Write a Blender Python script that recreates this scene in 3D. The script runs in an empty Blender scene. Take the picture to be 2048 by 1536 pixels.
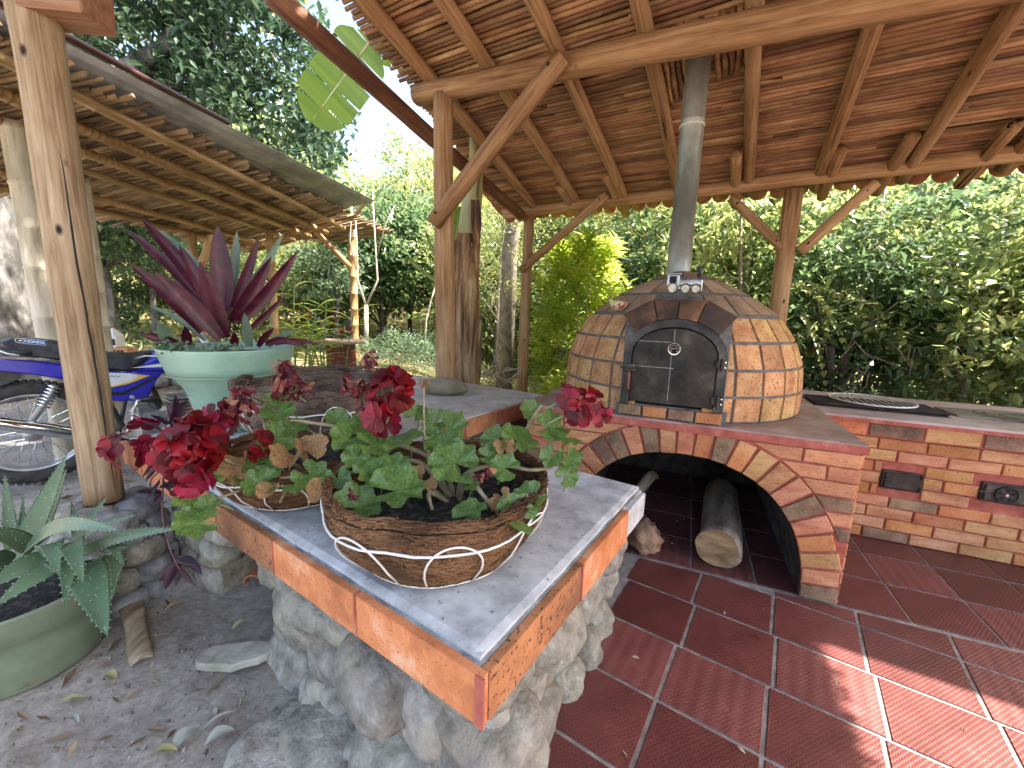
import bpy, math, random
from mathutils import Vector, Matrix, noise
from math import sin, cos, pi, radians as rad, sqrt, hypot, atan2
random.seed(7)
V = Vector
scene = bpy.context.scene
COL = scene.collection

# ---------------------------------------------------------------- camera
H = 1.45; FPX = 817.0; PITCH = rad(9.95); ROLL = rad(-1.6)
_r = V((1, 0, 0)); _d = V((0, -sin(PITCH), -cos(PITCH))); FWD = V((0, cos(PITCH), -sin(PITCH)))
RIGHT = cos(ROLL) * _r + sin(ROLL) * _d
DOWN = -sin(ROLL) * _r + cos(ROLL) * _d
CAM = V((0, 0, H))
cd = bpy.data.cameras.new('camera'); cam = bpy.data.objects.new('camera', cd); COL.objects.link(cam)
cd.sensor_width = 36; cd.lens = 36 * FPX / 2048; cd.clip_start = .02; cd.clip_end = 400
cam.matrix_world = Matrix(((RIGHT.x, -DOWN.x, -FWD.x, 0), (RIGHT.y, -DOWN.y, -FWD.y, 0), (RIGHT.z, -DOWN.z, -FWD.z, H), (0, 0, 0, 1)))
scene.camera = cam

# ---------------------------------------------------------------- sky, sun, exposure
# main roof axes: E along the beams, N up-and-down the slope (horizontal)
EA = rad(-29.16); E2 = V((cos(EA), sin(EA), 0)); N2 = V((-sin(EA), cos(EA), 0))
SE, SN = .72, .30          # the sun's slant along the beams and towards the rear
TOSUN = (E2 * SE + N2 * SN + V((0, 0, 1))).normalized()
w = bpy.data.worlds.new('World'); scene.world = w; w.use_nodes = True
nt = w.node_tree; bg = nt.nodes['Background']
sky = nt.nodes.new('ShaderNodeTexSky'); sky.sky_type = 'NISHITA'; sky.sun_disc = False
sky.sun_elevation = math.asin(TOSUN.z); sky.sun_rotation = atan2(TOSUN.x, TOSUN.y)
sky.air_density = 1.0; sky.dust_density = 4.0; sky.ozone_density = .7
nt.links.new(sky.outputs[0], bg.inputs[0]); bg.inputs[1].default_value = .15
sl = bpy.data.lights.new('sun', 'SUN'); sl.energy = 5.0; sl.angle = rad(.6); sl.color = (1, .94, .84)
sun = bpy.data.objects.new('sun', sl); COL.objects.link(sun)
sun.rotation_euler = TOSUN.to_track_quat('Z', 'Y').to_euler(); sun.location = (8, -8, 14)
scene.view_settings.view_transform = 'Standard'; scene.view_settings.look = 'None'
scene.view_settings.exposure = 2.35; scene.view_settings.gamma = 1
scene.cycles.max_bounces = 8; scene.cycles.diffuse_bounces = 4; scene.cycles.transmission_bounces = 4
scene.cycles.caustics_reflective = False; scene.cycles.caustics_refractive = False
scene.cycles.sample_clamp_indirect = 6

# ---------------------------------------------------------------- helpers: pixels of the photograph to points of the place
def ray(px, py): return RIGHT * ((px - 1024) / FPX) + DOWN * ((py - 768) / FPX) + FWD
def at_z(px, py, z): v = ray(px, py); return CAM + v * ((z - H) / v.z)
def at_y(px, py, y): v = ray(px, py); return CAM + v * (y / v.y)
def on_vplane(px, py, p0, ang):
    n = V((-sin(ang), cos(ang), 0)); v = ray(px, py); return CAM + v * (n.dot(V((p0[0], p0[1], 0))) / n.dot(v))
def on_plane(px, py, p0, n):
    v = ray(px, py); return CAM + v * ((V(p0) - CAM).dot(n) / v.dot(n))

# ---------------------------------------------------------------- helpers: objects
WM = {}
def thing(name, label, cat, loc=(0, 0, 0), group=None):
    o = bpy.data.objects.new(name, None); COL.objects.link(o); o.location = loc; o.empty_display_size = .1
    WM[o] = Matrix.Translation(V(loc)); o['label'] = label; o['category'] = cat
    if group: o['group'] = group
    return o
def tag(o, label, cat, group=None):
    o['label'] = label; o['category'] = cat
    if group: o['group'] = group
    return o
def place(o, parent=None, mw=None):
    mw = mw or Matrix.Identity(4)
    COL.objects.link(o); WM[o] = mw
    if parent is not None:
        o.parent = parent; o.matrix_parent_inverse = WM[parent].inverted()
    o.matrix_basis = mw
    return o
def new(name, mesh, parent=None, mw=None): return place(bpy.data.objects.new(name, mesh), parent, mw)
def rot_to(d, up=None):
    """rotation whose local z follows d"""
    return V(d).to_track_quat('Z', 'Y').to_matrix().to_4x4()
def basis(o, x, y, z): return Matrix(((x[0], y[0], z[0], o[0]), (x[1], y[1], z[1], o[1]), (x[2], y[2], z[2], o[2]), (0, 0, 0, 1)))

class MB:
    def __init__(s): s.v = []; s.f = []; s.t = []; s.cur = None
    def add(s, vs, fs):
        k = len(s.v); s.v.extend([tuple(p) for p in vs]); s.f.extend([tuple(i + k for i in f) for f in fs])
        if s.cur is not None: s.t.extend([s.cur] * len(vs))
        return k
    def box(s, c, size, M=None, bev=0.0):
        hx, hy, hz = [q / 2 for q in size]; c = V(c)
        if bev <= 0:
            vs = [V((x * hx, y * hy, z * hz)) for x in (-1, 1) for y in (-1, 1) for z in (-1, 1)]
            fs = [(0, 1, 3, 2), (4, 6, 7, 5), (0, 4, 5, 1), (2, 3, 7, 6), (0, 2, 6, 4), (1, 5, 7, 3)]
        else:
            b = bev; vs = []; idx = {}
            for x in (-1, 1):
                for y in (-1, 1):
                    for z in (-1, 1):
                        for a in range(3):
                            p = [x * (hx - b), y * (hy - b), z * (hz - b)]; p[a] = (x * hx, y * hy, z * hz)[a]
                            idx[(x, y, z, a)] = len(vs); vs.append(V(p))
            fs = []
            g = lambda x, y, z, a: idx[(x, y, z, a)]
            for q in (-1, 1):
                F = [g(q, -1, -1, 0), g(q, 1, -1, 0), g(q, 1, 1, 0), g(q, -1, 1, 0)]; fs.append(F if q > 0 else F[::-1])
                F = [g(-1, q, -1, 1), g(-1, q, 1, 1), g(1, q, 1, 1), g(1, q, -1, 1)]; fs.append(F if q > 0 else F[::-1])
                F = [g(-1, -1, q, 2), g(1, -1, q, 2), g(1, 1, q, 2), g(-1, 1, q, 2)]; fs.append(F if q > 0 else F[::-1])
            for p in (-1, 1):
                for q in (-1, 1):
                    F = [g(p, q, -1, 0), g(p, q, -1, 1), g(p, q, 1, 1), g(p, q, 1, 0)]; fs.append(F if p * q > 0 else F[::-1])
                    F = [g(p, -1, q, 0), g(p, 1, q, 0), g(p, 1, q, 2), g(p, -1, q, 2)]; fs.append(F if p * q > 0 else F[::-1])
                    F = [g(-1, p, q, 1), g(-1, p, q, 2), g(1, p, q, 2), g(1, p, q, 1)]; fs.append(F if p * q > 0 else F[::-1])
                    for r in (-1, 1):
                        F = [g(p, q, r, 0), g(p, q, r, 1), g(p, q, r, 2)]; fs.append(F if p * q * r > 0 else F[::-1])
        if M is not None: vs = [M @ p for p in vs]
        return s.add([p + c for p in vs], fs)
    def prism(s, poly, dvec, inset=0.0):
        """poly: list of points (ordered), extruded by dvec; optional chamfer on the far face"""
        n = len(poly); poly = [V(p) for p in poly]; dvec = V(dvec)
        if inset <= 0:
            vs = poly + [p + dvec for p in poly]
            fs = [tuple(range(n))[::-1], tuple(range(n, 2 * n))] + [(i, (i + 1) % n, n + (i + 1) % n, n + i) for i in range(n)]
        else:
            c = sum(poly, V((0, 0, 0))) / n; dn = dvec.normalized()
            top = []
            for p in poly:
                d = c - p; top.append(p + dvec + d.normalized() * min(inset * 1.4, d.length * .4))
            mid = [p + dvec - dn * inset for p in poly]
            vs = poly + mid + top
            fs = [tuple(range(n))[::-1], tuple(range(2 * n, 3 * n))]
            fs += [(i, (i + 1) % n, n + (i + 1) % n, n + i) for i in range(n)]
            fs += [(n + i, n + (i + 1) % n, 2 * n + (i + 1) % n, 2 * n + i) for i in range(n)]
        return s.add(vs, fs)
    def tube(s, pts, rs, n=8, cap=True, closed=False):
        pts = [V(p) for p in pts]; m = len(pts)
        if not hasattr(rs, '__len__'): rs = [rs] * m
        vs = []; fs = []; prev = None
        for i in range(m):
            if closed: t = pts[(i + 1) % m] - pts[i - 1]
            else: t = pts[min(i + 1, m - 1)] - pts[max(i - 1, 0)]
            if t.length < 1e-9: t = V((0, 0, 1))
            t.normalize()
            if prev is None: a = t.orthogonal().normalized()
            else:
                a = prev - t * prev.dot(t)
                a = a.normalized() if a.length > 1e-6 else t.orthogonal().normalized()
            prev = a; b = t.cross(a)
            for k in range(n):
                q = 2 * pi * k / n; vs.append(pts[i] + (a * cos(q) + b * sin(q)) * rs[i])
        for i in range(m if closed else m - 1):
            j = (i + 1) % m
            for k in range(n): fs.append((i * n + k, i * n + (k + 1) % n, j * n + (k + 1) % n, j * n + k))
        if cap and not closed:
            fs.append(tuple(range(n))[::-1]); fs.append(tuple(range((m - 1) * n, m * n)))
        return s.add(vs, fs)
    def lathe(s, prof, n=32, c=(0, 0, 0), M=None, close=False):
        vs = []; fs = []; c = V(c); m = len(prof)
        for r, z in prof:
            for k in range(n):
                q = 2 * pi * k / n; p = V((r * cos(q), r * sin(q), z)); vs.append((M @ p if M is not None else p) + c)
        for i in range(m if close else m - 1):
            j = (i + 1) % m
            for k in range(n): fs.append((i * n + k, i * n + (k + 1) % n, j * n + (k + 1) % n, j * n + k))
        if not close:
            fs.append(tuple(range(n))[::-1]); fs.append(tuple(range((m - 1) * n, m * n)))
        return s.add(vs, fs)
    def ell(s, c, rr, M=None, seg=16, amp=.12, freq=2.0, seed=0, flat=0):
        vs = []; fs = []; c = V(c); rings = seg // 2
        for i in range(rings + 1):
            th = pi * i / rings
            for k in range(seg):
                ph = 2 * pi * k / seg
                d = V((sin(th) * cos(ph), sin(th) * sin(ph), cos(th)))
                q = (abs(d.x) ** 2.8 + abs(d.y) ** 2.8 + abs(d.z) ** 2.8) ** (-1 / 2.8) if amp > .15 else 1
                q *= 1 + amp * noise.noise(d * freq + V((seed * 3.7, seed * 1.3, seed))) + amp * .35 * noise.noise(d * freq * 3.1 + V((seed, 9, 2)))
                # squarish superellipse so that stones look water-worn rather than spherical
                p = V((d.x * rr[0], d.y * rr[1], d.z * rr[2])) * q
                if flat and p.z < -rr[2] * flat: p.z = -rr[2] * flat
                vs.append((M @ p if M is not None else p) + c)
        for i in range(rings):
            for k in range(seg):
                fs.append((i * seg + k, (i + 1) * seg + k, (i + 1) * seg + (k + 1) % seg, i * seg + (k + 1) % seg))
        return s.add(vs, fs)
    def mesh(s, name, mat, smooth=False):
        me = bpy.data.meshes.new(name); me.from_pydata(s.v, [], s.f)
        for m in (mat if isinstance(mat, (list, tuple)) else [mat]): me.materials.append(m)
        if smooth: me.polygons.foreach_set('use_smooth', [True] * len(me.polygons))
        if s.t and len(s.t) == len(s.v):
            a = me.attributes.new('tint', 'FLOAT', 'POINT'); a.data.foreach_set('value', s.t)
        me.update(); return me
    def obj(s, name, mat, parent=None, smooth=False, mw=None): return new(name, s.mesh(name, mat, smooth), parent, mw)

def structure(o): o['kind'] = 'structure'; return o
def stuff(o, label, cat): o['kind'] = 'stuff'; o['label'] = label; o['category'] = cat; return o

def smooth01(a, b, x): t = max(0, min(1, (x - a) / (b - a))); return t * t * (3 - 2 * t)
def lerp(a, b, t): return a + (b - a) * t

# ---------------------------------------------------------------- helpers: materials
MATS = {}
def nodes(name):
    m = bpy.data.materials.new(name); m.use_nodes = True; t = m.node_tree; b = t.nodes['Principled BSDF']
    return m, t, b, t.nodes, t.links
def ramp(N, stops, interp='LINEAR'):
    r = N.new('ShaderNodeValToRGB'); r.color_ramp.interpolation = interp; e = r.color_ramp.elements
    while len(e) > 1: e.remove(e[-1])
    e[0].position = stops[0][0]; e[0].color = (*stops[0][1], 1)
    for p, c in stops[1:]:
        q = e.new(p); q.color = (*c, 1)
    return r
def pm(name, stops, nscale=8, stretch=(1, 1, 1), rough=.7, bump=.3, bscale=None, bdist=.01, detail=6, metal=0, spec=.4,
       rnd=0.0, hue=0.0, specks=None, spscale=90, sprange=(.62, .68), ndist=0.0, roughvar=0.0, fine=None):
    """general procedural surface: noise-mixed colours, optional dark/light specks, per-object value change, bump"""
    m, t, b, N, L = nodes(name)
    tc = N.new('ShaderNodeTexCoord'); mp = N.new('ShaderNodeMapping'); mp.inputs['Scale'].default_value = stretch
    oi = N.new('ShaderNodeObjectInfo')
    va = N.new('ShaderNodeVectorMath'); va.operation = 'ADD'
    vm = N.new('ShaderNodeVectorMath'); vm.operation = 'SCALE'; vm.inputs[0].default_value = (17.3, 9.1, 23.7); L.new(oi.outputs['Random'], vm.inputs['Scale'])
    L.new(tc.outputs['Object'], mp.inputs[0]); L.new(mp.outputs[0], va.inputs[0]); L.new(vm.outputs[0], va.inputs[1])
    n1 = N.new('ShaderNodeTexNoise'); n1.inputs['Scale'].default_value = nscale; n1.inputs['Detail'].default_value = detail
    n1.inputs['Roughness'].default_value = .65; n1.inputs['Distortion'].default_value = ndist
    L.new(va.outputs[0], n1.inputs['Vector'])
    r = ramp(N, [(.5 + (p_ - .5) * .68, c_) for p_, c_ in stops]); L.new(n1.outputs[0], r.inputs[0]); col = r.outputs[0]
    if specks:
        n2 = N.new('ShaderNodeTexNoise'); n2.inputs['Scale'].default_value = spscale; n2.inputs['Detail'].default_value = 2
        L.new(va.outputs[0], n2.inputs['Vector'])
        mr = N.new('ShaderNodeMapRange'); mr.inputs[1].default_value = sprange[0]; mr.inputs[2].default_value = sprange[1]; L.new(n2.outputs[0], mr.inputs[0])
        mx = N.new('ShaderNodeMix'); mx.data_type = 'RGBA'; L.new(mr.outputs[0], mx.inputs[0]); L.new(col, mx.inputs[6]); mx.inputs[7].default_value = (*specks, 1); col = mx.outputs[2]
    if rnd or hue:
        hs = N.new('ShaderNodeHueSaturation')
        mv = N.new('ShaderNodeMapRange'); mv.inputs[3].default_value = 1 - rnd; mv.inputs[4].default_value = 1 + rnd; L.new(oi.outputs['Random'], mv.inputs[0]); L.new(mv.outputs[0], hs.inputs['Value'])
        if hue:
            wn = N.new('ShaderNodeTexWhiteNoise'); wn.noise_dimensions = '1D'; L.new(oi.outputs['Random'], wn.inputs['W'])
            mh = N.new('ShaderNodeMapRange'); mh.inputs[3].default_value = .5 - hue; mh.inputs[4].default_value = .5 + hue; L.new(wn.outputs[0], mh.inputs[0]); L.new(mh.outputs[0], hs.inputs['Hue'])
        L.new(col, hs.inputs['Color']); col = hs.outputs[0]
    L.new(col, b.inputs['Base Color'])
    b.inputs['Roughness'].default_value = rough; b.inputs['Metallic'].default_value = metal
    b.inputs['Specular IOR Level'].default_value = spec
    if roughvar:
        mr2 = N.new('ShaderNodeMapRange'); mr2.inputs[3].default_value = max(.05, rough - roughvar); mr2.inputs[4].default_value = min(1, rough + roughvar)
        L.new(n1.outputs[0], mr2.inputs[0]); L.new(mr2.outputs[0], b.inputs['Roughness'])
    if bump:
        nb = N.new('ShaderNodeTexNoise'); nb.inputs['Scale'].default_value = bscale or nscale * 4; nb.inputs['Detail'].default_value = 5
        L.new(va.outputs[0], nb.inputs['Vector'])
        bp = N.new('ShaderNodeBump'); bp.inputs['Strength'].default_value = bump; bp.inputs['Distance'].default_value = bdist
        L.new(nb.outputs[0], bp.inputs['Height']); L.new(bp.outputs[0], b.inputs['Normal'])
    MATS[name] = m; return m
def leafmat(name, stops, trans=.4, rough=.4, tcol=None, nscale=None, spots=None):
    """foliage: colour from the per-leaf 'tint' attribute, light shining through the blade"""
    m, t, b, N, L = nodes(name)
    at = N.new('ShaderNodeAttribute'); at.attribute_name = 'tint'
    src = at.outputs['Fac']
    if nscale:
        tc = N.new('ShaderNodeTexCoord'); n1 = N.new('ShaderNodeTexNoise'); n1.inputs['Scale'].default_value = nscale; n1.inputs['Detail'].default_value = 4
        L.new(tc.outputs['Object'], n1.inputs['Vector']); src = n1.outputs[0]
    r = ramp(N, stops); L.new(src, r.inputs[0]); col = r.outputs[0]
    if spots:
        tc2 = N.new('ShaderNodeTexCoord'); n2 = N.new('ShaderNodeTexVoronoi'); n2.inputs['Scale'].default_value = spots[1]; L.new(tc2.outputs['Object'], n2.inputs['Vector'])
        mr = N.new('ShaderNodeMapRange'); mr.inputs[1].default_value = spots[2]; mr.inputs[2].default_value = spots[2] - .1; L.new(n2.outputs['Distance'], mr.inputs[0])
        mx = N.new('ShaderNodeMix'); mx.data_type = 'RGBA'; L.new(mr.outputs[0], mx.inputs[0]); L.new(col, mx.inputs[6]); mx.inputs[7].default_value = (*spots[0], 1); col = mx.outputs[2]
    L.new(col, b.inputs['Base Color']); b.inputs['Roughness'].default_value = rough
    b.inputs['Specular IOR Level'].default_value = .5
    if trans:
        tr = N.new('ShaderNodeBsdfTranslucent'); ms = N.new('ShaderNodeMixShader'); ms.inputs[0].default_value = trans
        hs = N.new('ShaderNodeHueSaturation'); hs.inputs['Value'].default_value = 1.8; hs.inputs['Hue'].default_value = .485; L.new(col, hs.inputs['Color'])
        L.new(hs.outputs[0], tr.inputs[0])
        out = N['Material Output']; L.new(b.outputs[0], ms.inputs[1]); L.new(tr.outputs[0], ms.inputs[2]); L.new(ms.outputs[0], out.inputs[0])
    MATS[name] = m; return m
def flat(name, c, rough=.5, metal=0, spec=.5, bump=.08, var=.25, nscale=30, **k):
    lo = tuple(max(0, q * (1 - var)) for q in c); hi = tuple(min(1, q * (1 + var)) for q in c)
    return pm(name, [(.3, lo), (.7, hi)], nscale=nscale, rough=rough, metal=metal, spec=spec, bump=bump, bdist=.002, **k)

# wood & cane
def woodmat(name, stops, rough=.75, crack=.35):
    """grain runs along local z"""
    m, t, b, N, L = nodes(name)
    tc = N.new('ShaderNodeTexCoord'); oi = N.new('ShaderNodeObjectInfo'); vm = N.new('ShaderNodeVectorMath'); vm.operation = 'SCALE'; vm.inputs[0].default_value = (7.3, 9.1, 13.7)
    L.new(oi.outputs['Random'], vm.inputs['Scale']); va = N.new('ShaderNodeVectorMath'); va.operation = 'ADD'; L.new(tc.outputs['Object'], va.inputs[0]); L.new(vm.outputs[0], va.inputs[1])
    def nz(sc, st, det=6, dist=0):
        mp = N.new('ShaderNodeMapping'); mp.inputs['Scale'].default_value = st; L.new(va.outputs[0], mp.inputs[0])
        n = N.new('ShaderNodeTexNoise'); n.inputs['Scale'].default_value = sc; n.inputs['Detail'].default_value = det; n.inputs['Distortion'].default_value = dist; n.inputs['Roughness'].default_value = .65
        L.new(mp.outputs[0], n.inputs['Vector']); return n
    big = nz(2.2, (1, 1, .5), 4); fine = nz(34, (1, 1, .05), 8, .8); cr = nz(9, (1, 1, .035), 3, .3)
    mixf = N.new('ShaderNodeMath'); mixf.operation = 'ADD'; s1 = N.new('ShaderNodeMath'); s1.operation = 'MULTIPLY'; s1.inputs[1].default_value = .4; L.new(big.outputs[0], s1.inputs[0])
    s2 = N.new('ShaderNodeMath'); s2.operation = 'MULTIPLY'; s2.inputs[1].default_value = .6; L.new(fine.outputs[0], s2.inputs[0]); L.new(s1.outputs[0], mixf.inputs[0]); L.new(s2.outputs[0], mixf.inputs[1])
    r = ramp(N, [(.5 + (p_ - .5) * .5, c_) for p_, c_ in stops]); L.new(mixf.outputs[0], r.inputs[0])
    mr = N.new('ShaderNodeMapRange'); mr.inputs[1].default_value = crack; mr.inputs[2].default_value = crack - .045; L.new(cr.outputs[0], mr.inputs[0])
    kn = N.new('ShaderNodeTexVoronoi'); kn.inputs['Scale'].default_value = 5; mpk = N.new('ShaderNodeMapping'); mpk.inputs['Scale'].default_value = (1, 1, .5); L.new(va.outputs[0], mpk.inputs[0]); L.new(mpk.outputs[0], kn.inputs['Vector'])
    mk = N.new('ShaderNodeMapRange'); mk.inputs[1].default_value = .075; mk.inputs[2].default_value = .03; L.new(kn.outputs['Distance'], mk.inputs[0])
    mxx = N.new('ShaderNodeMath'); mxx.operation = 'MAXIMUM'; L.new(mr.outputs[0], mxx.inputs[0]); L.new(mk.outputs[0], mxx.inputs[1])
    mx = N.new('ShaderNodeMix'); mx.data_type = 'RGBA'; L.new(mxx.outputs[0], mx.inputs[0]); L.new(r.outputs[0], mx.inputs[6]); mx.inputs[7].default_value = tuple(q * .22 for q in stops[0][1]) + (1,)
    hs = N.new('ShaderNodeHueSaturation'); mv = N.new('ShaderNodeMapRange'); mv.inputs[3].default_value = .85; mv.inputs[4].default_value = 1.15; L.new(oi.outputs['Random'], mv.inputs[0]); L.new(mv.outputs[0], hs.inputs['Value'])
    L.new(mx.outputs[2], hs.inputs['Color']); L.new(hs.outputs[0], b.inputs['Base Color'])
    b.inputs['Roughness'].default_value = rough; b.inputs['Specular IOR Level'].default_value = .3
    ad = N.new('ShaderNodeMath'); ad.operation = 'SUBTRACT'; L.new(fine.outputs[0], ad.inputs[0]); L.new(mr.outputs[0], ad.inputs[1])
    bp = N.new('ShaderNodeBump'); bp.inputs['Strength'].default_value = .8; bp.inputs['Distance'].default_value = .008; L.new(ad.outputs[0], bp.inputs['Height']); L.new(bp.outputs[0], b.inputs['Normal'])
    MATS[name] = m; return m

WOOD = woodmat('post_wood', [(.25, (.20, .10, .045)), (.45, (.36, .20, .09)), (.6, (.46, .28, .14)), (.8, (.58, .40, .22))])
WOODR = woodmat('rafter_wood', [(.25, (.15, .07, .03)), (.45, (.31, .165, .075)), (.6, (.40, .23, .11)), (.8, (.52, .34, .18))])
WOODD = woodmat('dark_wood', [(.25, (.06, .025, .014)), (.45, (.13, .055, .03)), (.6, (.19, .085, .045)), (.8, (.28, .15, .08))])
WOODP = woodmat('weathered_post_wood', [(.2, (.13, .075, .04)), (.4, (.29, .19, .105)), (.55, (.42, .295, .175)), (.8, (.57, .435, .29))], crack=.34)
CANE = pm('roof_cane', [(.15, (.12, .056, .026)), (.42, (.25, .125, .057)), (.58, (.35, .19, .09)), (.85, (.50, .32, .17))], nscale=3.0, stretch=(.6, .6, 2.0), rough=.6, bump=.4, bscale=40, bdist=.004, rnd=.45, hue=.012, spec=.35)
CANE2 = pm('dry_cane', [(.25, (.07, .043, .023)), (.45, (.21, .135, .068)), (.6, (.33, .225, .12)), (.8, (.47, .36, .22))], nscale=4, stretch=(3, 3, 1), rough=.65, bump=.3, bscale=40, rnd=.5, hue=.012)
BAMBOO = pm('bamboo', [(.25, (.17, .09, .036)), (.5, (.35, .21, .09)), (.75, (.47, .33, .17))], nscale=4, stretch=(3, 3, .5), rough=.45, bump=.15, rnd=.12)
BAMGREY = pm('grey_bamboo', [(.25, (.30, .25, .18)), (.5, (.50, .44, .33)), (.75, (.62, .57, .46))], nscale=5, stretch=(3, 3, .4), rough=.5, bump=.2)
BARK = pm('bark', [(.3, (.028, .025, .022)), (.5, (.065, .06, .054)), (.7, (.16, .15, .14))], nscale=6, stretch=(1, 1, .4), rough=.9, bump=.8, bdist=.03, bscale=14)
TWIG = pm('twig_bark', [(.3, (.16, .125, .09)), (.7, (.36, .31, .25))], nscale=8, rough=.85, bump=.3)
# masonry
BR_L = pm('brick_yellow', [(.25, (.40, .175, .07)), (.5, (.58, .285, .12)), (.75, (.70, .40, .19))], nscale=7, stretch=(.6, .6, 2), rough=.75, bump=.35, bscale=60, bdist=.004, rnd=.14, hue=.012, specks=(.20, .09, .045), spscale=120)
BR_S = pm('brick_salmon', [(.25, (.42, .16, .075)), (.5, (.59, .26, .125)), (.75, (.71, .38, .21))], nscale=7, stretch=(.6, .6, 2), rough=.75, bump=.35, bscale=60, bdist=.004, rnd=.12, hue=.01, specks=(.20, .08, .045), spscale=120)
BR_D = pm('brick_burnt', [(.25, (.12, .07, .04)), (.5, (.23, .14, .078)), (.75, (.36, .23, .13))], nscale=8, rough=.8, bump=.4, bscale=60, bdist=.004, rnd=.2, hue=.012, specks=(.42, .31, .22), spscale=130, sprange=(.64, .69))
BR_O = pm('brick_orange', [(.25, (.44, .16, .055)), (.5, (.60, .25, .09)), (.75, (.68, .34, .14))], nscale=5, rough=.75, bump=.3, bscale=60, bdist=.004, rnd=.15, hue=.012, specks=(.22, .09, .04), spscale=110)
MORT = pm('red_mortar', [(.3, (.36, .09, .06)), (.6, (.48, .14, .095)), (.8, (.56, .23, .16))], nscale=14, rough=.85, bump=.4, bscale=80, bdist=.004)
LIPC = pm('dirty_slab_lip', [(.2, (.13, .125, .12)), (.45, (.26, .25, .24)), (.6, (.36, .345, .32)), (.85, (.56, .53, .47))], nscale=16, rough=.9, bump=.7, bscale=60, bdist=.008, detail=9)
EDGET = pm('edge_tile', [(.15, (.34, .12, .05)), (.42, (.56, .19, .07)), (.6, (.68, .26, .105)), (.85, (.76, .46, .30))], nscale=9, rough=.6, bump=.3, bscale=70, bdist=.003, rnd=.1, specks=(.30, .11, .05), spscale=130, sprange=(.63, .70))
EDGED = pm('edge_tile_burnt', [(.25, (.13, .06, .035)), (.45, (.26, .11, .05)), (.6, (.42, .17, .07)), (.8, (.58, .25, .10))], nscale=3.5, rough=.6, bump=.3, bscale=70, bdist=.003, specks=(.09, .04, .03), spscale=75, sprange=(.60, .66))
CONC = pm('slab_concrete', [(.15, (.24, .235, .23)), (.42, (.44, .435, .43)), (.58, (.55, .545, .54)), (.85, (.74, .73, .71))], nscale=9, rough=.8, bump=.35, bscale=45, bdist=.006, detail=9, specks=(.20, .19, .185), spscale=45, sprange=(.66, .74))
CONC2 = pm('dusty_concrete', [(.25, (.36, .31, .26)), (.5, (.52, .47, .41)), (.8, (.64, .60, .54))], nscale=5, rough=.8, bump=.3, bscale=45, bdist=.005, detail=9, specks=(.28, .22, .17), spscale=30, sprange=(.6, .7))
STONE = pm('river_stone', [(.2, (.14, .12, .095)), (.42, (.25, .225, .18)), (.58, (.33, .30, .245)), (.8, (.48, .45, .39))], nscale=14, rough=.9, bump=.9, bscale=55, bdist=.012, rnd=.22, hue=.015, detail=9, specks=(.38, .32, .23), spscale=7, sprange=(.58, .72))
STONEB = pm('blue_grey_stone', [(.25, (.10, .10, .105)), (.5, (.22, .22, .225)), (.75, (.40, .395, .38))], nscale=12, rough=.75, bump=.4, bscale=22, bdist=.006, rnd=.2, hue=.01)
STONEM = pm('stone_mortar', [(.3, (.16, .125, .085)), (.7, (.32, .26, .185))], nscale=14, rough=.95, bump=.8, bscale=40, bdist=.015)
DOMET = pm('dome_tile', [(.2, (.30, .12, .045)), (.42, (.50, .235, .09)), (.6, (.60, .32, .13)), (.8, (.66, .42, .20))], nscale=9, rough=.7, bump=.35, bscale=60, bdist=.004, rnd=.14, hue=.009, specks=(.18, .09, .045), spscale=80, sprange=(.6, .66))
DOMEC = pm('smoked_dome_tile', [(.2, (.19, .115, .07)), (.5, (.36, .225, .13)), (.8, (.50, .345, .21))], nscale=4, rough=.8, bump=.3, bscale=60, bdist=.003, rnd=.12)
HOOD = pm('sooty_hood_tile', [(.25, (.028, .02, .016)), (.5, (.075, .042, .026)), (.68, (.22, .10, .045)), (.85, (.50, .24, .09))], nscale=3.2, rough=.7, bump=.3, bscale=60, bdist=.003)
DGROUT = pm('dome_grout', [(.3, (.115, .105, .09)), (.7, (.215, .20, .175))], nscale=20, rough=.9, bump=.4, bdist=.004)
PLAT = pm('platform_top', [(.3, (.26, .16, .125)), (.6, (.38, .27, .225)), (.85, (.48, .40, .36))], nscale=6, rough=.55, bump=.2, bdist=.003)
CTOP = pm('polished_counter_top', [(.3, (.40, .27, .24)), (.6, (.52, .40, .37)), (.85, (.60, .50, .47))], nscale=5, rough=.38, bump=.15, bdist=.002, roughvar=.15)
STEEL = pm('sooty_steel', [(.2, (.012, .011, .010)), (.42, (.036, .031, .026)), (.6, (.062, .052, .041)), (.8, (.13, .105, .08))], nscale=7, rough=.5, bump=.15, bscale=40, bdist=.002, metal=.6, roughvar=.15)
FRAMES = pm('door_frame_steel', [(.2, (.02, .019, .017)), (.5, (.055, .052, .045)), (.68, (.11, .10, .085)), (.82, (.26, .17, .09))], nscale=9, rough=.6, bump=.3, metal=.35, bdist=.003)
IRON = pm('cast_iron', [(.3, (.03, .025, .022)), (.6, (.075, .062, .05)), (.8, (.15, .12, .095))], nscale=10, rough=.5, bump=.4, metal=.5, bdist=.003)
GALV = pm('galvanised_pipe', [(.25, (.20, .20, .155)), (.5, (.33, .33, .27)), (.75, (.47, .47, .41))], nscale=5, rough=.4, bump=.1, metal=.35, stretch=(1, 1, .5), roughvar=.12)
CHROME = pm('chrome', [(.3, (.66, .68, .72)), (.7, (.85, .86, .88))], nscale=3, rough=.08, bump=0, metal=1)
TINM = pm('toy_tin', [(.3, (.30, .30, .28)), (.7, (.62, .62, .60))], nscale=25, rough=.3, bump=.2, metal=.8, bdist=.002)
BRASS = pm('toy_wheel_brass', [(.3, (.42, .34, .22)), (.7, (.70, .62, .46))], nscale=40, rough=.4, bump=.3, metal=.5, bdist=.002)
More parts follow.
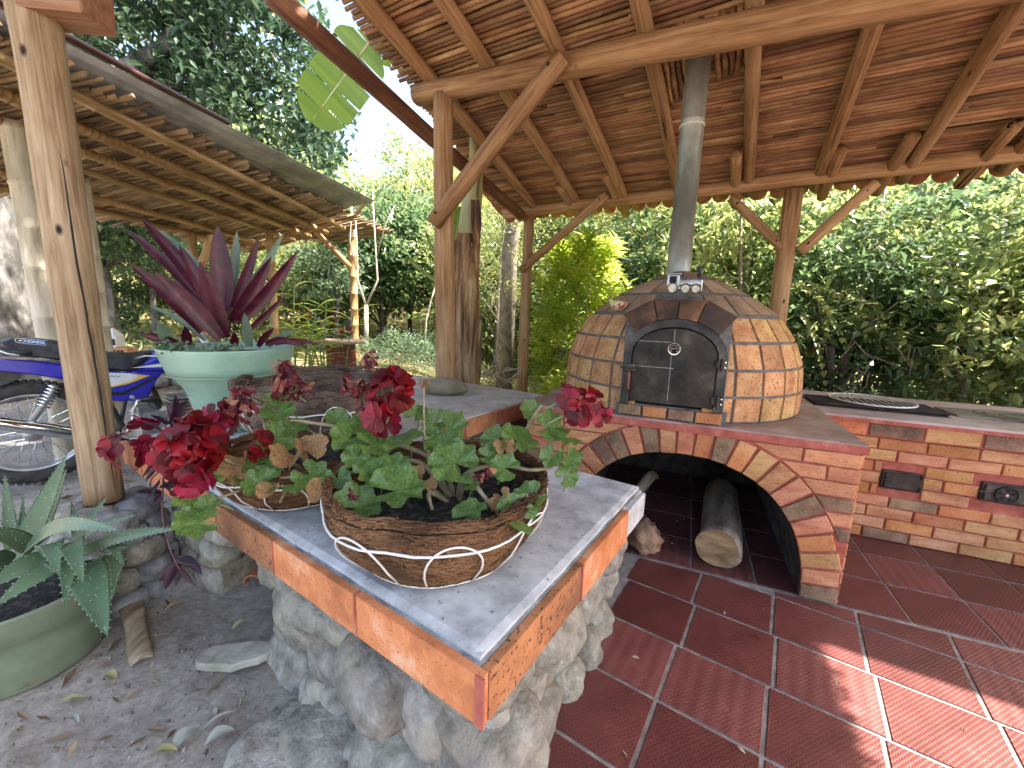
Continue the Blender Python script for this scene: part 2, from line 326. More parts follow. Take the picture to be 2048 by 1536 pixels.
WHITEW = flat('white_coated_wire', (.74, .72, .66), .45, var=.12)
COIR = pm('coir_fibre', [(.25, (.012, .006, .003)), (.45, (.045, .02, .009)), (.6, (.09, .042, .018)), (.8, (.15, .075, .034))], nscale=9, stretch=(2, 2, 2), rough=.95, bump=1, bscale=80, bdist=.02, detail=10, ndist=1.6)
FIBRE = pm('loose_coir_fibre', [(.3, (.07, .032, .013)), (.7, (.25, .125, .055))], nscale=4, rough=.9, bump=0)
FIBRED = pm('loose_old_coir', [(.3, (.09, .06, .045)), (.7, (.32, .23, .17))], nscale=4, rough=.9, bump=0)
COIRD = pm('old_coir', [(.2, (.05, .032, .024)), (.45, (.13, .085, .062)), (.7, (.25, .175, .13))], nscale=9, rough=.95, bump=1, bscale=90, bdist=.02, detail=10, ndist=1.6)
SOIL = pm('potting_soil', [(.3, (.010, .009, .008)), (.55, (.028, .024, .02)), (.72, (.09, .08, .07))], nscale=40, rough=.95, bump=1, bscale=70, bdist=.02)
POTG = pm('sage_green_plastic', [(.25, (.20, .34, .25)), (.5, (.29, .44, .34)), (.8, (.37, .51, .40))], nscale=3, rough=.42, bump=.08, bdist=.002, detail=8)
POTA = pm('grey_green_plastic', [(.3, (.15, .19, .125)), (.7, (.25, .29, .20))], nscale=3, rough=.5, bump=.1, bdist=.002)
BLUE = flat('blue_paint', (.028, .028, .36), .22, spec=.6, var=.2, nscale=2)
WHITEP = flat('white_panel_decal', (.66, .70, .72), .3, var=.06)
YELLOW = flat('yellow_decal', (.74, .46, .06), .35, var=.06)
BLACKV = pm('black_vinyl', [(.3, (.016, .018, .024)), (.7, (.05, .055, .066))], nscale=20, rough=.45, bump=.3, bscale=120, bdist=.002)
RUBBER = pm('tyre_rubber', [(.3, (.022, .022, .021)), (.7, (.075, .072, .068))], nscale=14, rough=.85, bump=.3)
BLKM = flat('black_metal', (.022, .022, .024), .42, var=.4)
ALU = pm('cast_aluminium', [(.3, (.32, .33, .34)), (.7, (.58, .59, .60))], nscale=9, rough=.4, bump=.2, metal=.7)
BLUETXT = flat('light_blue_print', (.42, .58, .85), .5, var=.05)
MAROON = flat('maroon_paint', (.06, .018, .016), .5, var=.3)
ZINC = pm('corrugated_zinc', [(.3, (.24, .24, .23)), (.6, (.40, .40, .385)), (.85, (.52, .51, .49))], nscale=3, rough=.5, bump=.1, metal=.1)
CLAYT = pm('clay_roof_tile', [(.3, (.30, .10, .045)), (.6, (.46, .18, .085)), (.85, (.56, .30, .18))], nscale=7, rough=.8, bump=.3, rnd=.2, hue=.01)
DECK = pm('mud_deck', [(.3, (.05, .025, .014)), (.7, (.12, .06, .032))], nscale=6, rough=.95, bump=.5)
LOGEND = pm('sawn_log_end', [(.25, (.19, .11, .05)), (.5, (.36, .23, .11)), (.8, (.52, .36, .19))], nscale=7, rough=.85, bump=.5, bscale=30, bdist=.006, stretch=(1, 3, 1))
LOGBARK = pm('fire_log_bark', [(.3, (.14, .10, .065)), (.5, (.28, .215, .145)), (.75, (.42, .35, .26))], nscale=5, stretch=(2, 2, .5), rough=.9, bump=.7, bscale=20, bdist=.012)
CHAR = pm('charcoal_dark', [(.3, (.045, .038, .032)), (.7, (.14, .115, .095))], nscale=9, rough=.95, bump=.3)  # dark brown-grey for the tunnel lining and the charred fire tray
BANTR = pm('banana_trunk_dry', [(.2, (.045, .024, .014)), (.4, (.19, .10, .05)), (.55, (.42, .25, .12)), (.75, (.58, .44, .26))], nscale=3.2, stretch=(3, 3, .45), rough=.75, bump=.7, bscale=16, bdist=.015, ndist=.6)
BANGR = pm('banana_trunk_green', [(.15, (.07, .04, .022)), (.36, (.17, .11, .05)), (.42, (.34, .33, .13)), (.62, (.46, .44, .22)), (.85, (.56, .50, .30))], nscale=3, stretch=(3, 3, .4), rough=.5, bump=.3)
PAPERW = flat('white_painted_box', (.62, .62, .60), .6, var=.12)
HOLLOW = flat('hollow_clay_brick', (.46, .22, .10), .8, var=.25)
BOWLM = pm('painted_bowl', [(.36, (.74, .70, .55)), (.46, (.30, .40, .12)), (.52, (.70, .58, .16)), (.60, (.70, .66, .52)), (.66, (.55, .10, .06))], nscale=14, rough=.35, bump=0, detail=2)
DARK = flat('black_gap', (.012, .011, .010), .9, var=.3)

# foliage
G_DARK = leafmat('foliage_dark', [(0, (.032, .066, .034)), (.5, (.085, .145, .065)), (1, (.19, .26, .12))], .42, .24)
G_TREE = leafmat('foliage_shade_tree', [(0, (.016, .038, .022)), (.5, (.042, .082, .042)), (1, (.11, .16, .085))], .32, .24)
G_MID = leafmat('foliage_mid', [(0, (.06, .105, .038)), (.5, (.18, .24, .085)), (1, (.40, .42, .17))], .52, .26)
G_LIGHT = leafmat('foliage_light', [(0, (.085, .125, .04)), (.5, (.21, .25, .08)), (1, (.42, .42, .16))], .54, .3)
G_BUSH = leafmat('foliage_bright_bush', [(0, (.15, .24, .04)), (.5, (.31, .40, .06)), (1, (.50, .52, .11))], .6, .3)
G_BLUE = leafmat('foliage_bluish', [(0, (.06, .11, .066)), (.5, (.13, .20, .115)), (1, (.23, .31, .18))], .4, .4)
GER = leafmat('geranium_leaf', [(.3, (.06, .13, .028)), (.5, (.115, .20, .045)), (.7, (.21, .29, .085))], .34, .4, nscale=9)
GERDRY = leafmat('dry_geranium_leaf', [(.3, (.22, .11, .045)), (.7, (.48, .31, .14))], .25, .7, nscale=9)
GERST = pm('geranium_stem', [(.3, (.20, .16, .08)), (.7, (.38, .31, .19))], nscale=20, rough=.7, bump=.3)
GERSTG = flat('green_flower_stalk', (.20, .26, .09), .5, var=.3)
PETAL = leafmat('crimson_petal', [(0, (.06, .0008, .003)), (.5, (.16, .0015, .005)), (1, (.34, .006, .012))], .3, .5)
PETALP = leafmat('magenta_petal', [(0, (.08, .001, .008)), (.6, (.20, .004, .020)), (1, (.36, .014, .055))], .3, .5)
PETALD = leafmat('withered_petal', [(0, (.045, .004, .010)), (.6, (.17, .010, .02)), (1, (.36, .16, .085))], .2, .7)
PURP = leafmat('purple_strap_leaf', [(.25, (.032, .005, .012)), (.5, (.07, .009, .021)), (.75, (.13, .022, .036))], .22, .36, nscale=16)
PURPG = leafmat('grey_green_strap_leaf', [(.3, (.10, .16, .11)), (.7, (.21, .29, .20))], .2, .35, nscale=10)
WANDER = leafmat('purple_trailing_leaf', [(0, (.030, .008, .022)), (1, (.12, .018, .05))], .3, .4)
ALOE = leafmat('aloe_leaf', [(.3, (.045, .095, .048)), (.55, (.085, .145, .075)), (.8, (.14, .20, .11))], 0, .42, nscale=5, spots=((.26, .34, .22), 75, .22))
BANL = leafmat('banana_leaf', [(0, (.08, .16, .02)), (1, (.21, .29, .04))], .55, .35)
DRYL = leafmat('dry_litter', [(0, (.07, .045, .025)), (.5, (.22, .155, .09)), (1, (.42, .34, .22))], .1, .8)
BROWNL = pm('bark_sheath', [(.3, (.21, .15, .09)), (.7, (.47, .37, .25))], nscale=4, stretch=(6, 1, 1), rough=.85, bump=.4)
FLATST = pm('pale_flat_stone', [(.3, (.29, .26, .20)), (.7, (.47, .44, .36))], nscale=8, rough=.9, bump=.6, bdist=.01)
# ================================================================ the setting
def floor_mat(name, base, ang):
    m, t, b, N, L = nodes(name)
    tc = N.new('ShaderNodeTexCoord'); oi = N.new('ShaderNodeObjectInfo')
    def wave(a, sc):
        mp = N.new('ShaderNodeMapping'); mp.inputs['Rotation'].default_value = (0, 0, a); L.new(tc.outputs['Object'], mp.inputs[0])
        q = N.new('ShaderNodeTexWave'); q.wave_type = 'BANDS'; q.bands_direction = 'X'; q.inputs['Scale'].default_value = sc; q.inputs['Distortion'].default_value = .4; q.inputs['Detail'].default_value = 1
        L.new(mp.outputs[0], q.inputs[0]); return q
    w1 = wave(ang + .6, 24); w2 = wave(ang - .6, 24); w3 = wave(ang, 5.5)
    ad = N.new('ShaderNodeMath'); ad.operation = 'MAXIMUM'; L.new(w1.outputs[1], ad.inputs[0]); L.new(w2.outputs[1], ad.inputs[1])
    # ribbed bands only on some tiles, as they come from the mould
    gt = N.new('ShaderNodeMath'); gt.operation = 'GREATER_THAN'; gt.inputs[1].default_value = .55; L.new(oi.outputs['Random'], gt.inputs[0])
    mu = N.new('ShaderNodeMath'); mu.operation = 'MULTIPLY'; L.new(gt.outputs[0], mu.inputs[0]); L.new(w3.outputs[1], mu.inputs[1])
    s = N.new('ShaderNodeMath'); s.operation = 'MULTIPLY_ADD'; L.new(mu.outputs[0], s.inputs[0]); s.inputs[1].default_value = .8; L.new(ad.outputs[0], s.inputs[2])
    n1 = N.new('ShaderNodeTexNoise'); n1.inputs['Scale'].default_value = 5; n1.inputs['Detail'].default_value = 8; n1.inputs['Roughness'].default_value = .7; L.new(tc.outputs['Object'], n1.inputs['Vector'])
    r = ramp(N, [(.25, tuple(q * .55 for q in base)), (.45, base), (.62, tuple(q * 1.35 for q in base)), (.70, (.22, .085, .075)), (.82, (.30, .21, .20))]); L.new(n1.outputs[0], r.inputs[0])
    # worn crests are paler
    mx = N.new('ShaderNodeMix'); mx.data_type = 'RGBA'; mm = N.new('ShaderNodeMath'); mm.operation = 'MULTIPLY'; mm.inputs[1].default_value = .17; L.new(s.outputs[0], mm.inputs[0])
    L.new(mm.outputs[0], mx.inputs[0]); L.new(r.outputs[0], mx.inputs[6]); mx.inputs[7].default_value = (.30, .15, .135, 1)
    hs = N.new('ShaderNodeHueSaturation'); mv = N.new('ShaderNodeMapRange'); mv.inputs[3].default_value = .8; mv.inputs[4].default_value = 1.25; L.new(oi.outputs['Random'], mv.inputs[0]); L.new(mv.outputs[0], hs.inputs['Value'])
    L.new(mx.outputs[2], hs.inputs['Color']); L.new(hs.outputs[0], b.inputs['Base Color'])
    mr = N.new('ShaderNodeMapRange'); mr.inputs[3].default_value = .16; mr.inputs[4].default_value = .5; L.new(n1.outputs[0], mr.inputs[0]); L.new(mr.outputs[0], b.inputs['Roughness'])
    b.inputs['Specular IOR Level'].default_value = .5
    bp = N.new('ShaderNodeBump'); bp.inputs['Strength'].default_value = .35; bp.inputs['Distance'].default_value = .003; L.new(s.outputs[0], bp.inputs['Height']); L.new(bp.outputs[0], b.inputs['Normal'])
    return m
GA = rad(-34); GM = V((cos(GA), sin(GA), 0)); GL = V((-sin(GA), cos(GA), 0))     # tile grid / bench axes
OA = rad(-23.2); OU = V((cos(OA), sin(OA), 0)); ON = V((-sin(OA), cos(OA), 0))   # oven axes: along the face, into the depth
OO = V((1.7155, 1.8881, 0))                                                        # right foot of the oven face
def g2w(m, l, z=0): return GM * m + GL * l + V((0, 0, z))
def o2w(s, d, z=0): return OO + OU * s + ON * d + V((0, 0, z))
def on_oven(px, py, d=0): p = on_vplane(px, py, OO + ON * d, OA); return (p - OO).dot(OU), p.z

def terr(x, y):
    z = .27 * smooth01(1.55, 2.7, y) * smooth01(-1.2, -2.5, x)
    z += .25 * smooth01(4.2, 7.5, y) * smooth01(1.0, -2.0, x)
    r = max(0, y - 9 + max(0, -x - 6) * .3 - max(0, x) * .05)
    z += 7.5 * smooth01(0, 26, r) + .04 * r * smooth01(0, 10, r)
    return z
def inside_floor(x, y):
    p = V((x, y, 0)); m = p.dot(GM); l = p.dot(GL); q = p - OO
    return m > -.62 or (m > -1.75 and l > 1.5) or q.dot(ON) > 0 and q.dot(OU) > -1.9 and q.dot(ON) < 2.2
GROUNDM = None
def ground_mat():
    m, t, b, N, L = nodes('dirt_ground')
    tc = N.new('ShaderNodeTexCoord')
    def nz(s, d=8, r=.65):
        n = N.new('ShaderNodeTexNoise'); n.inputs['Scale'].default_value = s; n.inputs['Detail'].default_value = d; n.inputs['Roughness'].default_value = r; L.new(tc.outputs['Object'], n.inputs['Vector']); return n
    a = nz(2.5); f = nz(38, 6, .7); g = nz(.35, 4)
    r = ramp(N, [(.32, (.15, .125, .10)), (.45, (.27, .235, .195)), (.56, (.37, .33, .28)), (.7, (.50, .46, .40))])
    mix = N.new('ShaderNodeMath'); mix.operation = 'MULTIPLY_ADD'; mix.inputs[1].default_value = .5; hf = N.new('ShaderNodeMath'); hf.operation = 'MULTIPLY'; hf.inputs[1].default_value = .5
    L.new(f.outputs[0], hf.inputs[0]); L.new(a.outputs[0], mix.inputs[0]); L.new(hf.outputs[0], mix.inputs[2]); L.new(mix.outputs[0], r.inputs[0])
    # farther out: dry grass and leaf mould
    r2 = ramp(N, [(.3, (.10, .085, .04)), (.5, (.24, .20, .095)), (.7, (.40, .34, .19))]); L.new(f.outputs[0], r2.inputs[0])
    sx = N.new('ShaderNodeSeparateXYZ'); L.new(tc.outputs['Object'], sx.inputs[0])
    mr = N.new('ShaderNodeMapRange'); mr.inputs[1].default_value = 4.0; mr.inputs[2].default_value = 7.0; L.new(sx.outputs[1], mr.inputs[0])
    mx = N.new('ShaderNodeMix'); mx.data_type = 'RGBA'; L.new(mr.outputs[0], mx.inputs[0]); L.new(r.outputs[0], mx.inputs[6]); L.new(r2.outputs[0], mx.inputs[7])
    L.new(mx.outputs[2], b.inputs['Base Color']); b.inputs['Roughness'].default_value = .95; b.inputs['Specular IOR Level'].default_value = .2
    vo = N.new('ShaderNodeTexVoronoi'); vo.inputs['Scale'].default_value = 26; L.new(tc.outputs['Object'], vo.inputs['Vector'])
    vs_ = N.new('ShaderNodeMath'); vs_.operation = 'MULTIPLY'; vs_.inputs[1].default_value = .45; L.new(vo.outputs['Distance'], vs_.inputs[0]); sb = N.new('ShaderNodeMath'); sb.operation = 'SUBTRACT'; L.new(f.outputs[0], sb.inputs[0]); L.new(vs_.outputs[0], sb.inputs[1])
    bp = N.new('ShaderNodeBump'); bp.inputs['Strength'].default_value = .6; bp.inputs['Distance'].default_value = .012; L.new(sb.outputs[0], bp.inputs['Height']); L.new(bp.outputs[0], b.inputs['Normal'])
    return m
def axis(lo, hi, a, b, fine, grow=1.22, mid=.35):
    q = [a]
    while q[-1] < b: q.append(q[-1] + fine)
    st = fine
    while q[-1] < hi: st = min(st * grow, 6); q.append(q[-1] + st)
    p = []; c = a; st = fine
    while c > lo: st = min(st * grow, 6); c -= st; p.append(c)
    return p[::-1] + q
gx = axis(-70, 70, -3.2, 0.0, .03); gy = axis(-12, 75, .9, 3.2, .03)
mb = MB(); nx = len(gx)
for y in gy:
    for x in gx:
        z = terr(x, y)
        if y < 8 and -6 < x < 1: z += .012 * noise.noise(V((x * 3, y * 3, 0))) + .010 * noise.noise(V((x * 11, y * 11, 3))) + .005 * noise.noise(V((x * 29, y * 29, 5)))
        if inside_floor(x, y): z = min(z, 0) - .06
        else: z -= .012
        mb.v.append((x, y, z))
for j in range(len(gy) - 1):
    for i in range(nx - 1): mb.f.append((j * nx + i, j * nx + i + 1, (j + 1) * nx + i + 1, (j + 1) * nx + i))
structure(mb.obj('ground', ground_mat(), smooth=True))

# ---- tiled floor: one grout bed, each tile a piece of its own
GROUT = pm('floor_grout', [(.3, (.15, .135, .125)), (.7, (.29, .27, .25))], nscale=20, rough=.9, bump=.4, bdist=.004)
bed = MB(); bed.prism([g2w(-.58, -4.5, -.08), g2w(6.5, -4.5, -.08), g2w(6.5, 6, -.08), g2w(-1.8, 6, -.08), g2w(-1.8, 1.55, -.08), g2w(-.58, 1.55, -.08)], (0, 0, .0775))
floor = structure(bed.obj('tile_floor', GROUT))
FT1 = floor_mat('floor_tile_red', (.10, .023, .020), -GA); FT2 = floor_mat('floor_tile_maroon', (.082, .022, .020), -OA)
def clip(poly, p0, n):
    out = []
    for i in range(len(poly)):
        a, b = poly[i], poly[(i + 1) % len(poly)]; da = (a - p0).dot(n); db = (b - p0).dot(n)
        if da >= 0: out.append(a)
        if da * db < 0: out.append(a.lerp(b, da / (da - db)))
    return out
def tile(poly, mat, dz=0):
    if len(poly) < 3: return
    area = sum((poly[i].x * poly[(i + 1) % len(poly)].y - poly[(i + 1) % len(poly)].x * poly[i].y) for i in range(len(poly))) / 2
    if abs(area) < .004: return
    c = sum(poly, V((0, 0, 0))) / len(poly); q = MB()
    q.prism([p - c for p in poly], (0, 0, .022), .002)
    # tiny tilt so the tiles do not mirror as one sheet
    M = Matrix.Translation(c + V((0, 0, -.020 + dz))) @ Matrix.Rotation(random.uniform(-.004, .004), 4, 'X') @ Matrix.Rotation(random.uniform(-.004, .004), 4, 'Y')
    q.obj('floor_tile', mat, floor, mw=M)
SM, SL = .349, .327; G = .0075
for j in range(-9, 7):
    off = 0.02 if j % 3 == 0 else (-.06 if j < -1 and j % 2 else 0)
    for i in range(-3, 12):
        m0 = .089 + i * SM + off; l0 = 1.765 + j * SL
        poly = [g2w(m0 + G, l0 + G), g2w(m0 + SM - G, l0 + G), g2w(m0 + SM - G, l0 + SL - G), g2w(m0 + G, l0 + SL - G)]
        poly = clip(poly, OO - ON * .012, -ON)
        poly = clip(poly, g2w(-.60, 0), GM)
        tile(poly, FT1)
for j in range(0, 6):
    for i in range(-6, 10):
        s0 = -.03 + i * .335; d0 = .012 + j * .335
        poly = [o2w(s0 + .006, d0 + .006), o2w(s0 + .329, d0 + .006), o2w(s0 + .329, d0 + .329), o2w(s0 + .006, d0 + .329)]
        poly = clip(poly, o2w(-1.55, 0), OU); tile(poly, FT2)

# ================================================================ brick oven
PZ = .868
oven = thing('pizza_oven', 'domed brick pizza oven with iron door and tall metal flue on arched base', 'oven', o2w(-.88, .8))
SL0 = -1.76; DEP = 1.62
# core with an arched tunnel: polygon face extruded into the depth
AC, AW, AH = -.80, .632, .690
def arch_in(t):   # t 0 right foot .. pi left foot
    c, s_ = cos(t), sin(t); p = 2 / 2.25
    return AC + AW * math.copysign(abs(c) ** p, c), AH * abs(s_) ** p
def arch_out(t, th=.165):
    e = .01; x, z = arch_in(t); x1, z1 = arch_in(min(pi, t + e)); x0, z0 = arch_in(max(0, t - e))
    tx, tz = x1 - x0, z1 - z0; l = hypot(tx, tz) or 1; return x + tz / l * th, z - tx / l * th
NA = 40
core = MB()
inner = [arch_in(pi * k / NA) for k in range(NA + 1)]
outer = []
for k in range(NA + 1):
    x, z = inner[k]
    # project onto the face's outline
    if x > AC + .45 * AW and k < NA / 4: outer.append((-.006, z))
    elif k > NA * 3 / 4: outer.append((SL0 + .006, z))
    else: outer.append((lerp(-.006, SL0 + .006, (k / NA - .25) / .5), PZ - .03))
vs = []
for d in (.012, DEP):
    for (x, z), (X, Z) in zip(inner, outer): vs += [o2w(x, d, z), o2w(X, d, Z)]
n2 = 2 * (NA + 1); fs = []
for k in range(NA):
    a, b_, c_, d_ = 2 * k, 2 * k + 1, 2 * k + 3, 2 * k + 2
    fs.append((a, b_, c_, d_)); fs.append((n2 + d_, n2 + c_, n2 + b_, n2 + a)); fs.append((a, d_, n2 + d_, n2 + a)); fs.append((b_, n2 + b_, n2 + c_, c_))
core.add(vs, fs); base = core.obj('base', MORT, oven)
q = MB(); vs = []; fs = []   # dark lining inside the tunnel, 4 mm clear of the core
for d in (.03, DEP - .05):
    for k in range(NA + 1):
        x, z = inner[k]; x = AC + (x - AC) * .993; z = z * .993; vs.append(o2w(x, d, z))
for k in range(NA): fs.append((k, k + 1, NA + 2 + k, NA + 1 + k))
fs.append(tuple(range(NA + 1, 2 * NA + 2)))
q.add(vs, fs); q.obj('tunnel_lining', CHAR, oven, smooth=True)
def face_brick(poly, mat, d0=.012, th=.017, parent=base, name='brick', jit=.0015):
    """poly in (s,z) on the oven face; proud of the mortar"""
    th += random.uniform(-jit, jit); q = MB()
    poly = [(s + random.uniform(-.0028, .0028), z + random.uniform(-.0022, .0022)) for s, z in poly]
    q.prism([o2w(s, d0, z) for s, z in poly][::-1], -ON * th, .003)
    me = q; c = sum((V(p) for p in q.v), V((0, 0, 0))) / len(q.v); q.v = [tuple(V(p) - c) for p in q.v]
    return q.obj(name, mat, parent, mw=Matrix.Translation(c))
# voussoirs
pat = 'dslosdsllodosldsddlslsdlsdlsdsl'
NV = 25; ts = []
# equal arc length
samp = [arch_in(pi * k / 400) for k in range(401)]; acc = [0]
for k in range(400): acc.append(acc[-1] + hypot(samp[k + 1][0] - samp[k][0], samp[k + 1][1] - samp[k][1]))
def t_at(s):
    for k in range(400):
        if acc[k + 1] >= s: return pi * (k + (s - acc[k]) / (acc[k + 1] - acc[k])) / 400
    return pi
BM = {'l': BR_L, 's': BR_S, 'd': BR_D, 'o': BR_O}
for k in range(NV):
    g = .007; a = t_at(acc[-1] * k / NV + g); b_ = t_at(acc[-1] * (k + 1) / NV - g); th = .163 + random.uniform(-.006, .004)
    poly = [arch_in(a), arch_out(a, th), arch_out(b_, th), arch_in(b_)]
    poly = [(max(SL0 + .01, min(-.012, x)), max(.003, z)) for x, z in poly]
    face_brick(poly, BM[pat[k]])
# courses outside the ring
def ring_edge(z, right=True):
    """s of the ring's outer line at height z"""
    best = None
    for k in range(0, 201):
        t = pi / 2 * k / 200 if right else pi - pi / 2 * k / 200
        x, zz = arch_out(t, .176)
        if zz >= z: return x
    return AC
ring_top = max(arch_out(pi / 2, .176)[1], 0)
ch = .0785; z = PZ - .055; row = 0
rp = ['lsl', 'ssl', 'sl', 'ds', 'sl', 'ds', 'sl', 'ld', 'ss', 'dl']
while z > .02:
    z0 = max(.004, z - ch + .011); z1 = z
    for right in (True, False):
        lim = -.010 if right else SL0 + .012
        e1 = ring_edge(z1, right); e0 = ring_edge(z0, right)
        if z1 > ring_top: e1 = AC + (.02 if right else -.02)
        if z0 > ring_top: e0 = AC + (.02 if right else -.02)
        # bricks from the outer corner inwards
        L_ = .235; x = lim; k = 0; first = .235 if row % 2 == 0 else .125
        while True:
            wd = first if k == 0 else L_
            if right:
                xa = x - wd
                if x < max(e0, e1) + .03: break
                cut = xa < max(e0, e1) + .05
                poly = [(e0 if cut else xa, z0), (x, z0), (x, z1), (e1 if cut else xa, z1)]
            else:
                xa = x + wd
                if x > min(e0, e1) - .03: break
                cut = xa > min(e0, e1) - .05
                poly = [(x, z0), (e0 if cut else xa, z0), (e1 if cut else xa, z1), (x, z1)]
            c_ = rp[row % len(rp)][k % len(rp[row % len(rp)])]
            face_brick(poly, BM[c_], th=.013)
            if cut: break
            x = xa - .012 if right else xa + .012; k += 1
            if k > 8: break
    z -= ch; row += 1
# right side of the base: plain brick courses
z = PZ - .055; row = 0
while z > .02:
    z0 = max(.004, z - ch + .011); d = .02 if row % 2 else -.10
    while d < DEP - .05:
        a, b_ = max(.02, d), min(DEP - .02, d + .225)
        if b_ - a > .03:
            q = MB(); q.prism([o2w(-.006, a, z0), o2w(-.006, b_, z0), o2w(-.006, b_, z), o2w(-.006, a, z)], OU * .009, .003)
            c = sum((V(p) for p in q.v), V((0, 0, 0))) / len(q.v); q.v = [tuple(V(p) - c) for p in q.v]
            q.obj('brick', random.choice([BR_L, BR_S, BR_O, BR_D]), base, mw=Matrix.Translation(c))
        d += .237
    z -= ch; row += 1
# red band and platform top
q = MB(); q.prism([o2w(SL0, -.012, PZ - .048), o2w(.008, -.012, PZ - .048), o2w(.008, DEP, PZ - .048), o2w(SL0, DEP, PZ - .048)], (0, 0, .042), .004); q.obj('red_band', MORT, oven)
q = MB(); q.prism([o2w(SL0 + .003, -.009, PZ - .007), o2w(.005, -.009, PZ - .007), o2w(.005, DEP - .003, PZ - .007), o2w(SL0 + .003, DEP - .003, PZ - .007)], (0, 0, .009), .003); q.obj('platform_top', PLAT, oven)
# ---- dome
DC = o2w(-.915, .795, PZ); DR = .775
PROF = [(0, 1.0), (.15, 1.005), (.30, .985), (.45, .915), (.60, .785), (.73, .56), (.84, .28), (.893, .10), (.91, .0)]
def dome_r(z):
    for (a, ra), (b_, rb) in zip(PROF, PROF[1:]):
        if z <= b_: return DR * lerp(ra, rb, (z - a) / (b_ - a))
    return 0
q = MB(); pr = [(dome_r(.91 * k / 60) - .009, .91 * k / 60) for k in range(60)] + [(.004, .90)]
q.lathe([(max(.004, r), z) for r, z in pr], 72, DC); FRONT = atan2(-ON.y, -ON.x)
def in_mouth(f):
    c = sum((V(q.v[i]) for i in f), V((0, 0, 0))) / len(f) - DC; da = (atan2(c.y, c.x) - FRONT + pi) % (2 * pi) - pi
    return abs(da) < .31 and c.z < .56
q.f = [f for f in q.f if len(f) > 4 or not in_mouth(f)]
dome = q.obj('dome', DGROUT, oven, smooth=True)
def dome_pt(a, z, dr=0): r = dome_r(z) + dr; return DC + V((cos(a) * r, sin(a) * r, z))
rows = [(.014, .144), (.160, .292), (.308, .440), (.456, .584)]
NT = 28
for ri, (z0, z1) in enumerate(rows):
    for k in range(NT):
        a = FRONT + 2 * pi * (k + .5) / NT; da = (a - FRONT + pi) % (2 * pi) - pi
        hw = pi / NT - .0095 / DR
        if abs(da) < .30: continue
        poly = []
        quad = [(a - hw, z0), (a, z0), (a + hw, z0), (a + hw, (z0 + z1) / 2), (a + hw, z1), (a, z1), (a - hw, z1), (a - hw, (z0 + z1) / 2)]
        q = MB(); out = [dome_pt(x, zz, random.uniform(.0, .002)) for x, zz in quad]; inn = [dome_pt(x, zz, -.014) for x, zz in quad]
        c = dome_pt(a, (z0 + z1) / 2, .003); rim = [p + (c - p) * .07 + (c - DC).normalized() * .0015 for p in out]; n = 8
        vs = inn + out + rim + [c + (c - DC).normalized() * .002]
        fs = [(i, (i + 1) % n, n + (i + 1) % n, n + i) for i in range(n)] + [(n + i, n + (i + 1) % n, 2 * n + (i + 1) % n, 2 * n + i) for i in range(n)] + [(2 * n + i, 2 * n + (i + 1) % n, 3 * n) for i in range(n)]
        q.add([p - c for p in vs], fs); q.obj('dome_tile', DOMET, dome, smooth=False, mw=Matrix.Translation(c))
for (z0, z1, nt_) in [(.605, .715, 22), (.73, .825, 15), (.84, .885, 8)]:
    for k in range(nt_):
        a = FRONT + 2 * pi * (k + .5) / nt_; hw = pi / nt_ - .007 / max(.15, dome_r(z1))
        da = (a - FRONT + pi) % (2 * pi) - pi
        if z0 < .70 and abs(da) < .2: continue
        quad = [(a - hw, z0), (a, z0), (a + hw, z0), (a + hw, z1), (a, z1), (a - hw, z1)]
        q = MB(); out = [dome_pt(x, zz, .001) for x, zz in quad]; inn = [dome_pt(x, zz, -.014) for x, zz in quad]; c = dome_pt(a, (z0 + z1) / 2, .003)
        n = 6; q.add([p - c for p in inn + out] + [V((0, 0, 0))], [(i, (i + 1) % n, n + (i + 1) % n, n + i) for i in range(n)] + [(n + i, n + (i + 1) % n, 2 * n) for i in range(n)])
        q.obj('dome_tile', DOMEC, dome, mw=Matrix.Translation(c))
# ---- door frame, hood and door
SC = -.905; FH = .268; ZS = 1.235; FR = .205; Z0 = PZ + .075
def frame_out(hw, zs, rise, n=18, z0=Z0):
    pts = [(SC + hw, z0)] + [(SC + hw * cos(pi * k / n), zs + rise * sin(pi * k / n)) for k in range(n + 1)] + [(SC - hw, z0)]
    return pts
of = frame_out(FH, ZS, FR); nf = frame_out(FH - .042, ZS, FR - .045)
FD0, FD1 = .018, .34
q = MB(); n = len(of); vs = []
for d in (FD0, FD1): vs += [o2w(s, d, z) for s, z in of] + [o2w(s, d, z) for s, z in nf]
fs = []
for k in range(n - 1):
    fs += [(k, k + 1, n + k + 1, n + k), (k, 2 * n + k, 2 * n + k + 1, k + 1), (n + k, n + k + 1, 3 * n + k + 1, 3 * n + k)]
q.add(vs, fs); frame = q.obj('door_frame', FRAMES, oven)
df = frame_out(FH - .045, ZS, FR - .05, z0=Z0 + .012)
q = MB(); q.prism([o2w(s, .062, z) for s, z in df], -ON * .026, .003); door = q.obj('door', STEEL, oven)
q = MB(); q.prism([o2w(s, .10, z) for s, z in nf], -ON * .02); q.obj('door_jamb', DARK, oven)
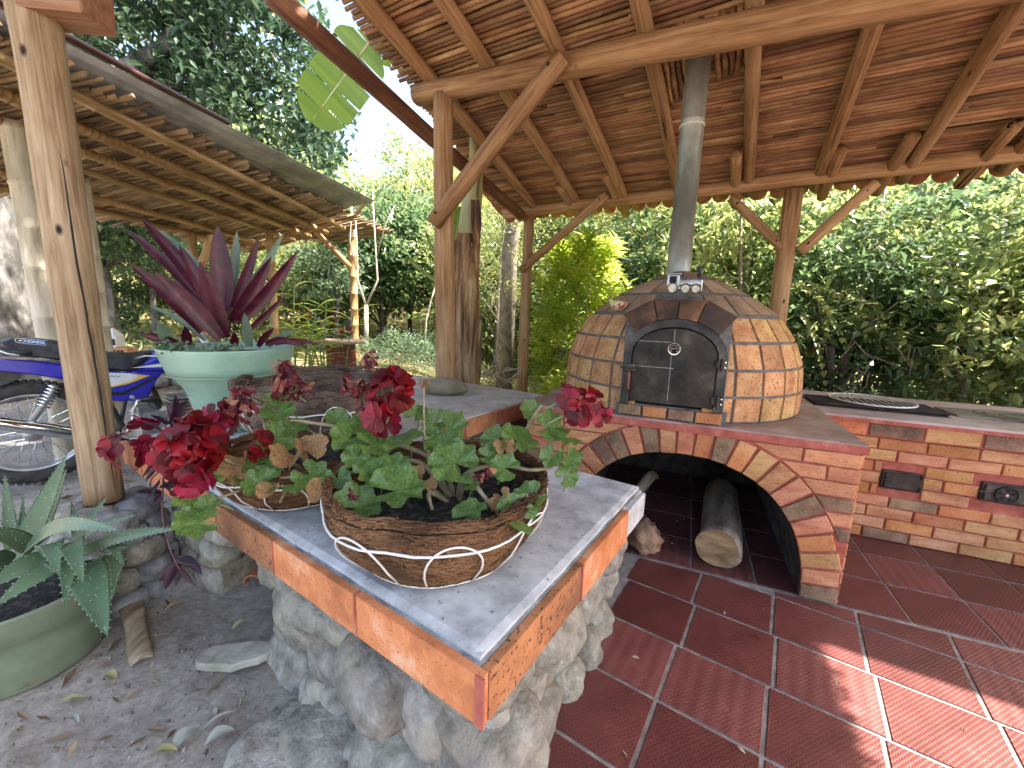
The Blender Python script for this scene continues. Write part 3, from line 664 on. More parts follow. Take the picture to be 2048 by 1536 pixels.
# chalk lines on the door, thermometer, latch, hinges
q = MB()
for (x, z, sx, sz) in [(SC - .005, 1.345, .0022, .07), (SC - .012, 1.13, .0022, .30), (SC - .115, 1.31, .19, .002), (SC - .10, 1.165, .21, .002)]: q.box(o2w(x, .0345, z), (sx, .001, sz), Matrix.Rotation(OA, 3, 'Z'))
q.obj('chalk_line', flat('chalk', (.5, .48, .44), .9), door)
Mf = basis((0, 0, 0), OU, V((0, 0, 1)), -ON).to_3x3()
def disc(name, c, r, th, mat, parent, n=24, hole=0):
    q = MB()
    if hole: q.lathe([(hole, 0), (r, 0), (r, th), (hole, th)], n, c, Mf, close=True)
    else: q.lathe([(r, 0), (r, th * .8), (r * .94, th)], n, c, Mf)
    return q.obj(name, mat, parent, smooth=False)
tc_ = o2w(SC + .0, .035, 1.275)
th = disc('thermometer', tc_, .028, .010, DARK, door); disc('thermometer_rim', tc_, .034, .013, CHROME, th, hole=.028)
q = MB()
for k in range(9):
    a = rad(-40 + 260 * k / 8); p = tc_ - ON * .0108 + OU * cos(a) * .019 + V((0, 0, sin(a) * .019)); q.box(p, (.004, .001, .004), Matrix.Rotation(OA, 3, 'Z'))
q.tube([tc_ - ON * .0112 + OU * .014 + V((0, 0, .004)), tc_ - ON * .0112 - OU * .012], .0014, 5); q.obj('dial_marks', flat('dial_print', (.75, .55, .45), .5), th)
lx, lz = SC - .235, 1.155
q = MB(); q.box(o2w(lx + .005, .014, lz), (.075, .012, .045), Matrix.Rotation(OA, 3, 'Z'), .003); q.tube([o2w(lx - .045, .004, lz), o2w(lx + .05, .004, lz)], .006, 8); latch = q.obj('latch', IRON, door)
for dx in (-.022, .03):
    for dz in (-.015, .015): disc('bolt', o2w(lx + dx, .008, lz + dz), .0045, .005, CHROME, latch, 8)
q = MB(); q.lathe([(.006, 0), (.011, -.012), (.0125, -.05), (.010, -.085), (.013, -.10), (.007, -.108)], 10, o2w(lx + .005, -.004, lz - .02)); q.obj('wooden_handle', flat('handle_wood', (.16, .045, .022), .45), latch, smooth=True)
for hz in (1.205, 1.005):
    hx = SC + .235
    q = MB(); q.box(o2w(hx, .026, hz), (.05, .014, .042), Matrix.Rotation(OA, 3, 'Z'), .003); q.tube([o2w(hx + .008, .010, hz - .032), o2w(hx + .008, .010, hz + .032)], .009, 10); hg = q.obj('hinge', IRON, door)
    for dz in (-.014, .014): disc('bolt', o2w(hx + .026, .017, hz + dz), .004, .005, CHROME, hg, 8)
# bricks below the door
x = SC - FH - .012
q = MB(); q.prism([o2w(SC - FH - .03, .05, PZ), o2w(SC + FH + .03, .05, PZ), o2w(SC + FH + .03, .3, PZ), o2w(SC - FH - .03, .3, PZ)], (0, 0, Z0 - PZ - .003)); q.obj('sill_bed', DGROUT, oven)
for k in range(4):
    a = x + k * .141; face_brick([(a, PZ + .008), (a + .128, PZ + .008), (a + .128, Z0 - .008), (a, Z0 - .008)], [BR_D, BR_O, BR_D, BR_O][k], .05, .032, oven, 'sill_brick')
# hood of four slanted slabs above the frame
q = MB()
for k, (a0, a1) in enumerate([(143, 112), (111, 90), (89, 68), (67, 37)]):
    pi_, po = [], []
    for a in (a0, (a0 + a1) / 2, a1):
        a = rad(a); pi_.append((SC + (FH + .002) * cos(a), ZS + (FR + .003) * sin(a)))
    def outp(a): a = rad(a); return (SC + (FH + .105) * cos(a) * 1.0, min(1.545, ZS + (FR + .165) * sin(a)))
    po = [outp(a1), outp(a0)]
    poly = [o2w(s, .0, z) for s, z in pi_] + [o2w(s, .085, z) for s, z in po]
    q = MB(); q.prism(poly[::-1], (ON * .30 + V((0, 0, -.02)))); c = sum((V(p) for p in q.v), V((0, 0, 0))) / len(q.v); q.v = [tuple(V(p) - c) for p in q.v]
    q.obj('hood_tile', HOOD, oven, mw=Matrix.Translation(c))
# side cheeks filling between the frame and the dome tiles
for s_ in (-1, 1):
    q = MB(); q.prism([o2w(SC + s_ * (FH + .004), .04, PZ), o2w(SC + s_ * (FH + .012), .05, PZ), o2w(SC + s_ * (FH + .012), .11, 1.44), o2w(SC + s_ * (FH * .72), .08, 1.41), o2w(SC + s_ * (FH + .004), .05, ZS)][::s_], ON * .30); q.obj('frame_mortar', DGROUT, oven)
# ---- flue
FD = .90; sx, _ = on_oven(1357, 540, FD)
p0 = o2w(sx, FD, PZ + .70); topz = on_oven(1386, 150, FD)[1]
q = MB(); q.lathe([(.086, -.05), (.082, .40), (.079, .402), (.079, topz - .30 - p0.z), (.080, topz - .298 - p0.z), (.080, topz - .285 - p0.z), (.079, topz - .283 - p0.z), (.0785, topz + .12 - p0.z)], 40, (0, 0, 0))
flue = q.obj('flue', GALV, oven, smooth=True, mw=Matrix.Translation(p0)); flue.data.polygons.foreach_set('use_smooth', [True] * len(flue.data.polygons))
q = MB(); q.lathe([(.080, 0), (.0835, .002), (.0835, .010), (.080, .012)], 40, (0, 0, 0)); q.obj('seam_band', WHITEW, flue, smooth=True, mw=Matrix.Translation(p0 + V((0, 0, topz - .33 - p0.z))))
FLUE_XY = V((p0.x, p0.y, 0))

# ---- fire logs and stump under the arch
def log_mesh(L_, r0, r1, n=18, seg=12, wob=.015, seed=0, bend=.02):
    q = MB(); pts = []; rs = []
    vs = []; fs = []
    for i in range(seg + 1):
        t = i / seg; cx = bend * sin(t * pi * 1.3 + seed); cy = bend * noise.noise(V((t * 2, seed, 1)))
        for k in range(n):
            a = 2 * pi * k / n; r = lerp(r0, r1, t) * (1 + wob / .1 * .6 * noise.noise(V((cos(a) * 1.3 + seed, sin(a) * 1.3, t * L_ * 2.5))) + .05 * noise.noise(V((cos(a) * 3, sin(a) * 3 + seed, t * L_ * 9))))
            vs.append((cx + r * cos(a), cy + r * sin(a), t * L_))
    for i in range(seg):
        for k in range(n): fs.append((i * n + k, i * n + (k + 1) % n, (i + 1) * n + (k + 1) % n, (i + 1) * n + k))
    c0 = len(vs); vs.append((bend * sin(seed), 0, 0)); c1 = len(vs); vs.append((bend * sin(1.3 * pi + seed), 0, L_))
    for k in range(n): fs.append((c0, (k + 1) % n, k)); fs.append((c1, seg * n + k, seg * n + (k + 1) % n))
    q.add(vs, fs); return q
def logo(name, p0, p1, r0, r1, mat, parent=None, wob=.012, bend=.012, n=14, seg=10, seed=None):
    p0, p1 = V(p0), V(p1); d = p1 - p0; seed = random.uniform(0, 50) if seed is None else seed
    return log_mesh(d.length, r0, r1, n, seg, wob, seed, bend).obj(name, mat, parent, True, Matrix.Translation(p0) @ rot_to(d))
def firelog(label, pa, pb, r, mat=LOGBARK, endm=LOGEND):
    t = thing('firewood_log', label, 'log', pa)
    lo = logo('log_body', pa, pb, r, r * .9, mat, t, .02, .02, 20, 10, 4.2)
    d = (V(pb) - V(pa)).normalized(); M = Matrix.Translation(V(pa)) @ rot_to(d)
    q = MB(); vs = [(0, 0, -.003)]; fs = []
    for ring in (.35, .7, .97):
        for k in range(24):
            a = 2 * pi * k / 24; rr = r * ring * (1 + .06 * noise.noise(V((cos(a) * 1.5, sin(a) * 1.5, 2)))); vs.append((rr * cos(a), rr * sin(a), -.004 * noise.noise(V((rr * 30, a, 0))) - .003))
    for k in range(24): fs.append((0, 1 + k, 1 + (k + 1) % 24))
    for g in range(2):
        for k in range(24): fs.append((1 + g * 24 + k, 25 + g * 24 + k, 25 + g * 24 + (k + 1) % 24, 1 + g * 24 + (k + 1) % 24))
    q.add(vs, fs); q.obj('cut_end', endm, t, mw=M); return t
a = at_z(1428, 1135, 0); a = V((a.x, a.y, .125))
firelog('thick firewood log with sawn pale end lying under the arch', a, a + (ON * .9 + OU * .10) * 1.0 + V((0, 0, .02)), .118)
a = at_z(1318, 985, .32); b_ = at_z(1300, 1045, .05)
firelog('thin pole of firewood leaning in the dark behind the bench corner', o2w(-.98, .62, .30), o2w(-1.22, .12, .06), .04)
q = MB(); p = at_z(1288, 1098, .0); q.ell(p + V((0, .03, .075)), (.10, .12, .085), seg=22, amp=.35, freq=2.6, seed=4, flat=.85)
tag(q.obj('gnarled_root', pm('root_wood', [(.3, (.16, .075, .04)), (.7, (.42, .25, .15))], nscale=7, rough=.85, bump=.8, bdist=.015), smooth=True), 'gnarled reddish root stump lying at the arch beside the bench corner', 'root')

# ---- tin train and bowl on the oven
train = thing('toy_train', 'small tin toy locomotive standing on the oven hood before the flue', 'toy train', o2w(SC, .06, 1.545))
def tr(x, z, d=.04): s_, zz = on_oven(x, z, .05); return s_, zz
s0, _ = on_oven(1331, 570, .06); s1, z1 = on_oven(1405, 565, .06); zb = on_oven(1365, 582, .06)[1]
RZ = Matrix.Rotation(OA, 3, 'Z'); wd = s1 - s0
q = MB(); q.box(o2w(s0 + wd * .2, .10, zb + .045), (wd * .34, .07, .085), RZ, .003); q.box(o2w(s0 + wd * .2, .10, zb + .091), (wd * .42, .09, .007), RZ, .002); cab = q.obj('cab', TINM, train)
q = MB(); q.box(o2w(s0 + wd * .2, .062, zb + .062), (wd * .2, .004, .035), RZ); q.obj('cab_window', DARK, cab)
q = MB(); q.tube([o2w(s0 + wd * .36, .10, zb + .045), o2w(s0 + wd * .97, .10, zb + .045)], .03, 16); q.box(o2w(s0 + wd * .66, .10, zb + .018), (wd * .66, .075, .02), RZ, .003); q.box(o2w(s0 + wd * .98, .10, zb + .03), (.008, .085, .06), RZ, .002); q.obj('boiler', TINM, train)
q = MB(); q.lathe([(.011, 0), (.010, .035), (.019, .052), (.015, .062)], 12, o2w(s0 + wd * .9, .10, zb + .07)); q.obj('funnel', BLKM, train, True)
for k, (f, r) in enumerate([(.20, .027), (.56, .024), (.84, .023)]):
    wl = disc('wheel', o2w(s0 + wd * f, .058, zb + r - .012), r, .01, BRASS, train, 24); disc('hub', o2w(s0 + wd * f, .047, zb + r - .012), r * .3, .006, TINM, wl, 12)
    disc('wheel_rim', o2w(s0 + wd * f, .056, zb + r - .012), r * 1.08, .012, IRON, wl, 24, r * .86)
p = at_y(1234, 610, (DC + V((0, 0, 0)) - ON * .62 - OU * .3).y); p = dome_pt(FRONT - .66, .60, .015)
ss, zz = on_oven(1234, 621, .28); bw = o2w(ss, .28, zz)
q = MB(); q.lathe([(.012, .0), (.030, .004), (.052, .030), (.062, .058), (.058, .058), (.046, .030), (.02, .012)], 28, (0, 0, 0))
tag(q.obj('painted_bowl', BOWLM, smooth=True, mw=Matrix.Translation(bw) @ Matrix.Rotation(.12, 4, 'Y')), 'small hand painted fruit pattern bowl set on the left shoulder of the oven dome', 'bowl')

# ================================================================ brick counter with grill
CD = .93; CZ = .845; CS0, CS1 = .012, 3.3; CB = 1.86
ctr = thing('brick_counter', 'long brick barbecue counter with smooth top running to the right of the oven', 'counter', o2w(1.5, 1.4))
q = MB(); q.prism([o2w(CS0, CD + .012, 0), o2w(CS1, CD + .012, 0), o2w(CS1, CB, 0), o2w(CS0, CB, 0)], (0, 0, CZ - .05)); cw = q.obj('wall', MORT, ctr)
def rect_px(x0, y0, x1, y1):
    a = on_oven(x0, y0, CD); b_ = on_oven(x1, y1, CD); return min(a[0], b_[0]), min(a[1], b_[1]), max(a[0], b_[0]), max(a[1], b_[1])
doors = [rect_px(1766, 938, 1838, 986), rect_px(1965, 962, 2052, 1014)]
cpal = 'oldsldoslsodldslosdlsd'
ch = .0785; row = 0; z = .008; ci = 0
while z < .70:
    z1 = z + ch - .011; s_ = CS0 + (-.02 if row % 2 else -.13)
    while s_ < CS1:
        a, b_ = max(CS0, s_), min(CS1, s_ + .236)
        segs = [(a, b_)]
        for (dx0, dz0, dx1, dz1) in doors:
            if z1 > dz0 - .004 and z < dz1 + .004:
                ns = []
                for (p, q_) in segs:
                    if q_ <= dx0 - .01 or p >= dx1 + .01: ns.append((p, q_))
                    else:
                        if p < dx0 - .025: ns.append((p, dx0 - .012))
                        if q_ > dx1 + .025: ns.append((dx1 + .012, q_))
                segs = ns
        for p, q_ in segs:
            if q_ - p > .02: face_brick([(p, z), (q_, z), (q_, z1), (p, z1)], BM[random.choice('ollslossolosodlso')], CD + .012, .014, cw)
        s_ += .248
    z += ch; row += 1
# header band, overhanging a little
q = MB(); q.prism([o2w(CS0, CD - .018, .712), o2w(CS1, CD - .018, .712), o2w(CS1, CB, .712), o2w(CS0, CB, .712)], (0, 0, .118)); q.obj('header_band', MORT, ctr)
s_ = CS0 + .02; k = 0
while s_ < CS1 - .2: face_brick([(s_, .722), (s_ + .26, .722), (s_ + .26, .806), (s_, .806)], [BR_O, BR_D, BR_L, BR_D, BR_O][k % 5], CD - .018, .012, cw); s_ += .276; k += 1
q = MB(); q.prism([o2w(CS0, CD - .045, .815), o2w(CS1, CD - .045, .815), o2w(CS1, CB + .02, .815), o2w(CS0, CB + .02, .815)], (0, 0, CZ - .815), .006); q.obj('counter_top', CTOP, ctr)
q = MB(); q.prism([o2w(CS0, CD - .048, .808), o2w(CS1, CD - .048, .808), o2w(CS1, CD - .03, .808), o2w(CS0, CD - .03, .808)], (0, 0, .022)); q.obj('red_edge', MORT, ctr)
for i, (x0, z0, x1, z1) in enumerate(doors):
    q = MB(); q.box(o2w((x0 + x1) / 2, CD + .008, (z0 + z1) / 2), (x1 - x0, .03, z1 - z0), RZ, .004); dr = q.obj('stove_door', IRON, ctr)
    q = MB(); q.box(o2w((x0 + x1) / 2, CD - .012, (z0 + z1) / 2), (x1 - x0 - .025, .012, z1 - z0 - .025), RZ, .004)
    for dz in (z0 + .02, z1 - .02): q.tube([o2w(x1 - .005, CD - .016, dz - .014), o2w(x1 - .005, CD - .016, dz + .014)], .008, 8)
    q.tube([o2w(x0 - .014, CD - .016, (z0 + z1) / 2), o2w(x0 + .03, CD - .016, (z0 + z1) / 2)], .006, 8); q.obj('door_leaf', IRON, dr)
    if i == 1:
        c = o2w((x0 + x1) / 2, CD - .018, (z0 + z1) / 2); r = (z1 - z0) * .40
        ds = disc('air_regulator', c, r, .006, IRON, dr, 28); disc('regulator_rim', c, r * 1.04, .010, STEEL, ds, 28, r * .94); disc('regulator_knob', c - ON * .006, .008, .006, CHROME, ds, 12)
        for k in range(5):
            a = rad(90 + 72 * k); a2 = a + .45
            P = lambda a_, rr: c - ON * .0075 + OU * cos(a_) * rr + V((0, 0, sin(a_) * rr))
            q = MB(); q.prism([P(a - .28, r * .45), P(a + .28, r * .45), P(a + .28, r * .82), P(a - .28, r * .82)], -ON * .001); q.obj('air_slot', DARK, ds)
# grill grate, round wire rack, hotplate
gp = [at_z(1612, 794, CZ), at_z(1895, 836, CZ)]
g0s, g0d = (gp[0] - OO).dot(OU), (gp[0] - OO).dot(ON); g1s, g1d = (gp[1] - OO).dot(OU), (gp[1] - OO).dot(ON)
GS0, GS1, GD0, GD1 = .04, g1s + .02, g1d, min(1.75, g0d)
gr = thing('grill_grate', 'black iron barbecue grate of parallel bars let into the counter top', 'grate', o2w((GS0 + GS1) / 2, (GD0 + GD1) / 2, CZ))
q = MB(); q.prism([o2w(GS0, GD0, CZ + .0015), o2w(GS1, GD0, CZ + .0015), o2w(GS1, GD1, CZ + .0015), o2w(GS0, GD1, CZ + .0015)], (0, 0, .003)); q.obj('fire_tray', CHAR, gr)
nb = 16
for k in range(nb):
    d = lerp(GD0 + .015, GD1 - .015, k / (nb - 1)); q = MB(); q.tube([o2w(GS0 + .005, d, CZ + .02), o2w(GS1 - .005, d, CZ + .02)], .007, 6); q.obj('bar', IRON, gr)
for s_ in (GS0 + .02, (GS0 + GS1) / 2, GS1 - .02): q = MB(); q.tube([o2w(s_, GD0, CZ + .011), o2w(s_, GD1, CZ + .011)], .006, 6); q.obj('cross_bar', IRON, gr)
c = at_z(1742, 800, CZ + .04); rr = (at_z(1820, 806, CZ + .04) - at_z(1665, 797, CZ + .04)).length / 2
q = MB(); q.tube([c + V((cos(a) * rr, sin(a) * rr, 0)) for a in [2 * pi * k / 40 for k in range(40)]], .006, 6, closed=True)
for k in range(-5, 6):
    x = rr * k / 6; hh = sqrt(rr * rr - x * x); q.tube([c + OU * x + ON * hh, c + OU * x - ON * hh], .0035, 5)
tag(q.obj('round_wire_rack', WHITEW), 'round pale wire rack lying on the black barbecue grate', 'rack')
h0 = at_z(1868, 812, CZ); h1 = at_z(2048, 848, CZ)
HS0 = (h1 - OO).dot(OU) - .30; HD0 = (h1 - OO).dot(ON) + .03; HD1 = (h0 - OO).dot(ON) - .1
hp = thing('hotplate', 'large flat iron cooking plate with ring lids on the counter top', 'hotplate', o2w(HS0 + .4, HD0 + .3, CZ))
q = MB(); q.prism([o2w(HS0, HD0, CZ + .002), o2w(HS0 + .95, HD0, CZ + .002), o2w(HS0 + .95, HD1, CZ + .002), o2w(HS0, HD1, CZ + .002)], (0, 0, .01), .003); q.obj('plate', pm('plate_iron', [(.3, (.16, .12, .10)), (.7, (.34, .28, .25))], nscale=5, rough=.4, metal=.5, bump=.1), hp)
for r in (.10, .17, .22):
    q = MB(); cc = o2w(HS0 + .38, (HD0 + HD1) / 2, CZ + .0125); q.lathe([(r - .006, 0), (r, 0), (r, .002), (r - .006, .002)], 36, cc, close=True); q.obj('ring', IRON, hp)
# ================================================================ stone bench with concrete slab (front arm and rear arm)
BZ = .752
ML, MR, LN, LF = -2.80, -.418, .548, 1.64
bench = thing('stone_bench', 'long grey concrete bench slab edged with orange tiles on river stones, in the foreground', 'bench', g2w(-1.5, 1.1))
def gbox(mb, m0, m1, l0, l1, z0, z1, inset=0): mb.prism([g2w(m0, l0, z0), g2w(m1, l0, z0), g2w(m1, l1, z0), g2w(m0, l1, z0)], (0, 0, z1 - z0), inset)
q = MB(); gbox(q, ML + .02, MR - .022, LN + .022, LF, .628, .712); q.obj('slab_body', CONC, bench)
# worn upper slab: gently uneven top with a rounded arris
def slab_top(m0, m1, l0, l1, z0, z1, nm, nl, mat, parent):
    q = MB(); idx = {}
    for j in range(nl + 1):
        for i in range(nm + 1):
            m = lerp(m0, m1, i / nm); l = lerp(l0, l1, j / nl)
            e = min(i, nm - i, j, nl - j)
            w_ = .0035 * noise.noise(V((m * 9, l * 9, 1)))
            mm = m + (w_ * 1.2 if i in (0, nm) else 0); ll = l + (w_ * 1.2 if j in (0, nl) else 0)
            idx[(i, j)] = len(q.v); q.v.append(tuple(g2w(mm, ll, z1 + .0022 * noise.noise(V((m * 4, l * 4, 7))) + .001 * noise.noise(V((m * 23, l * 23, 3))) - (.006 if e == 0 else 0))))
    for j in range(nl):
        for i in range(nm): q.f.append((idx[(i, j)], idx[(i + 1, j)], idx[(i + 1, j + 1)], idx[(i, j + 1)]))
    ring = [idx[(i, 0)] for i in range(nm)] + [idx[(nm, j)] for j in range(nl)] + [idx[(i, nl)] for i in range(nm, 0, -1)] + [idx[(0, j)] for j in range(nl, 0, -1)]
    low = []
    for k in ring: low.append(len(q.v)); p = q.v[k]; q.v.append((p[0], p[1], z0))
    n = len(ring)
    for k in range(n): q.f.append((ring[k], low[k], low[(k + 1) % n], ring[(k + 1) % n]))
    return q.obj('slab_top', mat, parent, smooth=False)
slab_top(ML + .01, MR - .034, LN + .034, LF, .70, BZ, 130, 60, CONC, bench)
q = MB(); gbox(q, ML + .012, MR - .02, LN + .02, LF - .002, .70, .736, .004); q.obj('slab_lip', LIPC, bench)
def edge_tile(m0, l0, m1, l1, out, mat, z0=.622, z1=.738):
    q = MB(); pts = [g2w(m0, l0, z0), g2w(m1, l1, z0), g2w(m1, l1, z1), g2w(m0, l0, z1)]; c = sum(pts, V((0, 0, 0))) / 4
    q.prism([p - c for p in pts], out * .021, .002); return q.obj('edge_tile', mat, bench, mw=Matrix.Translation(c))
m = MR; k = 0
while m > ML + .05:
    m1 = max(ML, m - .409); edge_tile(m1, LN + .021, m - .004, LN + .021, -GL, EDGED if k == 2 else EDGET); q = MB(); q.prism([g2w(m1 - .006, LN + .02, .624), g2w(m1, LN + .02, .624), g2w(m1, LN + .02, .738), g2w(m1 - .006, LN + .02, .738)], -GL * .0225); q.obj('joint', MORT, bench); m = m1 - .006; k += 1
edge_tile(MR - .021, LN + .0225, MR - .021, LN + .462, GM, EDGED); edge_tile(MR - .021, LN + .470, MR - .021, LN + .87, GM, EDGET, .618)
q = MB(); q.prism([g2w(MR - .02, LN + .463, .62), g2w(MR - .02, LN + .469, .62), g2w(MR - .02, LN + .469, .738), g2w(MR - .02, LN + .463, .738)], GM * .0225); q.obj('joint', MORT, bench); q = MB(); q.prism([g2w(MR - .02, LN - .0025, .622), g2w(MR - .02, LN + .0035, .622), g2w(MR - .02, LN + .0035, .739), g2w(MR - .02, LN - .0025, .739)], GM * .0225); q.obj('joint', MORT, bench)
q = MB(); gbox(q, MR - .10, MR - .004, LN + .88, LF, .625, .728, .006); q.obj('raw_end', CONC, bench)
# stones of the footing
q = MB(); gbox(q, -1.42, MR - .165, LN + .165, LF - .09, -.08, .63); q.obj('mortar_core', STONEM, bench)
def stone(c, rr, ang, seed, mat=STONE, parent=bench, seg=26, amp=.19, flat_=0, name='stone'):
    q = MB(); q.ell((0, 0, 0), rr, None, seg, amp, 1.5, seed, flat_); o = q.obj(name, mat, parent, True, Matrix.Translation(c) @ Matrix.Rotation(ang, 4, 'Z') @ Matrix.Rotation(random.uniform(-.2, .2), 4, 'X')); return o
rs = random.Random(3)
def course(fn, length, z0s, parent, depth=.10, wmin=.17, wmax=.33):
    z = z0s[0]; row = 0
    for zi, hh in z0s[1]:
        x = -rs.uniform(0, .1)
        while x < length:
            w_ = rs.uniform(wmin, wmax); p, ang = fn(x + w_ / 2, zi + hh / 2); stone(p, (w_ * .50, depth, hh * .51), ang, rs.random() * 90, STONE, parent); x += w_ * .95
rows_ = (0, [(-.06, .19), (.12, .18), (.28, .17), (.43, .19)])
course(lambda x, z: (g2w(MR - .16 - x, LN + .225 + .02 * rs.uniform(-1, 1) - (.10 * max(0, .25 - z)), z), GA), 1.0, rows_, bench)
course(lambda x, z: (g2w(MR - .215 + .02 * rs.uniform(-1, 1) + .08 * max(0, .2 - z), LN + .20 + x, z), GA + pi / 2), .9, rows_, bench)
q = MB(); gbox(q, ML + .12, ML + .55, LN + .2, LF - .12, -.05, .63); q.obj('mortar_core', STONEM, bench)
course(lambda x, z: (g2w(ML + .12 + x, LN + .24, z), GA), .4, rows_, bench)
# bigger stones at the corner and the spread footing on the dirt side
for (m, l, z, rx, ry, rz) in [(MR - .13, LN + .15, .50, .15, .14, .10), (MR - .10, LN + .33, .50, .15, .12, .105), (MR - .10, LN + .16, .30, .17, .15, .12), (MR - .09, LN + .12, .08, .19, .17, .16), (MR - .36, LN + .14, .30, .17, .13, .12), (MR - .42, LN + .10, .08, .20, .15, .13),
    (-1.05, .70, .50, .21, .13, .10), (-1.30, .70, .52, .16, .12, .10), (-1.34, .68, .33, .19, .13, .11), (-.92, .62, .33, .17, .13, .11)]:
    stone(g2w(m - .06 if m > -.6 else m, l + .07, z), (rx * .95, ry * .9, rz), GA + rs.uniform(-.3, .3), rs.random() * 90, seg=28)
for (px, py, rx, ry, rz, zz) in [(700, 1490, .24, .17, .07, .0), (620, 1500, .22, .14, .05, -.01), (680, 1380, .17, .13, .06, .01), (840, 1500, .20, .16, .08, .01), (900, 1460, .13, .11, .09, .05), (560, 1525, .20, .14, .045, -.015), (760, 1420, .13, .11, .06, .0), (960, 1525, .14, .12, .10, .06)]:
    stone(at_z(px, py, .02) + V((0, 0, zz)), (rx, ry, rz), rs.uniform(-.5, .5) + GA, rs.random() * 90, STONE, bench, 26, .3)

# rear arm reaching to the oven
RL1 = 3.06; RMR = -1.70; RML = -3.35
rb = thing('rear_stone_bench', 'rear arm of the concrete bench with red tile edge reaching the oven', 'bench', g2w(-2.4, 2.3))
q = MB(); gbox(q, RML, RMR - .022, LF + .004, RL1, .63, .715); q.obj('slab_body', CONC2, rb)
slab_top(RML, RMR - .02, LF + .003, RL1 + .01, .70, BZ - .001, 60, 50, CONC2, rb)
l = LF + .006
for k in range(4):
    q = MB(); q.prism([g2w(RMR - .021, l, .62), g2w(RMR - .021, l + .345, .62), g2w(RMR - .021, l + .345, .737), g2w(RMR - .021, l, .737)], GM * .021, .002); c = sum((V(p) for p in q.v), V((0, 0, 0))) / len(q.v); q.v = [tuple(V(p) - c) for p in q.v]
    q.obj('edge_tile', CLAYT, rb, mw=Matrix.Translation(c)); l += .353
q = MB(); gbox(q, RML + .1, RMR - .25, LF + .05, RL1 - .1, -.05, .63); q.obj('mortar_core', STONEM, rb)
course(lambda x, z: (g2w(RMR - .22 + .02 * rs.uniform(-1, 1), LF + .05 + x, z), GA + pi / 2), 1.3, rows_, rb)
q = MB(); q.ell((0, 0, 0), (.20, .11, .078), None, 36, .12, 1.1, 11, .9)
p = at_z(890, 787, BZ); tag(q.obj('river_boulder', pm('boulder_stone', [(.3, (.20, .165, .10)), (.7, (.34, .29, .19))], nscale=5, rough=.85, bump=.5, bscale=40, bdist=.004), smooth=True, mw=Matrix.Translation(p + V((0, -.02, .060))) @ Matrix.Rotation(-.12, 4, 'Z')), 'smooth oval brown boulder lying on the rear bench slab', 'stone')

# ================================================================ main pavilion of logs, cane ceiling and clay tiles
P2 = at_z(889, 779, BZ); P2.z = 0                       # middle post of the gable
ZB1 = on_vplane(872, 182, P2, EA).z                     # ridge-side beam axis
TS = math.tan(rad(15.1)); NR = V((N2.x * cos(rad(15.1)), N2.y * cos(rad(15.1)), -sin(rad(15.1))))   # rafter direction, down to the back
PN = E2.cross(NR).normalized()
if PN.z < 0: PN = -PN
ZR0 = ZB1 + .135                                        # rafter axis above the beam
RP = V((P2.x, P2.y, ZR0))
def roof_z(p, dz=0): return ZR0 - TS * (p - P2).dot(N2) + dz
def roof_pt(e, n, dz=0): q = P2 + E2 * e + N2 * n; return V((q.x, q.y, ZR0 - TS * n)) + PN * dz
def roof_en(px, py, dz=0): p = on_plane(px, py, RP + PN * dz, PN) - P2; return p.dot(E2), p.dot(N2)
pav = thing('log_pavilion', 'open log pavilion with cane ceiling and clay tile roof over the oven', 'pavilion', (P2.x, P2.y, 0))
# rear beam (beam 2): find its n from the photograph
nb2 = roof_en(1250, 402, -.05)[1]; eb2a = roof_en(1030, 425, -.1)[0]
NB2 = nb2
def post_at(px, py, n):   # ground point under the rear beam
    o = P2 + N2 * n; p = on_vplane(px, py, o, EA); return V((p.x, p.y, 0))
POST3 = post_at(1057, 430, NB2); POSTR = post_at(1590, 380, NB2)
def beam_pt(px, py, n): return on_vplane(px, py, P2 + N2 * n, EA)
PEG = flat('peg', (.03, .02, .015), .8)
def nail(p, parent):
    q = MB(); q.ell((0, 0, 0), (.012, .012, .012), None, 8, 0); q.obj('peg', PEG, parent, mw=Matrix.Translation(p))
# posts
logo('post', (P2.x, P2.y, .55), (P2.x, P2.y, ZB1 - .05), .088, .078, WOOD, pav, .008, .008, 18, 14)
zb2 = roof_pt(0, NB2).z - .115
logo('post', (POST3.x, POST3.y, terr(POST3.x, POST3.y) - .1), (POST3.x, POST3.y, zb2), .074, .066, WOOD, pav, .006, .01, 16, 12)
logo('post', (POSTR.x, POSTR.y, -.1), (POSTR.x, POSTR.y, zb2), .085, .08, WOOD, pav, .006, .01, 16, 12)
# beams
b1a = beam_pt(838, 190, 0); b1b = beam_pt(1420, 96, 0); b1c = beam_pt(1790, 12, 0); d = (b1b - b1a)
end = b1c + (b1c - b1b) * .8
PALE = woodmat('pale_barkless_wood', [(.25, (.25, .12, .04)), (.45, (.46, .28, .11)), (.65, (.58, .40, .19)), (.85, (.66, .48, .26))], crack=.39)
j = b1a.lerp(b1b, .46)
logo('ridge_beam', b1a - d * .012, end, .074, .090, WOODR, pav, .014, .0, 18, 24, 3.3)
b2a = beam_pt(1008, 428, NB2); b2b = beam_pt(2048, 304, NB2); d2 = b2b - b2a; b2b = b2b + d2 * .25
mid = b2a.lerp(b2b, .3); zm = (b2a.z + b2b.z) / 2
logo('rear_beam', b2a, b2b, .062, .072, WOOD, pav, .012, .0, 16, 20)
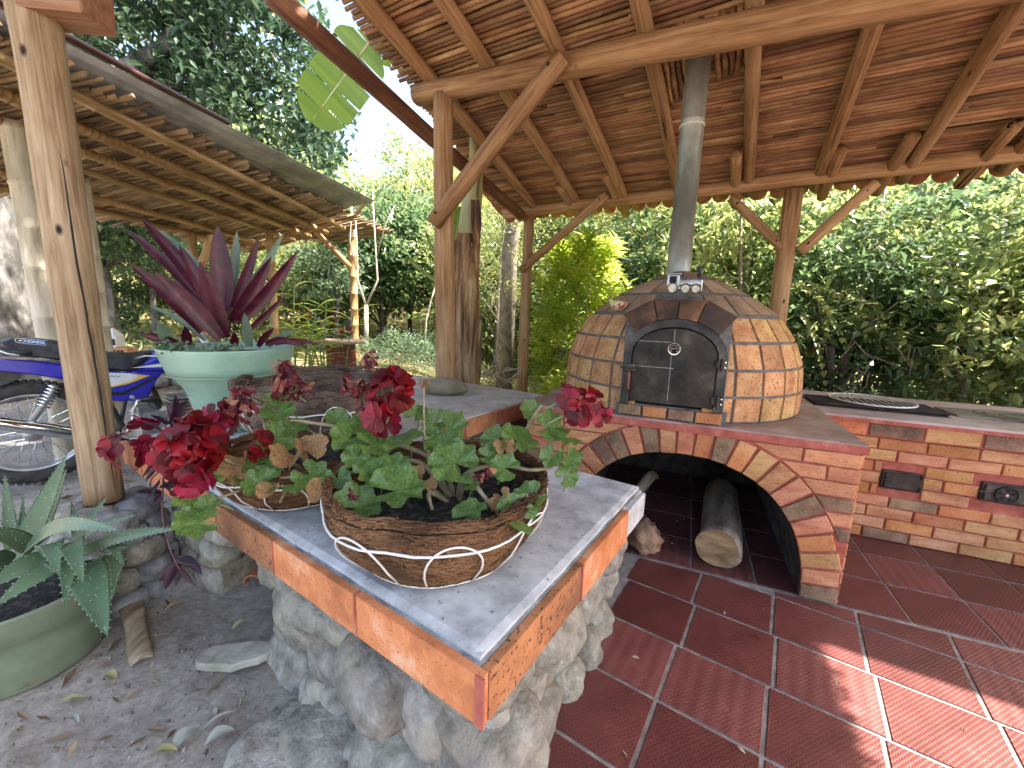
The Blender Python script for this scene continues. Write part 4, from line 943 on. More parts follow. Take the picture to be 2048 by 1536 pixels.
# rafters: along the slope, where the photograph has them
NRIDGE = -1.35; NEAVE = NB2 + .34
for k, ((xa, ya), r) in enumerate([((736, 7), .062), ((893, 7), .058), ((1071, 2), .058), ((1304, 134), .058), ((1500, 180), .056), ((1700, 180), .058), ((1932, 164), .06)]):
    e = roof_en(xa, ya)[0]; logo('rafter', roof_pt(e, NRIDGE + .05, -.004), roof_pt(e + random.uniform(-.03, .03), NB2 + .20, -.004), r, r * .85, WOODR, pav, .012, .015, 14, 16)
for e in (roof_en(1932, 164)[0] + .62, roof_en(1932, 164)[0] + 1.25, roof_en(1932, 164)[0] + 1.9): logo('rafter', roof_pt(e, NRIDGE + .05 if e < 4.0 else 1.4, -.004), roof_pt(e, NB2 + .20, -.004), .058, .05, WOODR, pav, .012, .015, 14, 14)
# short rafter stubs lapped at the rear beam
for (x, y, x2, y2) in [(1118, 372, 1135, 398), (1212, 352, 1236, 392), (1473, 308, 1471, 362), (1682, 300, 1664, 340), (1826, 272, 1788, 322), (2030, 250, 1985, 296)]:
    e0, n0 = roof_en(x, y, -.02); logo('rafter_stub', roof_pt(e0, n0, -.02), roof_pt(roof_en(x2, y2, -.02)[0], NB2 + .36, -.02), .050, .047, WOODR, pav, .01, .0, 14, 6)
# dark gable log hanging outside the cane edge
ga = roof_en(548, -6, -.12); gb = roof_en(1040, 428, -.12)
logo('gable_log', roof_pt(ga[0], ga[1], -.12) , roof_pt(gb[0] + .02, gb[1] + .02, -.14), .078, .062, WOODD, pav, .012, .01, 16, 16)
# braces
def brace(a, b_, n_off, r, parent=pav, base_n=0, px_ext=0):
    o = P2 + N2 * (base_n + n_off); pa = on_vplane(*a, o, EA); pb = on_vplane(*b_, o, EA); l_ = logo('brace', pa, pb, r, r * .95, WOOD if base_n else WOODR, parent, .008, .01, 14, 10)
    dd = (pb - pa).normalized()
    for t in (pa + dd * .09, pb - dd * .09): nail(t - N2 * r * .98, pav)
brace((868, 446), (1124, 112), -.135, .066)
brace((1043, 540), (1214, 388), -.10, .050, base_n=NB2)
brace((1566, 496), (1462, 396), -.02, .044, base_n=NB2); brace((1598, 503), (1752, 366), -.02, .05, base_n=NB2)
# cane ceiling
def cane_mesh(seed, L_=1.0, r=.0165, nodes_=5):
    rr = random.Random(seed); q = MB(); pts = []; rs_ = []
    cut = sorted(rr.uniform(.05, .95) for _ in range(nodes_)); z = 0; N_ = 14
    zs = sorted([k / N_ for k in range(N_ + 1)] + [c for c in cut] + [c + .006 for c in cut])
    for z in zs:
        pts.append((.004 * sin(z * 9 + seed), .003 * sin(z * 13 + seed * 2), z * L_)); rs_.append(r * (1.16 if any(abs(z - c) < .0031 or abs(z - c - .006) < .0005 for c in cut) else 1 + .05 * sin(z * 31 + seed)))
    q.tube(pts, rs_, 8); return q.mesh('cane', CANE, True)
canes = [cane_mesh(s) for s in range(6)]
e_left = [roof_en(682, 0, .07)[0], roof_en(850, 215, .07)[0], roof_en(1010, 425, .07)[0]]; n_left = [roof_en(682, 0, .07)[1], roof_en(850, 215, .07)[1], roof_en(1010, 425, .07)[1]]
def left_edge(n):
    if n < n_left[1]: return lerp(e_left[0], e_left[1], (n - n_left[0]) / (n_left[1] - n_left[0]))
    return lerp(e_left[1], e_left[2], (n - n_left[1]) / (n_left[2] - n_left[1]))
ERIGHT = 6.0; NROW = 96
pc_ = at_z(1715, 1290, 0) - P2; NNOTCH = pc_.dot(N2) + SN * 3.05; ENOTCH = pc_.dot(E2) + SE * 3.1; rc = random.Random(5)   # unseen step in the roof's right end, shaped to cast the sun patch corner
def notch_e(n): return ENOTCH + .32 * (NNOTCH - n)
print('FN', (FLUE_XY - P2).dot(N2))
for k in range(NROW):
    n = lerp(NRIDGE, NEAVE - .06, k / (NROW - 1)) + rc.uniform(-.004, .004); e = left_edge(n) + rc.uniform(-.03, .04) - .02; brk = [e, rc.uniform(1.2, 2.6), rc.uniform(3.2, 4.4), ERIGHT + rc.uniform(-.1, .1)]
    if k % 2: brk = [e, rc.uniform(1.9, 3.4), ERIGHT]
    if n < NNOTCH: brk[-1] = notch_e(n) + rc.uniform(-.03, .02)
    for a, b_ in zip(brk, brk[1:]):
        sk = rc.uniform(-.007, .007)
        p = roof_pt(a, n, .074 + rc.uniform(-.004, .004)); p1 = roof_pt(b_ + .01, n + sk, .074 + rc.uniform(-.004, .004)); dd = p1 - p
        new('cane', rc.choice(canes), pav, Matrix.Translation(p) @ rot_to(dd) @ Matrix.Rotation(rc.uniform(0, 6), 4, 'Z') @ Matrix.Diagonal((rc.uniform(.9, 1.15), rc.uniform(.9, 1.15), dd.length, 1)))
# mud deck added above canes to block sky; ridge, unseen front slope over camera
def slabpoly(pts, th): q = MB(); q.prism(pts, V((0, 0, th))); return q
slabpoly([roof_pt(left_edge(NRIDGE) + .05, NRIDGE, .094), roof_pt(notch_e(NRIDGE), NRIDGE, .094), roof_pt(notch_e(NNOTCH), NNOTCH, .094), roof_pt(ERIGHT + 2.5, NNOTCH, .094), roof_pt(ERIGHT + 2.5, NEAVE - .03, .094), roof_pt(left_edge(NEAVE) + .05, NEAVE - .03, .094), roof_pt(left_edge(n_left[1]) + .05, n_left[1], .094)], .035).obj('roof_deck', DECK, pav)  # unseen right end extended and notched to shape the sun patch on the floor
def front_pt(e, n, dz=0): p = roof_pt(e, NRIDGE, dz); return p + N2 * (n - NRIDGE) + V((0, 0, TS * (n - NRIDGE)))
E1a, E1b = notch_e(NRIDGE), notch_e(NRIDGE) + .9
slabpoly([front_pt(left_edge(NRIDGE), NRIDGE - .005, .094), front_pt(-.6, -3.15, .094), front_pt(E1b - .4, -3.15, .094), front_pt(E1a, NRIDGE - .005, .094)], .05).obj('front_roof_slope', DECK, pav)  # unseen slope; right edge and short eave set to steer sun and sky light
for e in (-.3, .8, 1.9, 3.0, 4.0): logo('front_rafter', front_pt(e, NRIDGE - .02, .02), front_pt(e, -3.1, .02), .06, .055, WOODR, pav)
# clay barrel tiles along the rear eave
q = MB(); n_ = 8; vs = []; fs = []
for z, r in ((0, .086), (.42, .074)):
    for k in range(n_ + 1): a = pi * k / n_; vs += [(r * cos(a), r * sin(a), z)]
for z, r in ((0, .072), (.42, .060)):
    for k in range(n_ + 1): a = pi * k / n_; vs += [(r * cos(a), r * sin(a), z)]
m_ = n_ + 1
for k in range(n_): fs += [(k, k + 1, m_ + k + 1, m_ + k), (2 * m_ + k + 1, 2 * m_ + k, 3 * m_ + k, 3 * m_ + k + 1), (k + 1, k, 2 * m_ + k, 2 * m_ + k + 1), (m_ + k, m_ + k + 1, 3 * m_ + k + 1, 3 * m_ + k)]
fs += [(0, m_, 3 * m_, 2 * m_), (n_, 2 * m_ + n_, 3 * m_ + n_, m_ + n_)]
q.add(vs, fs); tme = q.mesh('roof_tile', CLAYT, False)
e = left_edge(NEAVE) - .05; k = 0
while e < ERIGHT:
    for (n0, dz) in ((NEAVE + .10, .115), (NEAVE - .26, .150)):
        # channel tiles (hollow up) and cover tiles (hollow down) alternate
        for flip, off, zz in ((1, 0, .03), (-1, .09, .075)):
            p = roof_pt(e + off + rc.uniform(-.006, .006), n0 + rc.uniform(-.02, .02), dz + zz); up_ = PN * (1 if flip < 0 else -1); x = E2 * (1 if flip < 0 else -1)
            new('roof_tile', tme, pav, basis(p, x, up_, -NR))
    e += .18
# cane patch round the flue
fe, fn = (FLUE_XY - P2).dot(E2), (FLUE_XY - P2).dot(N2)
for k in range(12):
    e = fe - .17 + k * .042 - .06
    if abs(e - fe) < .075 and k % 2: continue
    p = roof_pt(e, fn - .2, .042); p1 = roof_pt(e, fn + .44 - .016 * k, .042)
    if abs(e - fe) < .088: p1 = roof_pt(e, fn - .09, .042)
    dd = p1 - p; new('patch_stick', canes[k % 6], pav, Matrix.Translation(p) @ rot_to(dd) @ Matrix.Diagonal((1.05, 1.05, dd.length, 1)))

# ---- big front-left post on its stone pier, with a squared beam end
PP = at_z(205, 1160, .05); PP.z = 0
P1 = V((PP.x, PP.y, .46))
fp = thing('front_post', 'thick cracked pale log post on a stone pier at the left front', 'post', (P1.x, P1.y, 0))
dpt = (on_vplane(212, 990, P1, 0) - P1); P1 = V((on_vplane(213, 985, P1, 0).x, P1.y, on_vplane(213, 985, P1, 0).z - .03))
tp = on_vplane(52, -30, P1, 0); tp = V((tp.x, P1.y, tp.z + .5))
logo('post_log', P1, V((lerp(P1.x, tp.x, 1.0), P1.y, tp.z)), .072, .080, WOODP, fp, .01, .012, 28, 30, 8.0)
# the long drying crack: a sunk dark groove lying on the log's near face
q = MB(); cr = []
for k in range(22):
    t = k / 21; px = lerp(118, 232, t) + 3 * noise.noise(V((t * 17, 5, 0))) + 4 * noise.noise(V((t * 5, 0, 0))); py = lerp(300, 985, t)
    pt = on_vplane(px, py, P1 + V((0, -.0775, 0)), 0); cr.append(pt)
q.tube(cr, [.0008 + .0032 * max(0, sin(pi * min(1, k / 21 * 1.02))) ** .6 * (1 + .5 * noise.noise(V((k * .7, 0, 2)))) for k in range(22)], 6); q.obj('drying_crack', DARK, fp)
bp = on_vplane(150, 14, P1 + V((0, -.02, 0)), 0)
br_ = on_vplane(189, 40, P1, 0); q = MB(); q.box((0, 0, 0), (.16, .15, br_.x - P1.x), None, .006); dd = V((1, .06, -.03)).normalized(); q.obj('beam_end', woodmat('beam_end_wood', [(.3, (.25, .11, .06)), (.6, (.40, .21, .12)), (.8, (.48, .29, .18))]), fp, mw=Matrix.Translation(V(((br_.x + P1.x) / 2, P1.y + .02, br_.z + .075))) @ rot_to(dd))
# pier
pier = thing('stone_pier', 'squat pier of grey river stones under the left front post', 'pier', (P1.x, P1.y, 0))
q = MB(); q.lathe([(.16, -.1), (.15, .2), (.13, P1.z - .02)], 16, (P1.x, P1.y, 0)); q.obj('mortar_core', STONEM, pier)
for zz, r, n in ((.02, .18, 7), (.14, .17, 7), (.25, .165, 6), (.35, .15, 6), (P1.z - .06, .125, 5)):
    for k in range(n):
        a = 2 * pi * (k + (zz * 7 % 1)) / n + rs.uniform(-.1, .1); stone(V((P1.x + cos(a) * r, P1.y + sin(a) * r, zz)), (.095, .075, .062), a + pi / 2, rs.random() * 90, STONEB if rs.random() < .6 else STONE, pier, 16)
stone(V((P1.x + .08, P1.y - .12, P1.z - .07)), (.13, .08, .06), .2, 5, STONEB, pier, 22)

# ================================================================ bamboo carport
CS = .25; CX, CZ0 = -2.35, 2.85
CN = V((-CS, 0, 1)).normalized(); CPT = V((CX, 5.9, CZ0))
def cp(px, py, dz=0): return on_plane(px, py, CPT + CN * dz, CN)
car = thing('bamboo_carport', 'low carport with dry cane ceiling on bamboo beams and grey zinc sheet', 'carport', (-3.2, 4.5, 0))
def cz(x): return CZ0 + CS * (x - CX)
YN, YF = 1.35, 8.1
def bamboo(name, a, b_, r, parent, mat=BAMBOO, pitch=.28, wrap=False):
    a, b_ = V(a), V(b_); L_ = (b_ - a).length; q = MB(); pts = []; rs_ = []; z = 0; k = 0
    zs = []
    if wrap:
        z = 0
        while z < L_: zs += [(z, 1), (z + .018, 1.22), (z + .030, 1.22), (z + .036, 1)]; z += .052
    else:
        z = rs.uniform(.05, .2)
        zs = [(0, 1)]
        while z < L_ - .03: zs += [(z - .012, 1.0), (z - .004, 1.12), (z, 1.02), (z + .004, 1.12), (z + .012, 1.0)]; z += pitch * rs.uniform(.85, 1.15)
        zs += [(L_, 1)]
    for z, f in zs: pts.append((.006 * sin(z * 2.1 + r * 99), .006 * cos(z * 1.7), z)); rs_.append(r * f)
    q.tube(pts, rs_, 12); return q.obj(name, mat, parent, True, Matrix.Translation(a) @ rot_to(b_ - a))
for k, ((x, y), r, wr) in enumerate([((400, 306), .052, 0), ((390, 345), .050, 1), ((365, 370), .046, 1), ((340, 391), .042, 0), ((300, 420), .04, 1), ((270, 434), .045, 0)]):
    x_ = cp(x, y).x; r *= .68; bamboo('wrapped_beam' if wr else 'bamboo_beam', (x_, YN, cz(x_) - .03), (x_, 6.9, cz(x_) - .03), r, car, wrap=wr)
XR = cp(790, 466, .05).x + .02; XL = cp(300, 450).x - .15
def cane2_mesh(seed):
    rr = random.Random(seed); q = MB(); pts = []; rs_ = []
    for i in range(9): pts.append((.012 * sin(i + seed), .008 * sin(i * 1.7 + seed), i / 8)); rs_.append(.017 * (1 + .1 * sin(i * 5 + seed)))
    q.tube(pts, rs_, 7); return q.mesh('ceiling_cane', CANE2, True)
c2 = [cane2_mesh(s) for s in range(5)]
y = YN; k = 0
while y < YF:
    x0 = (XL if y < 7.2 else -3.5) + rs.uniform(-.12, .1); x1 = -2.66 + max(0, y - 4.6) * .085 + rs.uniform(-.09, .07); p = V((x0, y + rs.uniform(-.02, .02), cz(x0) + .035 + rs.uniform(-.008, .01))); p1 = V((x1, y + rs.uniform(-.05, .05), cz(x1) + .035 + rs.uniform(-.01, .012))); dd = p1 - p
    new('ceiling_cane', rs.choice(c2), car, Matrix.Translation(p) @ rot_to(dd) @ Matrix.Rotation(rs.uniform(0, 6), 4, 'Z') @ Matrix.Diagonal((rs.uniform(.75, 1.2), rs.uniform(.75, 1.2), dd.length, 1))); y += .0315 * (1 + (rs.random() < .05) * 1.2); k += 1
# zinc sheet above, ridges running lengthwise, reaching past the canes
q = MB(); X0 = XL - .1; X1 = XR + .42; nx_ = 150
for yy in (YN - .2, 6.4):
    for i in range(nx_ + 1): x = lerp(X0, -2.60 + .132 * (yy - 2.6), i / nx_); q.v.append((x, yy, cz(x) + .095 + .012 * sin((x - X0) * 2 * pi / .085)))
for yy in (YN - .2, 6.4):
    for i in range(nx_ + 1): x = lerp(X0, -2.60 + .132 * (yy - 2.6), i / nx_); q.v.append((x, yy, cz(x) + .097 + .012 * sin((x - X0) * 2 * pi / .085)))
m_ = nx_ + 1
for i in range(nx_): q.f += [(i, i + 1, m_ + i + 1, m_ + i), (2 * m_ + i, 3 * m_ + i, 3 * m_ + i + 1, 2 * m_ + i + 1)]
q.f += [(0, m_, 3 * m_, 2 * m_), (nx_, 2 * m_ + nx_, 3 * m_ + nx_, m_ + nx_)] + [(i, 2 * m_ + i, 2 * m_ + i + 1, i + 1) for i in range(nx_)] + [(m_ + i, m_ + i + 1, 3 * m_ + i + 1, 3 * m_ + i) for i in range(nx_)]
q.obj('zinc_sheet', ZINC, car, True)
q = MB(); q.tube([(-2.73, YN, cz(-2.73) + .13), (-2.45, 3.75, cz(-2.45) + .13)], .022, 12); q.obj('maroon_pipe', MAROON, car, True)
# posts and braces of the carport
def carpost(px, py, x, r, mat=BAMBOO):
    v = ray(px, py); t = x / v.x; p = CAM + v * t; return bamboo('bamboo_post', (p.x, p.y, terr(p.x, p.y) - .1), (p.x + .01, p.y, cz(p.x) - .02), r, car, mat, .3)
xa = cp(400, 306).x
carpost(704, 520, xa + .02, .062); carpost(540, 520, cp(340, 391).x, .05); carpost(386, 520, cp(270, 434).x, .05); carpost(48, 400, xa - .55, .062, BAMGREY); carpost(196, 650, xa - 1.0, .075, BAMGREY)
pa = at_y(700, 535, 6.8); pb = at_y(628, 458, 6.7); bamboo('bamboo_brace', pa, pb, .045, car)
pa = at_y(400, 545, 5.0); pb = at_y(425, 470, 4.9); bamboo('bamboo_brace', pa, pb, .04, car)
q = MB(); pa = at_y(735, 400, 6.5); pb = at_y(700, 440, 6.75); bamboo('bamboo_strut', pa, pb, .03, car)
# ================================================================ plants on the bench
def strap(q, p0, p1, w, lift=.1, fold=.25, seg=12, side=None, tip=1.0, twist=0.0, wbase=.6):
    """pointed strap leaf from p0 to p1, arching by lift (upwards), folded along its midrib"""
    p0, p1 = V(p0), V(p1); d = p1 - p0; L_ = d.length; t = d.normalized()
    up = V((0, 0, 1)); s0 = t.cross(up)
    if s0.length < .15: s0 = V((1, 0, 0))
    s0.normalize(); s0 = side.normalized() if side is not None else s0
    n0 = s0.cross(t).normalized()
    vs = []
    for i in range(seg + 1):
        u = i / seg; c = p0 + d * u + n0 * 0 + up * (lift * L_ * sin(pi * u) * (1 - .25 * u))
        prof = (wbase + (1 - wbase) * sin(min(1, u * 2.2) * pi / 2)) * (1 - u ** 3.2) ** .85 if u < 1 else 0
        a = twist * u; s_ = s0 * cos(a) + n0 * sin(a); nn = n0 * cos(a) - s0 * sin(a)
        hw = w * .5 * max(prof, .004)
        e = nn * hw * fold * 1.6
        vs += [c - s_ * hw + e, c - s_ * hw * .5 + e * .36, c, c + s_ * hw * .5 + e * .36, c + s_ * hw + e]
    fs = []
    for i in range(seg):
        for k in range(4): a = i * 5 + k; fs.append((a, a + 1, a + 6, a + 5))
    q.add(vs, fs); return q
def leafobj(name, mat, parent, *a, **k):
    q = MB(); strap(q, *a, **k); q.cur = None; c = V(a[0]); q.v = [tuple(V(p) - c) for p in q.v]; return q.obj(name, mat, parent, True, Matrix.Translation(c))

# ---- coir baskets in white wire frames
def fibres(q, fn, n, rr, ln=.05, w=.0016, out=.007):
    for _ in range(n):
        u, v = rr.random(), rr.random(); a = rr.uniform(0, 2 * pi); pts = []
        for k in range(5):
            t = (k - 2) / 4 * ln * 2; p, nn = fn((u + t * cos(a + k * .25) * 1.2) , max(0, min(1, v + t * sin(a + k * .25) * 3)))
            pts.append(p + nn * (out * (.5 + rr.random())))
        wv = V((rr.uniform(-1, 1), rr.uniform(-1, 1), rr.uniform(-1, 1))).normalized() * w
        vs = []
        for p in pts: vs += [p - wv, p + wv]
        q.add(vs, [(2 * k, 2 * k + 1, 2 * k + 3, 2 * k + 2) for k in range(4)])
def basket(label, c, R, hgt, mat, fmat, seed, soil=True, over=.03, nf=1500, loops=8, grp=None, tilt=(0, 0)):
    rr = random.Random(seed); c = V(c)
    M = Matrix.Rotation(tilt[0], 3, 'X') @ Matrix.Rotation(tilt[1], 3, 'Y')
    t = thing('coir_basket', label, 'basket', c, grp)
    def rad_(h): return R * (.60 + .40 * sin(min(1, h) * pi / 2) ** .8) if h > 0 else R * .60
    def P(u, v, rin=0):
        a = 2 * pi * u; wob = 1 + .03 * noise.noise(V((cos(a) * 2, sin(a) * 2, v * 2 + seed))); hh = hgt * v * (1 + over / hgt * v * (1 + .8 * noise.noise(V((cos(a) * 3, sin(a) * 3, seed * 2.0)))))
        r = rad_(v) * wob - rin; return c + M @ V((cos(a) * r, sin(a) * r, hh))
    q = MB(); nu, nv = 64, 14
    for j in range(nv + 1):
        for i in range(nu): p = P(i / nu, j / nv); d = .004 * noise.noise(V((i * .9, j * .8, seed))); q.v.append(tuple(p + (p - c).normalized() * d))
    for j in range(nv + 1):
        for i in range(nu): q.v.append(tuple(P(i / nu, 1 - j / nv * .9, .018 + .006 * noise.noise(V((i * .8, j, 4)))) - V((0, 0, 0))))
    tot = 2 * nv + 2
    for j in range(tot - 1):
        for i in range(nu): q.f.append((j * nu + i, j * nu + (i + 1) % nu, (j + 1) * nu + (i + 1) % nu, (j + 1) * nu + i))
    q.f.append(tuple(range(nu))[::-1]); q.f.append(tuple(range((tot - 1) * nu, tot * nu)))
    lin = q.obj('coir_liner', mat, t, True)
    q = MB()
    def S(u, v): p = P(u, v); n_ = (p - c - V((0, 0, hgt * .5))).normalized(); return p, n_
    fibres(q, S, nf, rr)
    def S2(u, v): p = P(u, 1 - v * .8, .018); return p, (c + V((0, 0, hgt)) - p).normalized()
    fibres(q, S2, nf // 2, rr)
    def S3(u, v): p = P(u, 1) + V((0, 0, v * .015)); return p, V((rr.uniform(-1, 1), rr.uniform(-1, 1), 1)).normalized() * 2
    fibres(q, S3, nf // 3, rr, .03)
    f = q.obj('loose_fibres', fmat, t); f['kind'] = 'stuff'
    if soil:
        q = MB(); n_ = 40; vs = []; fs = []
        for k in range(9):
            for i in range(n_):
                a = 2 * pi * i / n_; r = (R - .02) * .93 * (k + .02) / 8; z = hgt * .80 + .018 * noise.noise(V((cos(a) * r * 22, sin(a) * r * 22, seed))) + .010 * noise.noise(V((cos(a) * r * 60, sin(a) * r * 60, 2))); vs.append(c + M @ V((cos(a) * r, sin(a) * r, z)))
        for k in range(8):
            for i in range(n_): fs.append((k * n_ + i, k * n_ + (i + 1) % n_, (k + 1) * n_ + (i + 1) % n_, (k + 1) * n_ + i))
        q.add(vs, fs); q.obj('soil', SOIL, t, True)
    # wire
    def ring(v, rout, wr, name):
        q = MB(); q.tube([P(i / 60, v) + (P(i / 60, v) - c - V((0, 0, hgt * v))).normalized() * rout for i in range(60)], wr, 6, closed=True); return q.obj(name, WHITEW, t, True)
    ring(.80, .014, .0034, 'rim_wire'); ring(.12, .013, .0026, 'foot_wire')
    for k in range(loops):
        u0 = (k + .37) / loops; q = MB(); pts = []
        for i in range(21):
            s_ = i / 20; v = .12 + .78 * sin(pi * s_) ** .45; u = u0 + (s_ - .5) * .62 / loops * (1.0 + .5 * sin(pi * s_)); p = P(u, v); pts.append(p + (p - c - V((0, 0, hgt * v))).normalized() * .0165)
        q.tube(pts, .0027, 6); q.obj('wire_loop', WHITEW, t, True)
    return t
BA = V((-.205, 1.135, BZ)); BB = V((-.80, 1.50, BZ)); BC = V((-.98, 2.10, BZ))
basket('large coir basket in white wire at the bench corner, holding the geranium', BA, .305, .185, COIR, FIBRE, 1, over=.02, nf=9000, tilt=(0, 0))
basket('second coir basket in white wire behind the corner one, half hidden by leaves', BB, .285, .135, COIR, FIBRE, 2, over=.02, nf=5000)
basket('old empty coir basket with greyish fibre rim before the green pot', BC, .40, .25, COIRD, FIBRED, 3, soil=False, over=.06, nf=9000, loops=10)

# ---- geranium
def ger_leaf(seed, fold=0.0, lobes=7):
    rr = random.Random(seed); q = MB(); n = lobes * 6; vs = [V((0, 0, 0))]; R_ = 4
    for k in range(1, R_ + 1):
        f = k / R_
        for i in range(n + 1):
            a = -pi + .30 + (2 * pi - .60) * i / n; ph = i / n * lobes
            lob = 1 - .15 * (abs((ph % 1) - .5) * 2) ** 2.4 * f - .035 * abs(sin(ph * pi * 3)) * f
            r = f * lob * (1 + .06 * noise.noise(V((a, seed, 0))))
            z = .16 * f * f * (1.0 if fold < .5 else .4) + .10 * f * f * sin(a * lobes / 2 * 1.7 + seed) * f + .04 * sin(ph * 2 * pi) * f + fold * .55 * abs(sin(a)) * f
            vs.append(V((cos(a) * r, sin(a) * r, z)))
    m_ = n + 1; fs = [(0, 1 + i, 2 + i) for i in range(n)]
    for k in range(R_ - 1):
        for i in range(n): a = 1 + k * m_ + i; fs.append((a, a + m_, a + m_ + 1, a + 1))
    q.add(vs, fs); return q
GL_M = [ger_leaf(s, [0, .2, .5, .1, .8][s % 5]).mesh('leaf', GER, True) for s in range(6)]
GD_M = [ger_leaf(20 + s, 1.5 + .5 * s).mesh('dry_leaf', GERDRY, True) for s in range(3)]
def crp(x, y): return 350 + x / 2.2756, 650 + y / 2.2756
rg = random.Random(12)
def px_leaf(x, y, r, wy, parent, meshes, name='leaf', nrm=None):
    X, Y = crp(x, y); p = at_y(X, Y, wy); sc = r / 2.2756 / FPX * (p - CAM).dot(FWD)
    toc = (CAM - p).normalized()
    n_ = nrm or (V((rg.uniform(-.55, .55), rg.uniform(-.3, .3), rg.uniform(.2, .9))) + toc * rg.uniform(.35, .95)).normalized()
    M = Matrix.Translation(p) @ rot_to(n_) @ Matrix.Rotation(rg.uniform(0, 2 * pi), 4, 'Z') @ Matrix.Diagonal((sc * 1.25, sc * 1.25, sc * 1.25, 1))
    return new(name, rg.choice(meshes), parent, M), p, n_
def petal(q, base, d, nrm, L_, w, tint):
    s_ = d.cross(nrm).normalized(); vs = []; R_ = [(0, .10, 0), (.3, .55, .02), (.62, .98, .05), (.86, .92, .02), (1.0, .45, -.07)]
    for u, ww, z in R_:
        for k in (-1, 0, 1): vs.append(base + d * (u * L_) + s_ * (k * ww * w * .5) + nrm * (z * L_ + (.06 * L_ * abs(k)) + random.uniform(-.03, .03) * L_))
    q.cur = tint; q.add(vs, [(r * 3 + k, r * 3 + k + 1, r * 3 + k + 4, r * 3 + k + 3) for r in range(4) for k in range(2)])
def floret(q, c, nrm, R_, rr, wither=0):
    nrm = nrm.normalized(); a0 = rr.uniform(0, 6); x = nrm.orthogonal().normalized(); y = nrm.cross(x)
    for k in range(5 if not wither else 4):
        a = a0 + 2 * pi * k / 5 + rr.uniform(-.15, .15); d = (x * cos(a) + y * sin(a))
        if wither: d = (d * rr.uniform(.2, .7) - nrm * rr.uniform(-.6, .9) + V((0, 0, -rr.uniform(.2, .9)))).normalized(); petal(q, c, d, (nrm + V((rr.uniform(-1, 1), rr.uniform(-1, 1), 0))).normalized(), R_ * rr.uniform(.6, 1.1), R_ * rr.uniform(.25, .5), rr.random())
        else: d = (d + nrm * rr.uniform(.05, .3)).normalized(); petal(q, c, d, nrm, R_, R_ * .88, rr.random())
def head(parent, px, py, wy, Rpx, n, fr, mat, seed, wither=0, name='flower_head', X=None):
    p = at_y(px, py, wy); k = (p - CAM).dot(FWD) / FPX; R_ = Rpx * k; fr = fr * k; rr = random.Random(seed); q = MB(); toc = (CAM - p).normalized()
    for i in range(n):
        d = V((rr.uniform(-1, 1), rr.uniform(-1, 1), rr.uniform(-.8, 1))) + toc * .75; d.normalize(); c = p + V((d.x * R_ * rr.uniform(.5, 1), d.y * R_ * .6, d.z * R_ * rr.uniform(.5, 1)))
        floret(q, c, d, fr * rr.uniform(.85, 1.1) * (1 if wither else 1.08), rr, wither)
    return q.obj(name, mat, parent, True), p
def stem(parent, pts, r0, r1, mat=GERST, name='stem'):
    q = MB(); P_ = [at_y(*p) if len(p) == 3 and p[0] > 5 else V(p) for p in pts]
    # smooth
    out = []
    for i in range(len(P_) - 1):
        a, b_ = P_[i], P_[i + 1]; pa = P_[max(0, i - 1)]; pb = P_[min(len(P_) - 1, i + 2)]
        for k in range(5):
            t = k / 5; out.append(.5 * ((2 * a) + (b_ - pa) * t + (2 * pa - 5 * a + 4 * b_ - pb) * t * t + (-pa + 3 * a - 3 * b_ + pb) * t ** 3))
    out.append(P_[-1]); n_ = len(out); q.tube(out, [lerp(r0, r1, i / (n_ - 1)) * (1 + .12 * sin(i * 2.1)) for i in range(n_)], 7); return q.obj(name, mat, parent, True)
ger = thing('geranium', 'sprawling crimson geranium with scalloped leaves growing from the corner basket', 'geranium', (BA.x, BA.y, BZ + .12))
C0 = (-.16, 1.17, BZ + .10)
main = [[(C0), (840, 925, 1.15), (760, 940, 1.15), (640, 950, 1.2), (560, 955, 1.22)], [C0, (870, 920, 1.15), (700, 860, 1.25), (620, 845, 1.27), (580, 840, 1.27)], [C0, (930, 950, 1.12), (1000, 930, 1.12), (1060, 940, 1.1), (1105, 935, 1.12)], [C0, (935, 960, 1.08), (985, 1010, 1.0), (1010, 990, .98)], [C0, (860, 985, 1.05), (865, 1020, 1.02)], [(C0), (820, 955, 1.1), (710, 985, 1.02)], [(1000, 930, 1.12), (1040, 880, 1.15), (1070, 830, 1.18), (1085, 810, 1.18)], [C0, (855, 900, 1.16), (850, 870, 1.18)]]
for pts in main: stem(ger, pts, .0085, .0045)
for x, y, r, wy in [(1005, 755, 112, .98), (825, 835, 92, .98), (740, 700, 55, 1.08), (900, 545, 72, 1.12), (1050, 535, 84, 1.10), (790, 520, 72, 1.16), (1270, 625, 96, 1.05), (1240, 480, 88, 1.14), (1185, 445, 52, 1.2), (950, 435, 50, 1.2), (865, 455, 56, 1.2), (735, 425, 45, 1.25), (1095, 405, 45, 1.2), (1345, 862, 72, .93), (1550, 872, 82, .94), (1620, 790, 68, 1.0), (1500, 650, 60, 1.05), (1455, 520, 55, 1.12), (1560, 522, 78, 1.1), (1700, 470, 66, 1.12), (1765, 510, 66, 1.12), (1790, 612, 50, 1.1), (1780, 685, 48, 1.08), (1620, 390, 46, 1.2), (1715, 600, 48, 1.1), (1345, 722, 40, 1.05), (885, 655, 58, 1.06), (1000, 650, 62, 1.08), (830, 600, 55, 1.1), (1180, 560, 45, 1.12), (905, 690, 60, 1.03), (1420, 600, 40, 1.08)]:
    o, p, n_ = px_leaf(x, y, r, wy, ger, GL_M); a = p - V((0, -.03, .07)) + V((rg.uniform(-.03, .03), .02, 0)); stem(ger, [tuple(a), tuple((a + p) / 2 + V((.006, .004, .004))), tuple(p - n_ * .002)], .0022, .0016, GERSTG, 'leaf_stalk')
